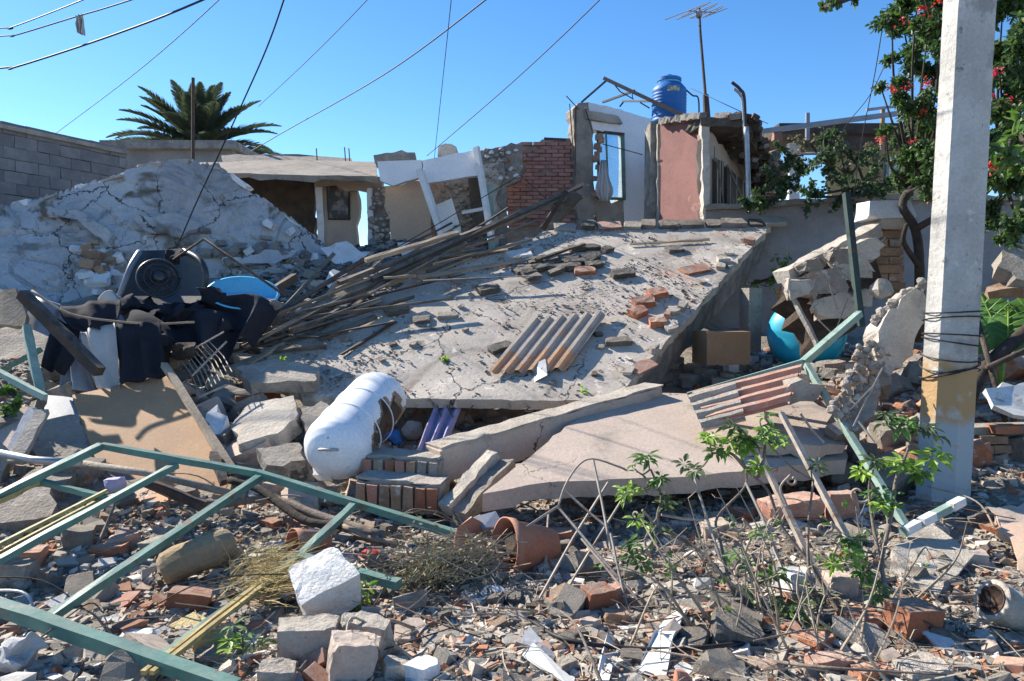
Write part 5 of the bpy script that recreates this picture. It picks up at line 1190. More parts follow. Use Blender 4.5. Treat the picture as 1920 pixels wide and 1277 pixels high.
for k in range(60):
    p = P(rng.uniform(1648, 1735), 0, 1); px = rng.uniform(1640, 1735); py = 612 - (px-1640)*.78 + rng.gauss(0, 6); p = P(px, py, 6.15); s = rng.uniform(.03, .1); v, f = g_chunk(rng, s, s, s, 'round'); mo('broken_edge', [p + q for q in v], f, rng.choice([masonry, concrete_pale]), big)
for a, b in (((1655, 690, 5.8), (1600, 800, 5.6)), ((1640, 720, 5.75), (1592, 770, 5.65)), ((1610, 790, 5.7), (1640, 830, 5.6))): rod('rebar', [a, b], .008, iron_white, parent=big, n_=4)
gr = thing('green_rail', 'faded green steel rail bent over the hollow-tile panel towards the pillar', 'rail', P(1500, 740, 6.6))
bar('rail', (1290, 742, 6.75), (1506, 680, 6.5), .06, .06, green_pale, parent=gr, seg=2, jit=.002); bar('rail', (1506, 680, 6.5), (1612, 588, 6.9), .06, .06, green_pale, parent=gr, seg=2, jit=.002)
bar('green_rail', (1512, 684, 6.4), (1735, 1046, 4.85), .045, .05, green_pale, 'long faded green rail sloping down to the right in front of the broken column', 'rail', seg=3, jit=.002)
# right of the pole
lp_ = thing('large_leaf_plant', 'plant with very large light green leaves behind the utility pole', 'plant', P(1870, 700, 7.1))
def big_leaf(base, tip, wid, curl, seed):
    r_ = random.Random(seed); ax_ = tip - base; n_ = 14; V = []; F = []; side = ax_.cross(CAM - base).normalized(); nn_ = side.cross(ax_).normalized()
    if nn_.dot(CAM - base) < 0: nn_ = -nn_
    for i in range(n_+1):
        t = i/n_; w_ = wid*(math.sin(math.pi*min(1, t*.9 + .1))**.7)*(1 - .25*t) if i < n_ else .004
        for j in range(-4, 5):
            u = j/4; V.append(base + ax_*t + side*(w_*u) + nn_*(-.10*wid*u*u + .05*wid*abs(math.sin(t*22))*abs(u) - curl*t*t) + side*.01*mnoise.noise(Vector((t*7, u*3, seed))))
    for i in range(n_):
        for j in range(8): F.append([i*9+j, i*9+j+1, (i+1)*9+j+1, (i+1)*9+j])
    mo('leaf', V, F, leaf_big, lp_, smooth=True)
    v, f = g_tube([base + ax_*(k/8) + nn_*(.012 - curl*(k/8)**2) for k in range(9)], .012, 5, .004); mo('vein', v, f, leaf_lime, lp_)
    for t in (.15, .3, .45, .6, .75):
        for sg in (-1, 1): c_ = base + ax_*t + nn_*(.012 - curl*t*t); e_ = base + ax_*(t + .17) + side*(sg*wid*.8*math.sin(math.pi*(t*.9+.1))**.7) + nn_*(-.06*wid - curl*(t+.17)**2 + .02); v, f = g_tube([c_, c_.lerp(e_, .5) + nn_*.012, e_], .006, 4, .002); mo('vein', v, f, leaf_lime, lp_)
leaf_big = leafmat('leaf_big', (.11, .24, .07), (.085, .19, .055))
big_leaf(P(1880, 640, 7.1), P(1835, 545, 7.3), .24, .05, 1); big_leaf(P(1885, 650, 7.0), P(1960, 545, 7.1), .26, .05, 2); big_leaf(P(1890, 655, 6.9), P(1890, 560, 7.2), .2, .03, 3); big_leaf(P(1850, 660, 6.9), P(1818, 600, 7.0), .13, .04, 4)
for a_, b_ in (((1875, 720, 6.9), (1880, 640, 7.1)), ((1878, 720, 6.9), (1885, 650, 7.0)), ((1870, 720, 6.9), (1850, 660, 6.9))): rod('stalk', [a_, b_], .016, leaf_lime, parent=lp_)
for pts, t, m, lab in ((((1872, 500, 7.0), (1885, 462, 7.2), (1990, 452, 7.2), (1990, 515, 6.9), (1905, 522, 6.9)), .14, concrete, 'grey slab piece above the green panel at the right border'),
                       (((1850, 538, 7.1), (1872, 522, 7.1), (1960, 516, 7.0), (1960, 535, 6.9), (1880, 543, 6.95), (1852, 548, 7.0)), .1, brick_old, 'orange brick underside of the slab above the green panel'),
                       (((1848, 728, 6.2), (1880, 716, 6.3), (1990, 722, 6.3), (1990, 785, 6.0), (1900, 778, 6.0), (1862, 760, 6.1)), .05, tile_white, 'white broken plate on the bank right of the pole'),
                       (((1880, 985, 4.9), (1990, 960, 5.0), (1990, 1080, 4.4), (1915, 1078, 4.4)), .05, plaster_peach, 'ochre board leaning in at the right border'),
                       (((1850, 950, 5.3), (1985, 940, 5.4), (1985, 985, 5.1), (1885, 990, 5.05)), .06, plaster_pink, 'flat pink plate above the ochre board at the right border')):
    pplate('broken_plate', pts, t, m, lab, 'broken plate', jag=.02, step=.08)
rod('fallen_log', [(2000, 560, 6.9), (1890, 650, 6.7), (1840, 700, 6.6), (1812, 760, 6.4)], .06, bark_dark, 'dark trunk lying below the green panel right of the pole', 'trunk', smooth_n=4, n_=8)
for a, b, lab in (((1830, 590, 6.9), (1885, 790, 6.2), 'dark branch crossing the dark trunk right of the pole'), ((1850, 690, 6.5), (1960, 640, 6.6), 'thin dark branch on the bank right of the pole')): rod('tree_branch', [a, b], .025, bark_dark, lab, 'branch')
# low brick wall right of the pole
lw = thing('low_brick_wall', 'low wall of dark worn bricks on the ground right of the pole', 'brick wall', P(1880, 950, 6.1))
a, b = P(1800, 960, 6.2), P(2080, 950, 6.3); ex = (b-a).normalized(); L_ = (b-a).length
v, f = g_box((a+b)/2 + Vector((0, .12, .35)), ex*L_/2, Vector((0, .1, 0)), Vector((0, 0, .36))); mo('mortar_core', v, f, mortar, lw)
for r_ in range(9):
    x = -.12*(r_ % 2)
    while x < L_ - .05:
        if not (r_ > 6 and rng.random() < .45):
            c = a + ex*(x+.12) + Vector((0, rng.uniform(-.015, .012), .04 + r_*.082)); v, f = g_box(c, ex*.113, Vector((0, .07, 0)), Vector((0, 0, .034))); mo('brick', [q + Vector((rng.uniform(-1, 1), rng.uniform(-1, 1), rng.uniform(-1, 1)))*.005 for q in v], f, rng.choice([brick, brick_old, brick]), lw)
        x += .24
rng = random.Random(55)
leaf_olive = leafmat('leaf_olive', (.11, .15, .065), (.07, .105, .045), .6)
def g_leaf(p, d, up, L_, W_, droop=.12):
    d = d.normalized(); s = d.cross(up)
    if s.length < 1e-3: s = d.cross(Vector((1, 0, 0)))
    s.normalize(); u = s.cross(d)
    a = p + d*L_*.38 + u*W_*.12; b = p + d*L_*.75 + u*W_*.03 - u*droop*L_*.3; tip = p + d*L_ - u*droop*L_
    return [p, a + s*W_*.5, b + s*W_*.36, tip, b - s*W_*.36, a - s*W_*.5, p + d*L_*.5 - u*W_*.10], [[0, 6, 2, 1], [6, 3, 2], [0, 5, 4, 6], [6, 4, 3]]
def rdir(r, zb=0.):
    u = r.uniform(-1, 1); a = r.random()*6.283; s = math.sqrt(1-u*u); return Vector((math.cos(a)*s, math.sin(a)*s, u + zb)).normalized()
def bougainvillea():
    t = thing('flowering_tree', 'bougainvillea tree with red flowers growing around the utility pole', 'tree', P(1712, 600, 8.2)); r = random.Random(2)
    CL = [(1690, 30, 50), (1740, 62, 44), (1702, 95, 46), (1748, 132, 40), (1688, 150, 26), (1735, 190, 44), (1712, 225, 32), (1745, 242, 28), (1672, 40, 20), (1720, 5, 50), (1690, 190, 26), (1760, 20, 40), (1775, 100, 30), (1770, 170, 30), (1660, 245, 14), (1652, 165, 12),
          (1700, 300, 28), (1738, 292, 34), (1700, 340, 34), (1740, 340, 36), (1690, 265, 20)]
    CR = [(1880, 20, 55), (1905, 75, 55), (1872, 112, 36), (1905, 150, 55), (1885, 205, 44), (1915, 240, 50), (1868, 262, 36), (1845, 225, 22), (1900, 295, 44), (1845, 312, 36), (1890, 352, 54), (1826, 335, 26), (1862, 398, 36), (1905, 425, 36), (1800, 296, 20), (1955, 60, 70), (1965, 180, 70), (1970, 300, 70), (1960, 400, 50), (1880, 450, 16), (1930, -40, 60), (1720, -50, 60), (1820, -60, 60), (1800, 376, 20)]
    hub = P(1712, 345, 8.2); hub2 = P(1880, 330, 7.6); br = Geo()
    tk = Geo(); v, f = g_tube(curve([P(1722, 640, 8.2), P(1724, 500, 8.1), P(1716, 430, 8.1), P(1690, 390, 8.1), P(1712, 345, 8.2)], 4), [.09]*1 + [.085]*8 + [.075]*8, 8) if False else g_tube(curve([P(1722, 640, 8.2), P(1724, 500, 8.1), P(1716, 430, 8.1), P(1692, 385, 8.1), P(1712, 345, 8.2)], 4), .055, 8, .04); tk.add(v, f)
    v, f = g_tube(curve([P(1716, 430, 8.1), P(1760, 405, 7.9), P(1830, 370, 7.7), P(1880, 330, 7.6)], 4), .04, 8, .03); tk.add(v, f)
    v, f = g_tube(curve([P(1724, 500, 8.1), P(1695, 455, 7.9), P(1700, 420, 7.8)], 4), .035, 6, .02); tk.add(v, f)
    tk.build('trunk', bark_dark, t, smooth=True)
    LV = {'d': Geo(), 'm': Geo()}; FL = Geo(); FP = Geo()
    for lst, hb_, db in ((CL, hub, 7.9), (CR, hub2, 7.0)):
        for (px, py, rp) in lst:
            d = db + r.uniform(-.7, .7); c = P(px, py, d); rad = rp*d/1400; mid = hb_.lerp(c, .55) + rdir(r)*.15
            v, f = g_tube(curve([hb_, mid, c], 4), .022, 5, .006); br.add(v, f)
            nl = int(40 + 1100*rad*rad*12)
            nt_ = 7
            tw = [c + rdir(r)*rad*r.uniform(.5, 1.0) for _ in range(nt_)]
            for q in tw: v, f = g_tube([c, q], .006, 3, .003); br.add(v, f)
            for _ in range(nl):
                q = c.lerp(r.choice(tw), r.random()**.6) + rdir(r)*r.uniform(.01, .3)*rad; dd = (rdir(r) + (q-c)*1.2 + Vector((0, 0, -.2))).normalized()
                v, f = g_leaf(q, dd, rdir(r, .8), r.uniform(.035, .085), r.uniform(.02, .042)); LV['m' if r.random() < .22 else 'd'].add(v, f)
    for (px, py, n_) in ((1675, 170, 8), (1700, 166, 7), (1738, 158, 7), (1730, 16, 8), (1745, 30, 5), (1866, 136, 9), (1826, 276, 7), (1856, 312, 9), (1878, 316, 9), (1812, 326, 6), (1650, 262, 6), (1830, 334, 5), (1712, 265, 5), (1762, 0, 8), (1730, 210, 4), (1895, 185, 5), (1755, 375, 4), (1860, 180, 4), (1842, 8, 6), (1900, 320, 6), (1820, 372, 3), (1690, 35, 4)):
        d = (7.3 if px < 1790 else 6.3) + r.uniform(-.2, .2); c = P(px, py, d)
        for k in range(n_*3):
            q = c + rdir(r)*r.uniform(.0, .11)*r.random(); v, f = g_leaf(q, rdir(r), rdir(r), r.uniform(.02, .038), .024); (FP if r.random() < .3 else FL).add(v, f)
    br.build('branches', bark_dark, t); LV['d'].build('crown', leaf_dark, t); LV['m'].build('crown', leaf_mid, t); FL.build('blossom', petal, t); FP.build('blossom', petal_pink, t)
bougainvillea()
def vine(name, label, spots, d, n_per, lm, seed, size=(.05, .09), base=None):
    r = random.Random(seed); c0 = P(spots[0][0], base or spots[0][1], d); t = thing(name, label, 'vine', c0); st = Geo(); lv = Geo()
    pts = [P(x, y, d + r.uniform(-.3, .3)) for x, y, _ in spots]; v, f = g_tube(curve(pts, 4), .02, 5); st.add(v, f)
    for (x, y, rp), c in zip(spots, pts):
        rad = rp*d/1400
        for k in range(4):
            q = c + Vector((r.gauss(0, .5), r.gauss(0, .4), r.gauss(0, .5)))*rad*1.6; v, f = g_tube([c, c.lerp(q, .5) + rdir(r)*.05, q], .007, 3, .004); st.add(v, f)
            for _ in range(n_per):
                p_ = c.lerp(q, r.uniform(.1, 1.1)) + rdir(r)*r.uniform(0, .35)*rad; v, f = g_leaf(p_, rdir(r), rdir(r, .8), r.uniform(*size), r.uniform(.035, .06)); lv.add(v, f)
    st.build('stems', bark_dark, t); lv.build('leaves', lm, t)
vine('climbing_vine', 'dark tangled vine creeping along the top of the grey garden wall', [(1400, 384, 12), (1430, 378, 18), (1460, 366, 24), (1460, 345, 26), (1500, 330, 28), (1480, 295, 24), (1540, 290, 32), (1560, 320, 34), (1545, 262, 26), (1600, 300, 32), (1620, 340, 26), (1640, 362, 26), (1580, 368, 22), (1520, 368, 24), (1660, 345, 30), (1700, 350, 24)], 11.2, 48, leaf_dark, 5)
vine('dry_vine', 'dry brown creeper hanging over the ochre house roof edge', [(1520, 270, 26), (1545, 300, 30), (1570, 265, 26), (1590, 330, 24), (1630, 280, 22), (1640, 320, 22)], 13.2, 40, leaf_grey, 6)
vine('low_weeds', 'green weeds sprouting at the foot of the garden wall', [(1470, 500, 20), (1500, 510, 18), (1420, 530, 16), (1450, 520, 14)], 11.0, 14, leaf_mid, 7)
vine('lime_leaves', 'bright green leafy branch at the right border above the green panel', [(1925, 275, 28), (1905, 250, 24), (1890, 285, 20), (1915, 305, 18)], 5.9, 9, leaf_mid, 8, size=(.09, .15))
vine('top_sprig', 'thin leafy sprig hanging in from the top border left of the tree', [(1640, -20, 10), (1600, -5, 9), (1570, 6, 8), (1545, 12, 6)], 7.5, 7, leaf_dark, 9)
vine('weedy_tuft', 'weeds on the pale slab at the left border beside the green bars', [(20, 735, 16), (35, 755, 12), (15, 770, 10)], 6.6, 16, leaf_mid, 10, size=(.03, .06))
# foreground shrubs with whorled leaves
def shrub(label, stems, whorls, seed):
    r = random.Random(seed); q0 = P(*stems[0][0]); t = thing('leafy_shrub', label, 'shrub', Vector((q0.x, q0.y, H(q0.x, q0.y))))
    for k, s in enumerate(stems):
        v, f = g_tube(curve(pxp(s), 5), .017 if k == 0 else .013, 6, .006); mo('stem', v, f, bark, t, smooth=True)
    for (px, py, d, n_, sz) in whorls:
        g = Geo(); c = P(px, py, d); tilt = rdir(r, .5)
        # nearest stem point, joined by a thin twig
        best = min((p_ for s in stems for p_ in curve(pxp(s), 5)), key=lambda p_: (p_ - c).length); st, sf = g_tube(curve([best, best.lerp(c, .5) + Vector((0, 0, -.03)), c], 4), .006, 5, .004); mo('twig', st, sf, bark, t)
        for w_ in range(n_ + 1):
            cc = c + rdir(r)*r.uniform(0, .075); ax = (Vector((r.uniform(-.6, .6), r.uniform(-.7, .2), 1))).normalized(); sx, sy = frame_of(ax); nl = r.randint(6, 8); a0 = r.random()*6
            for k in range(nl):
                a = a0 + k*6.283/nl; d_ = sx*math.cos(a) + sy*math.sin(a) + ax*r.uniform(-.35, .25); L_ = sz*r.uniform(.6, 1.2)
                v, f = g_leaf(cc + d_*.012, d_, ax, L_, L_*r.uniform(.34, .48), r.uniform(.05, .5)); g.add(v, f)
        u_ = r.random(); g.build('leaf_cluster', leaf_lime if u_ < .28 else (leaf_mid if u_ < .7 else leaf_olive), t)
shrub('leafy shrub with lime tips in front of the pink slab middle', [[(1560, 1262, 3.6), (1480, 1215, 3.8), (1400, 1140, 4.0), (1340, 1060, 4.2), (1290, 1018, 4.3), (1245, 1000, 4.4)], [(1290, 1018, 4.3), (1235, 980, 4.35), (1240, 930, 4.4), (1220, 880, 4.4)]],
      [(1216, 862, 4.4, 2, .075), (1190, 880, 4.4, 1, .06), (1170, 928, 4.4, 2, .075), (1205, 915, 4.35, 1, .07), (1242, 945, 4.4, 2, .07), (1232, 900, 4.4, 2, .06), (1190, 1018, 4.35, 2, .075), (1185, 1048, 4.3, 1, .07), (1215, 970, 4.35, 1, .06)], 1)
shrub('tallest leafy shrub with forked stems in the middle of the foreground', [[(1660, 1300, 3.5), (1600, 1200, 3.8), (1562, 1130, 4.0), (1520, 1060, 4.1), (1465, 985, 4.25), (1440, 920, 4.3), (1400, 880, 4.3), (1385, 840, 4.3)], [(1520, 1290, 3.4), (1430, 1190, 3.8), (1375, 1110, 4.0), (1350, 1010, 4.2), (1345, 970, 4.25), (1395, 915, 4.3), (1400, 880, 4.3)], [(1400, 880, 4.3), (1370, 850, 4.3), (1335, 850, 4.3)], [(1420, 895, 4.3), (1432, 860, 4.3), (1435, 820, 4.3)]],
      [(1388, 802, 4.3, 3, .085), (1372, 825, 4.28, 2, .08), (1330, 812, 4.3, 2, .07), (1345, 842, 4.3, 2, .08), (1432, 815, 4.3, 2, .08), (1405, 838, 4.3, 3, .085), (1300, 880, 4.25, 2, .07), (1460, 822, 4.3, 1, .08), (1418, 868, 4.3, 2, .07), (1388, 1046, 4.0, 2, .06), (1450, 1072, 3.95, 2, .085), (1420, 1000, 4.1, 1, .06), (1425, 790, 4.3, 1, .07)], 2)
shrub('leafy shrub rising in front of the painted foot of the pole', [[(1715, 1300, 3.4), (1675, 1190, 3.7), (1658, 1090, 3.9), (1640, 1000, 4.1), (1630, 930, 4.2), (1632, 890, 4.2)], [(1650, 1060, 3.95), (1672, 960, 4.1), (1680, 900, 4.2), (1700, 850, 4.2), (1715, 800, 4.2)], [(1560, 1280, 3.5), (1545, 1180, 3.8), (1520, 1090, 4.0), (1515, 1000, 4.1), (1525, 900, 4.2)]],
      [(1700, 790, 4.2, 2, .085), (1735, 800, 4.2, 2, .085), (1665, 795, 4.2, 2, .07), (1755, 845, 4.15, 1, .1), (1640, 868, 4.2, 2, .08), (1612, 880, 4.2, 2, .07), (1690, 868, 4.2, 3, .08), (1720, 880, 4.15, 2, .08), (1668, 935, 4.1, 3, .07), (1650, 950, 4.1, 2, .07), (1605, 1050, 3.9, 2, .07), (1590, 1010, 4.0, 2, .07), (1640, 1110, 3.85, 2, .06), (1620, 1075, 3.9, 2, .07), (1500, 1150, 3.8, 2, .07), (1470, 1140, 3.85, 2, .07), (1530, 1110, 3.9, 1, .08), (1520, 870, 4.2, 1, .05), (1440, 830, 4.25, 1, .06), (1570, 1060, 3.95, 2, .06)], 3)
shrub('small green seedling between yellow bars and pale blocks at the bottom border', [[(455, 1290, 3.3), (452, 1240, 3.4), (455, 1210, 3.42)]], [(430, 1215, 3.4, 1, .075), (475, 1222, 3.4, 1, .07), (455, 1190, 3.42, 1, .06)], 4)
shrub('green leaves sprouting below the uprooted pot plant', [[(730, 1215, 3.9), (715, 1160, 4.0), (690, 1115, 4.05)], [(730, 1215, 3.9), (760, 1200, 3.85)]], [(672, 1112, 4.05, 1, .07), (690, 1150, 4.0, 2, .07), (715, 1180, 3.95, 1, .06), (745, 1205, 3.85, 2, .075), (725, 1220, 3.85, 2, .07), (775, 1218, 3.8, 1, .07), (545, 1200, 3.75, 1, .05)], 5)
for px, py in ((833, 678), (1095, 735), (530, 682)):
    g = Geo(); c = on_roof(px, py, .02)
    for k in range(16): v, f = g_leaf(c + rdir(rng)*.04, rdir(rng, .6), rdir(rng, .6), .05, .025); g.add(v, f)
    tag(g.build('leaf_tuft', leaf_lime), {833: 'small lime green leaf tuft on the lower middle of the roof slab', 1095: 'lime green leaf tuft at the front edge of the roof slab', 530: 'green leaf tuft at the lower left corner of the roof slab'}[px], 'leaf tuft')

def brush(label, px, py, d, n_, hgt, seed, lean=(0, 0)):
    r = random.Random(seed); b = G(px, py); t = thing('bare_bush', label, 'bush', b); g = Geo(); lf = Geo()
    for k in range(n_):
        a = r.random()*6.28; sp = r.uniform(.15, .6); p = b + Vector((r.gauss(0, .10), r.gauss(0, .10), 0)); q = p + Vector((math.cos(a)*sp*hgt + lean[0], math.sin(a)*sp*hgt*.6 + lean[1], hgt*r.uniform(.5, 1.05))); m_ = p.lerp(q, .5) + Vector((r.gauss(0, .06), r.gauss(0, .06), r.gauss(.03, .05)))
        c = curve([p, m_, q], 5); v, f = g_tube(c, r.uniform(.005, .011), 5, .002); g.add(v, f)
        for _ in range(3):
            i = r.randrange(2, len(c)); e = c[i] + (rdir(r, .5))*r.uniform(.05, .2); v, f = g_tube([c[i], c[i].lerp(e, .5) + rdir(r)*.015, e], .003, 3, .001); g.add(v, f)
            if r.random() < .35:
                for _ in range(3): v, f = g_leaf(e + rdir(r)*.02, rdir(r), rdir(r, .6), r.uniform(.03, .06), r.uniform(.015, .028)); lf.add(v, f)
    g.build('twigs', twig, t); lf.build('leaves', leaf_mid, t)
brush('bare twiggy bush standing left of the sloping white posts', 1440, 1150, 4, 9, .75, 1, (-.15, 0))
brush('bare twiggy bush at the bottom between the shrub stems', 1560, 1230, 4, 9, .6, 2, (-.1, .1))
brush('bare twiggy bush in front of the pale tiled slab', 1660, 1120, 4, 7, .55, 3)
brush('thin bare bush leaning over the white metal laths', 1330, 1190, 4, 6, .5, 4, (-.2, .1))
rng = random.Random(77)
def on_ground(px, py, up=.02): return G(px, py) + Vector((0, 0, up))
# ---------------------------------------------------------------- the green gate frame
gf_ = thing('bent_gate', 'bent green steel gate frame lying across the rubble in the lower left', 'gate frame', P(200, 1100, 4.2))
for a, b, w_ in (((-60, 1118, 3.6), (440, 1290, 2.98), .072), ((190, 836, 5.45), (-60, 958, 4.5), .06), ((190, 836, 5.45), (480, 887, 5.3), .055), ((480, 887, 5.3), (860, 1003, 4.85), .06),
               ((330, 872, 5.36), (-60, 1082, 4.05), .05), ((490, 893, 5.28), (72, 1172, 3.42), .052), ((662, 948, 5.02), (552, 1052, 4.42), .05), ((552, 1052, 4.42), (215, 1300, 3.0), .048),
               ((62, 900, 4.98), (196, 934, 4.92), .045), ((560, 1046, 4.44), (748, 1096, 4.1), .06)):
    v, f = g_bar(P(*a), P(*b), w_, w_*.8, seg=7, jit=.0035, rng=rng); mo('bar', v, f, green_metal, gf_)
# yellow painted strips with rungs
ys = thing('yellow_strip', 'yellow painted ladder strip lying along the middle bar of the green frame', 'metal strip', P(100, 1000, 4.6))
for o0 in (0, 17): bar('rail', (-50, 1062 - o0, 4.2), (200, 930 - o0*.6, 4.95), .022, .02, yellow_paint, parent=ys, jit=.001)
for k in range(13):
    t = k/12; bar('rung', (-40 + 235*t, 1056 - 124*t, 4.25 + .7*t), (-40 + 235*t, 1040 - 118*t, 4.25 + .7*t), .018, .018, yellow_paint, parent=ys, seg=1, jit=0)
bar('yellow_bar', (-60, 968, 4.45), (70, 903, 4.95), .05, .035, yellow_paint, 'yellow rusty strip beside the left end of the green frame', 'metal strip')
yb = thing('yellow_bars', 'pair of thin yellow bars sloping from the straw to the bottom border', 'metal bars', P(390, 1180, 3.9))
for o0 in (0, 12): bar('bar', (520 + o0, 1068, 4.28), (268 + o0*1.4, 1262, 3.05), .022, .02, yellow_paint, parent=yb, jit=.002)
bar('rung', (405, 1155, 3.72), (420, 1160, 3.72), .02, .02, yellow_paint, parent=yb)
# straw tuft
g = Geo()
for k in range(420):
    p = G(rng.gauss(490, 32), rng.gauss(1108, 24)); d = Vector((rng.gauss(.6, .5), rng.gauss(.1, .5), rng.uniform(0, .45))).normalized(); L_ = rng.uniform(.08, .3); p = p + Vector((0, 0, rng.uniform(.0, .14)))
    v, f = g_tube([p, p + d*L_*.5 + Vector((0, 0, .01)), p + d*L_], .0022, 3, .001); g.add(v, f)
o = g.build('dry_straw', straw); tag(o, 'tuft of dry yellow straw under the green frame joint', 'straw', kind='stuff')

# ---------------------------------------------------------------- pots and the uprooted plant
def pot(c, ax, r_, h_, label, soil=True):
    t = thing('flower_pot', label, 'flower pot', c - Vector((0, 0, r_))); q3 = ax.normalized().to_track_quat('Z', 'Y').to_matrix()
    pr = [(r_*.66, -h_), (r_*.70, -h_), (r_*.93, -.06), (r_*1.0, -.055), (r_*1.03, -.0), (r_*.98, .0), (r_*.92, -.05), (r_*.64, -h_*.85)]
    v, f = lathe(pr, 32); v = [q + Vector((.006*mnoise.noise(q*9), .006*mnoise.noise(q*9 + Vector((3, 3, 3))), 0)) for q in v]; f = [x for x in f if len(x) == 4]; mo('wall', xf(v, c, q3), f, terracotta, t, smooth=True)
    v, f = lathe([(.01, -h_*.995), (r_*.68, -h_*.99), (r_*.66, -h_*.95), (.01, -h_*.94)], 32); mo('base', xf(v, c, q3), f, terracotta, t)
    if soil:
        v, f = g_chunk(random.Random(3), r_*1.7, r_*1.7, h_*.8, 'round'); mo('soil', xf([q + Vector((0, 0, -h_*.8)) for q in v], c, q3), f, soil_root, t)
    return t
pot(P(945, 1028, 4.65), Vector((-.88, -.42, .15)), .19, .34, 'large terracotta pot tipped on its side spilling an uprooted plant')
pot(P(548, 1024, 4.72), Vector((-.75, -.6, .12)), .11, .24, 'small terracotta pot lying under the green frame', soil=False)
sh = [P(852, 1030, 4.75), P(858, 990, 4.75), P(885, 970, 4.8), P(912, 985, 4.85), P(905, 1010, 4.8)]; tag(plate('pot_shard', sh, .02, terracotta, jag=.006, step=.06, rng=rng), 'curved broken terracotta shard left of the large pot', 'pot shard')
tag(plate('slate_scrap', [P(890, 968, 4.9), P(930, 958, 4.95), P(945, 985, 4.85), P(905, 990, 4.8)], .02, plastic_grey, jag=.006, rng=rng), 'grey scrap lying on the rim of the large pot', 'scrap')
rt = thing('uprooted_plant', 'withered uprooted plant with tangled twigs spilling from the large pot', 'plant', P(820, 1130, 4.3)); tw = Geo(); lf = Geo()
for k in range(170):
    p = P(rng.gauss(915, 30), rng.gauss(1050, 22), rng.uniform(4.4, 4.75)); q = P(rng.gauss(780, 60), rng.gauss(1095, 42), rng.uniform(4.1, 4.5)); q.z = max(q.z, H(q.x, q.y) + .01)
    m_ = p.lerp(q, rng.uniform(.3, .7)) + Vector((rng.gauss(0, .06), rng.gauss(0, .06), rng.gauss(.02, .05))); v, f = g_tube(curve([p, m_, q], 3), rng.uniform(.002, .006), 3, .0015); tw.add(v, f)
    for _ in range(7):
        c = m_.lerp(q, rng.random()) + rdir(rng)*.03; v, f = g_leaf(c, rdir(rng), rdir(rng, .5), rng.uniform(.025, .055), rng.uniform(.01, .02)); lf.add(v, f)
tw.build('twigs', twig, rt); lf.build('leaves', leaf_grey, rt)
for s, r_, m, lab in (([(675, 1140, 4.15), (610, 1170, 3.95), (530, 1195, 3.85)], .012, twig, 'straight stick lying left of the green leaves'), ([(892, 1102, 4.25), (830, 1150, 4.05), (750, 1212, 3.8)], .014, twig, 'long stick lying across the uprooted plant towards the bottom'), ([(880, 1060, 4.4), (850, 1100, 4.25), (838, 1135, 4.15)], .012, bark, 'crooked twig at the centre of the uprooted plant'), ([(905, 1000, 4.75), (860, 1040, 4.6), (820, 1085, 4.4)], .016, wood_pale, 'pale broken lath left of the large pot'), ([(640, 985, 5.1), (700, 1010, 4.9), (745, 1018, 4.85)], .018, wood_pale, 'pale branch stub under the right end of the green frame'), ([(625, 1050, 4.7), (690, 1045, 4.7), (740, 1062, 4.6)], .014, wood_dark, 'dark stick lying along the green end bar'), ([(720, 1070, 4.6), (730, 1040, 4.7), (712, 1035, 4.7)], .018, wood_pale, 'short curved pale branch near the red rag')):
    rod('stick', s, r_, m, lab, 'stick', 'sticks around the pots', smooth_n=4)
tag(mo('red_rag', [G(690, 1050) + Vector((0, 0, .03)) + q for q in g_chunk(rng, .14, .1, .05, 'round')[0]], g_chunk(random.Random(1), .1, .1, .1, 'round')[1], petal) if False else mo('red_rag', *(lambda vf: ([G(692, 1050) + Vector((0, 0, .02)) + q for q in vf[0]], vf[1]))(g_chunk(rng, .16, .1, .05, 'round')), petal), 'small red rag among the sticks beside the small pot', 'rag')

# ---------------------------------------------------------------- hero lumps in the foreground, by place
def hero(name, cx, by, wpx, hpx, kind, m, lab, cat, ratio=.8, rz=0., tilt=0., top=None, lift=0.):
    p = G(cx, by - hpx*.12); s = p.y/1400; r = random.Random(int(cx*3 + by))
    if kind == 'shard':
        th = max(.018, .022*r.uniform(.8, 1.4)); tilt = max(tilt, .28); v, f = g_chunk(r, wpx*s, max(.06, hpx*s*2.0), th, kind)
    else: v, f = g_chunk(r, wpx*s, max(.04, wpx*s*ratio), hpx*s*.95, kind, 4 if wpx > 50 else 2)
    M3 = Matrix.Rotation(tilt, 3, 'X') @ Matrix.Rotation(rz, 3, 'Z') @ Matrix.Rotation(r.uniform(-.18, .18), 3, 'Y'); v = [M3 @ q for q in v]; z0 = min(q.z for q in v)
    o = mo(name, [p + Vector((0, (hpx*s if kind == 'shard' else wpx*s*ratio*.35), -z0 - .02 + lift)) + q for q in v], f, m); return tag(o, lab, cat)
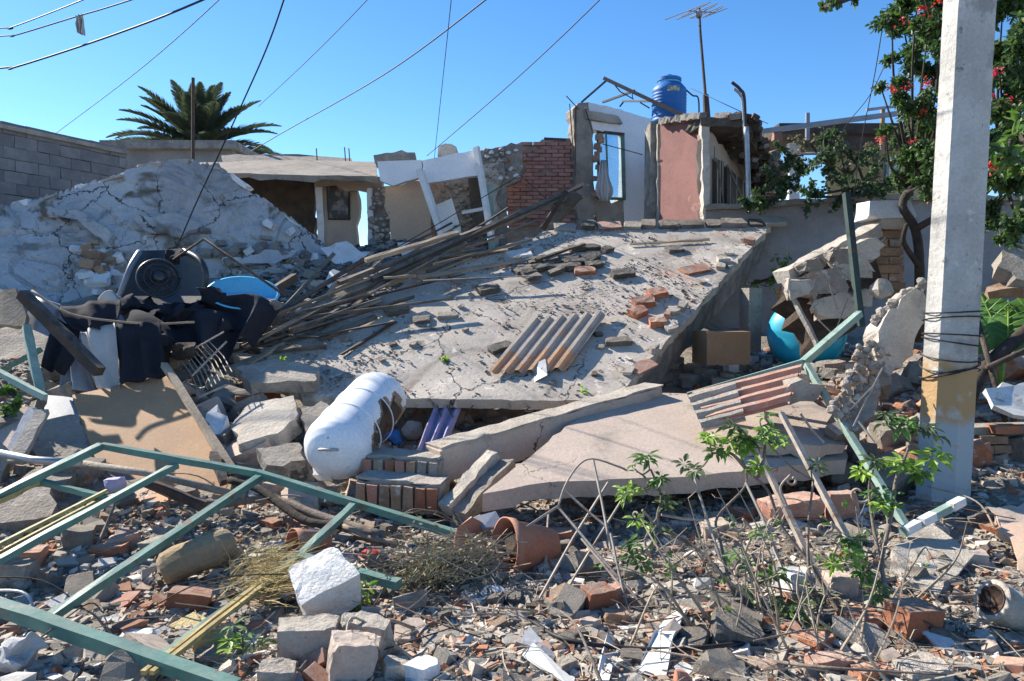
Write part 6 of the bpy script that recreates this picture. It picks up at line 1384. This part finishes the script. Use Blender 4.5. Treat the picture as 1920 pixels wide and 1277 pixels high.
for a in (
    ('concrete_block', 606, 1168, 108, 90, 'block', block_white, 'large white plastered block in front of the small pot', 'block', .9, .6, .38),
    ('concrete_block', 575, 1250, 116, 72, 'block', concrete_pale, 'beige concrete block left of the mint topped block', 'block', .6, .1, 0),
    ('concrete_block', 684, 1252, 98, 90, 'block', concrete_pale, 'upright rounded concrete block behind the mint topped block', 'block', .5, -.3, .1),
    ('painted_block', 652, 1290, 92, 84, 'block', plaster_pink, 'brown block with pale top at the bottom border', 'block', .7, .2, 0),
    ('concrete_block', 512, 1290, 70, 38, 'block', concrete_pale, 'flat beige block cut by the bottom border', 'block', .8, .1, 0),
    ('white_lump', 735, 1290, 50, 48, 'block', concrete_pale, 'pale crumbling lump at the bottom border right of the blocks', 'lump', .9, .4, 0),
    ('white_lump', 792, 1290, 52, 46, 'block', plaster, 'whitish lump at the bottom border beside the dark rubble', 'lump', .9, .9, 0),
    ('red_brick', 349, 1148, 80, 36, 'brick', brick, 'dark red brick in front of the stone log', 'brick', .5, .15, 0),
    ('brick_shard', 215, 1148, 112, 30, 'shard', terracotta, 'pointed orange tile shard between the green bars', 'shard', .7, .5, .25),
    ('brick_lump', 230, 1040, 56, 34, 'block', brick_pink, 'pink brick piece behind the middle green bar', 'brick', .7, .3, 0),
    ('brick_lump', 196, 1050, 66, 26, 'block', brick, 'red brick piece left of the pink brick piece', 'brick', .6, .1, 0),
    ('white_tile', 128, 1048, 42, 26, 'shard', tile_white, 'bright white tile corner under the green frame', 'tile', .7, .2, .5),
    ('white_tile', 98, 1054, 34, 18, 'shard', tile_white, 'small white tile chip left of the white tile corner', 'tile', .7, .5, .3),
    ('foam_piece', 342, 1194, 96, 40, 'shard', foam, 'crumbly yellow foam slab left of the yellow bars', 'foam', .7, .2, .1),
    ('foam_piece', 395, 1215, 70, 26, 'block', foam, 'smaller yellow foam strip below the yellow foam slab', 'foam', .5, .5, .1),
    ('white_tile', 252, 1204, 58, 20, 'block', tile_white, 'pale flat tile below the stone log', 'tile', .5, .15, .1),
    ('brick_lump', 400, 1250, 80, 28, 'block', masonry, 'dark brown slab piece beside the green seedling', 'slab piece', .6, .2, 0),
    ('hardboard_piece', 272, 968, 126, 40, 'shard', hardboard, 'orange hardboard scrap at the foot of the plywood', 'board', .8, .2, .12),
    ('hardboard_piece', 250, 940, 70, 30, 'shard', plaster_peach, 'peach board scrap behind the orange hardboard', 'board', .8, .7, .2),
    ('purple_bundle', 208, 928, 52, 40, 'round', lilac_cloth, 'lilac rag ball behind the left corner of the green frame', 'rag', .8, 0, 0),
    ('black_can', 527, 1147, 54, 40, 'round', plastic_black, 'dented black can left of the large white block', 'can', .9, .4, 0),
    ('brick_lump', 1118, 1152, 62, 50, 'brick', brick, 'orange brick standing between the thin iron rods', 'brick', .6, .5, .2),
    ('brick_lump', 1150, 1135, 46, 34, 'block', brick_pink, 'pink brick behind the orange brick among the rods', 'brick', .8, .2, 0),
    ('brick_lump', 1160, 1180, 60, 34, 'block', brick_old, 'brown brick piece at the foot of the iron rods', 'brick', .6, .1, 0),
    ('brick_lump', 1000, 1040, 40, 44, 'block', brick_pink, 'pinkish brick stump right behind the large pot', 'brick', .8, .3, 0),
    ('brick_lump', 1055, 1035, 48, 36, 'block', brick, 'orange brick lump in the shade of the pink slab', 'brick', .8, .1, 0),
    ('red_stopper', 1331, 1060, 26, 26, 'round', paint_red, 'small red round cap on the gravel before the pink slab', 'cap', .8, 0, 0),
    ('orange_jar', 1278, 1292, 42, 40, 'round', terracotta, 'small round orange pot cut by the bottom border', 'pot', .95, 0, 0),
    ('red_brick', 1718, 1204, 92, 62, 'brick', brick, 'largest bright orange brick in the lower right', 'brick', .7, .35, .05),
    ('brick_lump', 1622, 1192, 74, 36, 'block', brick, 'crumbling orange brick behind the grey shard in the lower right', 'brick', .7, .2, 0),
    ('grey_shard', 1645, 1250, 130, 66, 'shard', concrete, 'flat grey shard leaning below the bright orange brick', 'shard', .5, .4, .6),
    ('brick_lump', 1540, 1232, 62, 40, 'block', brick, 'orange brick between the shrub stems near the bottom', 'brick', .7, .5, 0),
    ('brick_lump', 1560, 1268, 74, 36, 'block', brick_pink, 'pinkish brick at the bottom border between shrub stems', 'brick', .6, .1, 0),
    ('brick_lump', 1640, 1285, 70, 34, 'block', brick, 'orange brick at the bottom border below the grey shard', 'brick', .6, .2, 0),
    ('white_shard', 1800, 1258, 60, 96, 'shard', plaster, 'white plaster shard lying in the lower right', 'shard', .6, .3, .3),
    ('concrete_block', 1740, 1290, 90, 40, 'block', concrete_pale, 'pale flat block at the bottom border below the orange brick', 'block', .8, .1, 0),
    ('beige_block', 1822, 1070, 66, 34, 'block', plaster_pink, 'beige block right behind the pale tiled slab', 'block', .6, -.2, 0),
    ('pale_lump', 1500, 1120, 70, 44, 'block', plaster, 'white lump behind the shrub stems in the gravel', 'lump', .8, .3, 0),
    ('pale_lump', 1575, 1125, 56, 44, 'block', plaster_pink, 'pinkish lump right of the white lump in the gravel', 'lump', .8, .1, 0),
    ('concrete_block', 1065, 1268, 36, 34, 'block', concrete, 'grey cube-like lump beside the white metal slats', 'lump', .9, .4, 0),
    ('brick_lump', 40, 1072, 60, 40, 'block', brick_pink, 'pink brick at the left border between green bars', 'brick', .8, .3, 0),
    ('grey_lump', 20, 1105, 56, 46, 'block', concrete, 'grey lump at the left border above the low green bar', 'lump', .9, .1, 0),
    ('brick_lump', 1345, 1010, 50, 30, 'block', plaster_pink, 'pale pink brick under the pink slab edge', 'brick', .8, .1, 0),
    ('brick_lump', 1490, 985, 110, 40, 'block', brick_pink, 'pink block under the right end of the pink slab', 'block', .5, .1, 0),
    ('brick_lump', 1580, 985, 60, 60, 'block', brick_pink, 'upright pink brick under the right end of the pink slab', 'brick', .6, .1, 0)):
    hero(*a)
c0, c1 = on_ground(300, 1100, .085), on_ground(436, 1062, .16); n1_ = [c0.lerp(c1, k/14) for k in range(15)]; v, f = g_tube(n1_, [.07] + [.098]*3 + [.104]*7 + [.098]*3 + [.085], 18)
tag(mo('stone_log', [q + Vector((mnoise.noise(q*6), mnoise.noise(q*6 + Vector((7, 0, 0))), mnoise.noise(q*6 + Vector((0, 7, 0)))))*.022 + Vector((mnoise.noise(q*20), 0, mnoise.noise(q*20 + Vector((3, 3, 3)))))*.006 for q in v], f, stone_tan), 'rounded yellowish stone log lying under the green frame', 'stone')
# flat lit tile slab on the right
tag(plate('tile_slab', [on_ground(1672, 1050, .07), on_ground(1740, 1012, .13), on_ground(1826, 1068, .10), on_ground(1760, 1132, .05), on_ground(1668, 1085, .05)], .035, concrete_pale, jag=.006, step=.15, rng=rng), 'pale flat tiled slab lying in the sun right of the shrub', 'slab')
for pts, m, lab in ((((1196, 1270, 3.42), (1226, 1205, 3.62), (1262, 1150, 3.85), (1288, 1152, 3.85), (1262, 1215, 3.6), (1248, 1275, 3.4)), white_paint, 'long bent white metal slat with holes on the gravel'), (((1118, 1290, 3.35), (1140, 1205, 3.65), (1160, 1206, 3.65), (1142, 1290, 3.35)), white_paint, 'straight white metal slat left of the bent one'), (((980, 1240, 3.55), (1000, 1228, 3.6), (1080, 1280, 3.4), (1060, 1295, 3.35)), white_paint, 'white slat poking in at the bottom border left of the straight slat'), (((974, 1215, 3.65), (992, 1196, 3.75), (1044, 1232, 3.6), (1038, 1248, 3.5)), steel, 'grey metal lid above the lowest white slat')):
    tag(plate('metal_lath', [on_ground(x, y, .035 + .03*math.sin(k*2.1)) for k, (x, y, _) in enumerate(pts)], .012, m, jag=.002, step=.1, rng=rng), lab, 'metal slat', 'loose metal slats')
# rods and wrought iron
RODS = [((1003, 1172, 4.1), (1140, 905, 4.9)), ((1053, 1155, 4.15), (1166, 938, 4.8)), ((1068, 1158, 4.12), (1090, 1105, 4.3)), ((1046, 950, 4.9), (1205, 1135, 4.3)), ((1060, 920, 5.0), (1140, 990, 4.7)), ((1112, 862, 5.1), (1145, 1030, 4.6)), ((1022, 1095, 4.5), (1028, 965, 4.9)), ((1120, 1205, 3.95), (1160, 1085, 4.3)), ((1145, 1000, 4.7), (1176, 1140, 4.3)), ((1090, 1010, 4.8), (1165, 1100, 4.4)), ((1300, 890, 4.7), (1352, 1050, 4.3)), ((1398, 905, 4.6), (1460, 1045, 4.2)), ((985, 990, 5.0), (1045, 950, 5.0)), ((1240, 965, 4.8), (1320, 975, 4.7)), ((1425, 960, 4.5), (1490, 1125, 4.0)), ((1500, 775, 5.3), (1545, 830, 5.2))]
RORD = {id(x): i for grp in ([x for x in RODS if x[0][0] < 1280], [x for x in RODS if x[0][0] >= 1280]) for i, x in enumerate(sorted(grp, key=lambda x: min(x[0][0], x[1][0])))}
ORDN = ['leftmost', 'second', 'third', 'fourth', 'fifth', 'sixth', 'seventh', 'eighth', 'ninth', 'tenth', 'eleventh', 'twelfth']
for k, (a, b) in enumerate(RODS):
    on_ = ORDN[RORD[id(RODS[k])]]; on_ = on_ if on_ == 'leftmost' else on_ + ' from the left'
    if a[2] > 4.5: a = (a[0], a[1], a[2]*.93); b = (b[0], b[1], b[2]*.95)
    p, q = P(*a), P(*b); p.z = max(p.z, H(p.x, p.y)); q.z = max(q.z, H(q.x, q.y)); v, f = g_tube([p, p.lerp(q, .5) + rdir(rng)*.012, q], .0085, 5)
    tag(mo('iron_rod', v, f, iron_white), f'thin dusty iron rod, {on_} of the cluster right of the large pot' if a[0] < 1280 else f'thin dusty iron rod, {on_} of those among the shrub stems', 'rod', 'thin rods left of the shrubs' if a[0] < 1280 else 'thin rods among the shrubs')
rod('bent_wire', [(1046, 952, 4.55), (1060, 910, 4.6), (1085, 872, 4.65), (1112, 860, 4.65), (1160, 875, 4.6), (1175, 882, 4.6)], .007, iron_white, 'bent iron hoop standing before the pink slab edge', 'wire', smooth_n=4)
for a, b, w_, lab in (((1465, 775, 5.3), (1605, 1040, 4.5), .034, 'white square post sloping through the shrub in front of the pole'), ((1426, 855, 4.9), (1540, 1095, 4.2), .032, 'white square post lower and left of the other sloping post')):
    bar('white_post', a, b, w_, w_, iron_white, lab, 'post', seg=2, jit=.002)
def scroll(c, size, flip, lab, d):
    t = thing('iron_scroll', lab, 'wrought iron', P(c[0], c[1] + 40, d)); s = d/1400
    pts = []
    for k in range(40):
        a = k/39*4.6; r_ = size*(.14 + .19*a)*.5; pts.append(P(c[0], c[1], d) + Vector((math.cos(a*1.35 + 1)*r_*flip, .02*math.sin(a), math.sin(a*1.35 + 1)*r_)))
    v, f = g_tube(pts, .008, 5); mo('curl', v, f, iron_white, t, smooth=True)
    e = pts[-1]; pts2 = curve([e, e + Vector((.06*flip, 0, -.08)), e + Vector((.02*flip, 0, -.2)), e + Vector((.05*flip, 0, -.3))], 5); v, f = g_tube(pts2, .008, 5); mo('stem', v, f, iron_white, t, smooth=True)
    e = pts2[-1]; pts3 = [e + Vector((math.cos(k/20*5)*.05*(1-k/30) - .05, 0, math.sin(-k/20*5)*.05*(1-k/30)))*1 for k in range(20)]; v, f = g_tube(pts3, .008, 5); mo('curl', v, f, iron_white, t, smooth=True)
scroll((1612, 925), .16, 1, 'large wrought iron scroll in front of the pole foot', 4.3); scroll((1380, 985), .11, 1, 'wrought iron scroll beside the tallest shrub stem', 4.4); scroll((1488, 900), .09, -1, 'small wrought iron scroll below the pink slab right end', 4.6); scroll((1195, 965), .09, 1, 'small wrought iron scroll behind the left shrub', 4.7); scroll((1545, 990), .1, 1, 'dark wrought iron scroll between the two sloping white posts', 4.3)
bar('striped_pipe', (1692, 998, 4.75), (1806, 938, 5.0), .05, .05, green_pale, 'green and white painted pipe stub resting against the sloping rail', 'pipe', seg=1, jit=0)
q0, q1 = P(1806, 938, 4.97), P(1692, 998, 4.72)
for k in (.02, .5, .75): v, f = g_bar(q0.lerp(q1, k), q0.lerp(q1, k + .2), .053, .053); o = mo('paint_band', v, f, white_paint); o.parent = bpy.data.objects['striped_pipe']; o.location = o.location - bpy.data.objects['striped_pipe'].location
# hose, wires, spool
v, f = g_tube(curve([on_ground(940, 1130), on_ground(965, 1148), on_ground(1003, 1175), on_ground(1061, 1214, .04), on_ground(1193, 1232, .04), on_ground(1310, 1230, .04), on_ground(1420, 1214, .03)], 6), .011, 6); tag(mo('black_hose', v, f, cable, smooth=True), 'black hose curving across the gravel over the white slats', 'hose')
rod('wire_loop', [(1745, 1035, 4.7), (1795, 1040, 4.6), (1785, 1085, 4.4), (1800, 1125, 4.2), (1838, 1146, 4.05)], .007, steel, 'grey wire loop hanging over the pale tiled slab', 'wire', smooth_n=6); rod('wire_loop', [(1810, 1090, 4.4), (1830, 1125, 4.2), (1842, 1142, 4.1)], .006, steel, 'short straight wire inside the grey wire loop', 'wire')
spc = on_ground(1888, 1185, .13); sp_ = thing('metal_drum', 'small dusty metal drum lying at the right border', 'drum', spc - Vector((0, 0, .12))); q3 = Vector((-.85, -.15, .42)).normalized().to_track_quat('Z', 'Y').to_matrix()
v, f = lathe([(.09, .0), (.10, .0), (.105, .01), (.10, .03), (.10, .09), (.108, .10), (.10, .11), (.10, .2), (.108, .21), (.10, .22), (.095, .22)], 28); mo('body', xf(v, spc - q3 @ Vector((0, 0, .11)), q3), f, concrete_pale, sp_, smooth=True)
v, f = lathe([(.07, .222), (.075, .226), (.08, .222)], 28); mo('rim', xf(v, spc - q3 @ Vector((0, 0, .11)), q3), f, rust, sp_, smooth=True)
v, f = g_chunk(random.Random(12), .26, .22, .2, 'round', 5); p = on_ground(28, 1262, -.02); tag(mo('plastic_bag', [p + q + Vector((mnoise.noise(q*16), mnoise.noise(q*16 + Vector((4, 0, 0))), mnoise.noise(q*16 + Vector((0, 4, 0)))))*.045 for q in v], f, white_cloth, smooth=False), 'crumpled white plastic bag at the bottom left border', 'bag')
rod('bent_wire', [(-30, 1108, 3.9), (40, 1110, 3.85), (62, 1140, 3.8), (50, 1185, 3.7), (15, 1225, 3.55)], .008, steel, 'grey wire arching over the low green bar at the left border', 'wire', smooth_n=5)

# ---------------------------------------------------------------- scattered countable debris
PLY2 = [(pp.at(x, y).x, pp.at(x, y).y) for x, y, _ in pw_]
PP2 = [(a.x, a.y) for a in PPOLY]
FRONT = [(P(*a_), t_) for a_, t_ in (((60, 1000, 4.6), 'under the left end of the green gate'), ((230, 1040, 4.7), 'between the two middle green bars'), ((366, 1110, 4.3), 'around the stone log'), ((215, 1145, 4.1), 'around the pointed orange tile shard'), ((340, 1190, 3.8), 'around the yellow foam slab'), ((100, 1230, 3.5), 'below the low green bar'), ((490, 1110, 4.3), 'around the straw tuft'), ((606, 1160, 4.1), 'around the large white block'), ((600, 1260, 3.5), 'around the pale blocks at the bottom border'), ((560, 1000, 5.2), 'behind the small pot'), ((720, 1050, 4.8), 'beside the green end bar'), ((800, 1120, 4.2), 'under the uprooted plant'), ((870, 1230, 3.6), 'below the uprooted plant'), ((960, 1080, 4.6), 'beside the large pot'), ((1020, 1240, 3.5), 'around the lowest white lath'), ((1110, 1120, 4.2), 'among the thin iron rods'), ((1240, 1230, 3.6), 'around the bent white lath'), ((1250, 1060, 4.6), 'under the left shrub'), ((1360, 1060, 4.5), 'around the red cap'), ((1400, 1200, 3.7), 'below the tallest shrub'), ((1480, 1060, 4.5), 'beside the sloping white posts'), ((1540, 1230, 3.6), 'between the shrub stems at the bottom'), ((1600, 1100, 4.2), 'left of the tiled slab'), ((1720, 1190, 3.9), 'around the largest orange brick'), ((1820, 1190, 3.9), 'below the small metal drum'), ((1850, 1020, 4.9), 'beside the ochre board'), ((1700, 960, 5.4), 'at the left foot of the pole'), ((1860, 900, 5.9), 'before the low brick wall'), ((1860, 760, 6.6), 'on the bank right of the pole'), ((1640, 830, 6.0), 'below the broken column'), ((1560, 720, 7.0), 'beside the ribbed tile sheets'), ((740, 970, 5.4), 'before the brickwork blocks'), ((880, 960, 5.4), 'below the broken beams'), ((600, 900, 5.8), 'below the white gas tank'), ((480, 880, 6.0), 'beside the thick grey branch'), ((480, 790, 6.8), 'around the big pale slab'), ((420, 720, 7.4), 'below the wire rack'), ((300, 920, 5.7), 'at the foot of the plywood'), ((100, 870, 6.0), 'left of the plywood'), ((40, 760, 6.8), 'below the green bars at the left border'))]
def zone(x, y): return near(FRONT, Vector((x, y, 0)))
def scatter(kindname, n_, kind, mats, smin, smax, prop, cat, words, seed, region, power=2.8, tilt=.35, noun=None, clump=True):
    r = random.Random(seed); pool = {}
    for m in set(mats):
        pool[m] = []
        for k in range(5):
            v, f = g_chunk(r, 1, prop[0]*r.uniform(.8, 1.2), prop[1]*r.uniform(.8, 1.2), kind); me = bpy.data.meshes.new(kindname); me.from_pydata(v, [], f); me.materials.append(m); pool[m].append(me)
    made = 0; tries = 0
    while made < n_ and tries < n_*20:
        tries += 1; x = r.uniform(*region[0]); y = r.uniform(*region[1])
        if abs(x) > .78*y + .5: continue
        if in_poly(x, y, RP2) or in_poly(x, y, PP2) or in_poly(x, y, PLY2): continue
        if clump and mnoise.noise(Vector((x*1.7, y*1.7, 11))) < -.12 + .3*(r.random() - .5): continue
        if math.hypot(x - 3.27, y - 5.7) < .3: continue
        s = smin*(smax/smin)**(r.random()**power); m = r.choice(mats)
        o = bpy.data.objects.new(kindname, r.choice(pool[m])); C.objects.link(o); o.scale = (s, s, s); o.rotation_euler = (r.gauss(0, tilt), r.gauss(0, tilt), r.random()*6.28); o.location = (x, y, H(x, y) - r.uniform(.02, .28)*s*prop[1])
        z_ = zone(x, y); tag(o, f"{'large' if s > smax*.55 else ('small' if s < smin*1.5 else 'mid-sized')} {ADJ[m]} {noun or words} {z_}", cat, f'{words} {z_}'); made += 1
ADJ.update({plastic_blue: 'turquoise', lilac_cloth: 'lilac', white_cloth: 'off-white', plastic_sky: 'sky blue', black_cloth: 'black'})
scatter('plastic_scrap', 46, 'shard', [lilac_cloth, white_cloth, plastic_sky, black_cloth, white_cloth, plastic_grey], .05, .14, (.7, .08), 'scrap', 'torn plastic scrap', 8, ((-4, 5), (2.9, 6.5)), tilt=.6)
scatter('concrete_chunk', 280, 'block', [concrete, concrete, concrete_pale, concrete_pale, cellar, masonry, plaster_pink], .07, .25, (.75, .5), 'concrete chunk', 'broken concrete chunk', 1, ((-4.6, 5), (2.9, 7)), power=1.7)
scatter('brick_fragment', 200, 'brick', [brick, brick_pink, brick_old, brick, brick], .06, .22, (.55, .38), 'brick fragment', 'broken brick fragment', 2, ((-5, 5.5), (2.9, 7.6)))
scatter('plaster_shard', 300, 'shard', [plaster, plaster_pink, concrete_pale, tile_white, concrete], .08, .30, (.7, .12), 'plaster shard', 'flat plaster shard', 3, ((-5, 5.5), (2.9, 7.6)), tilt=.45)
scatter('tile_shard', 70, 'shard', [terracotta, slate, tile_white], .05, .16, (.7, .1), 'tile shard', 'broken tile shard', 4, ((-5, 5), (2.9, 7)), tilt=.4)
scatter('wood_scrap', 190, 'block', [wood, wood_pale, wood_dark], .12, .7, (.07, .05), 'wood scrap', 'thin wood scrap', 5, ((-5, 5), (2.9, 8)), tilt=.2)
scatter('rubble_block', 70, 'block', [concrete, concrete_pale, brick, brick_pink, masonry], .12, .4, (.8, .6), 'rubble chunk', 'big rubble chunk', 6, ((2.6, 6), (5.9, 8)), power=1.2)
scatter('rubble_block', 70, 'block', [concrete, concrete_pale, cellar, masonry, plaster_pink], .15, .45, (.8, .5), 'rubble chunk', 'big rubble chunk', 7, ((-5, -1.2), (5.6, 8.2)), power=1.2)
def s_front(r):
    for _ in range(30):
        y = 2.75 + 5.6*r.random()**1.35; x = r.uniform(-.75, .82)*y*1.05
        if in_poly(x, y, RP2) or in_poly(x, y, PLY2): continue
        if mnoise.noise(Vector((x*1.7, y*1.7, 11))) + .5*mnoise.noise(Vector((x*4, y*4, 2))) < -.12 and r.random() < .72: continue
        return Vector((x, y, H(x, y) + .006))
MIXC = [(.42, .385, .335), (.30, .275, .24), (.54, .50, .44), (.20, .185, .165), (.36, .18, .115), (.36, .325, .28), (.62, .60, .56), (.42, .31, .24), (.40, .37, .32), (.33, .30, .26)]
def s_any(r):
    for _ in range(30):
        y = 2.8 + 5.2*r.random()**1.2; x = r.uniform(-.75, .82)*y*1.05
        if in_poly(x, y, RP2) or in_poly(x, y, PLY2): continue
        return Vector((x, y, H(x, y) + .006))
grit('small_rubble', 5200, s_any, .035, .12, MIXC, 'small broken rubble pieces lying thick over the foreground', 'rubble', 21, flat=.8, pw=1.5, sink=.15)
grit('gravel', 64000, s_front, .005, .05, [(.42, .36, .29), (.30, .26, .21), (.52, .455, .37), (.20, .175, .15), (.38, .17, .095), (.36, .30, .235), (.58, .53, .46), (.44, .30, .21), (.40, .35, .285)], 'mixed crushed mortar and gravel covering the foreground', 'gravel', 11, flat=.75)
def s_right(r):
    x = r.uniform(2.2, 6.5); y = r.uniform(6.0, 10.5); return None if in_poly(x, y, RP2) else Vector((x, y, H(x, y) + .01))
grit('bank_rubble', 5000, s_right, .03, .13, [(.40, .37, .33), (.28, .26, .235), (.5, .46, .41), (.2, .18, .16), (.40, .17, .09), (.42, .22, .14)], 'small rubble on the bank behind the pole', 'rubble', 12, flat=.8)
# dry twigs lying about
g = Geo()
for k in range(800):
    y = 2.9 + 3.2*rng.random(); x = rng.uniform(-.5, .8)*y; p = Vector((x, y, H(x, y) + rng.uniform(.01, .05))); a = rng.random()*6.28; L_ = rng.uniform(.08, .4); q = p + Vector((math.cos(a)*L_, math.sin(a)*L_, rng.uniform(-.02, .08))); v, f = g_tube([p, p.lerp(q, .5) + rdir(rng)*.02, q], rng.uniform(.0015, .004), 3); g.add(v, f)
tag(g.build('twig_litter', twig), 'fine dry twig litter over the foreground gravel', 'twigs', kind='stuff')

# ---------------------------------------------------------------- overhead cables
def sag(a, b, s, n_=14): return [a.lerp(b, k/n_) - Vector((0, 0, s*4*(k/n_)*(1-k/n_))) for k in range(n_+1)]
def cable_px(seq, r_, lab, ext=True):
    q = pxp(seq); v, f = g_tube(curve(q, 6), r_, 5); tag(mo('overhead_cable', v, f, cable, smooth=True), lab, 'cable', 'overhead cables')
cable_px([(-300, 70, 10.5), (0, 53, 10), (20, 52, 9.9), (150, 2, 9), (420, -110, 7.5)], 0.0081, 'uppermost of the three street cables in the top left corner')
cable_px([(-300, 90, 10.5), (0, 68, 10), (25, 67, 9.9), (140, 32, 9.3), (245, 0, 8.7), (600, -120, 7)], 0.0087, 'street cable that carries the dangling rag in the top left')
cable_px([(-300, 160, 10), (0, 128, 9.6), (25, 127, 9.5), (200, 70, 8.8), (380, 0, 8), (700, -150, 6.5)], 0.0118, 'thickest and lowest of the three street cables in the top left')
cable_px([(98, 255, 15.5), (250, 140, 12), (410, 0, 9), (600, -200, 7)], 0.0062, 'thin cable rising from the grey block wall past the palm')
cable_px([(330, 468, 9.5), (368, 380, 9.2), (410, 290, 9.0), (455, 192, 8.6), (500, 90, 8.0), (532, 0, 7.5), (575, -140, 6.5)], 0.0087, 'dark cable dropping steeply to the black fan')
cable_px([(484, 200, 16), (580, 110, 12.5), (688, 0, 9.5), (800, -130, 7.5)], 0.0062, 'thin cable rising to the right just beside the palm')
cable_px([(470, 284, 16.5), (540, 243, 15), (720, 140, 11.5), (910, 0, 8.5), (1060, -130, 6.8)], 0.0093, 'thick cable crossing the middle of the sky')
cable_px([(814, 300, 13.3), (828, 170, 10.5), (846, 0, 7.5), (858, -140, 6)], 0.0050, 'thin nearly upright cable in the middle of the sky')
cable_px([(800, 292, 13.4), (815, 280, 13.2), (960, 155, 10.5), (1124, 0, 8), (1250, -140, 6.5)], 0.0068, 'rightmost long cable rising from the ruined house')
cable_px([(560, 560, 9.5), (640, 520, 10), (760, 455, 10.6), (880, 385, 11.4), (975, 328, 12)], 0.0074, 'cable strung low in front of the ruined house')
cable_px([(975, 328, 12), (1010, 360, 12.2), (1040, 392, 12.4)], 0.0062, 'short slack cable in front of the red brick wall')
cable_px([(1295, 165, 13), (1380, 205, 12), (1440, 232, 14)], 0.0062, 'short cable running from the blue tank pipe to the right')
cable_px([(1658, 30, 9.5), (1640, 140, 9.8), (1618, 250, 10), (1600, 370, 10.2)], 0.0062, 'thin cable hanging steeply left of the flowering tree')
cable_px([(1665, 110, 9.5), (1630, 180, 9.8), (1590, 230, 10.2), (1575, 260, 10.5)], 0.0056, 'second thin cable slanting left of the flowering tree')
tag(cloth_sheet('dangling_rag', [(P(142, 30, 9.25), P(156, 27, 9.25)), (P(144, 45, 9.25), P(158, 44, 9.25)), (P(149, 64, 9.25), P(156, 64, 9.25))], white_cloth, amp=.05, freq=14), 'small torn rag dangling from a street cable', 'rag')

for k in range(46):
    y = 3.0 + 2.9*rng.random(); x = rng.uniform(-.62, .66)*y; p = Vector((x, y, H(x, y) + .03)); a = rng.random()*6.28; L_ = rng.uniform(.3, 1.0); q = p + Vector((math.cos(a)*L_, math.sin(a)*L_*.7, 0)); q.z = H(q.x, q.y) + rng.uniform(.02, .22); m_ = p.lerp(q, rng.uniform(.35, .65)) + Vector((rng.gauss(0, .07), rng.gauss(0, .07), rng.uniform(.0, .12))); wire = k % 3 == 0
    v, f = g_tube(curve([p, m_, q], 6), .004 if wire else rng.uniform(.006, .014), 5, .004 if wire else .004); z_ = zone(x, y); tag(mo('bent_wire' if wire else 'dry_stick', v, f, rust if wire else rng.choice([twig, bark, wood_pale]), smooth=True), f"{'rusty bent wire' if wire else ('long dry stick' if L_ > .65 else 'short dry stick')} {z_}", 'wire' if wire else 'stick', 'wires and sticks in the rubble')
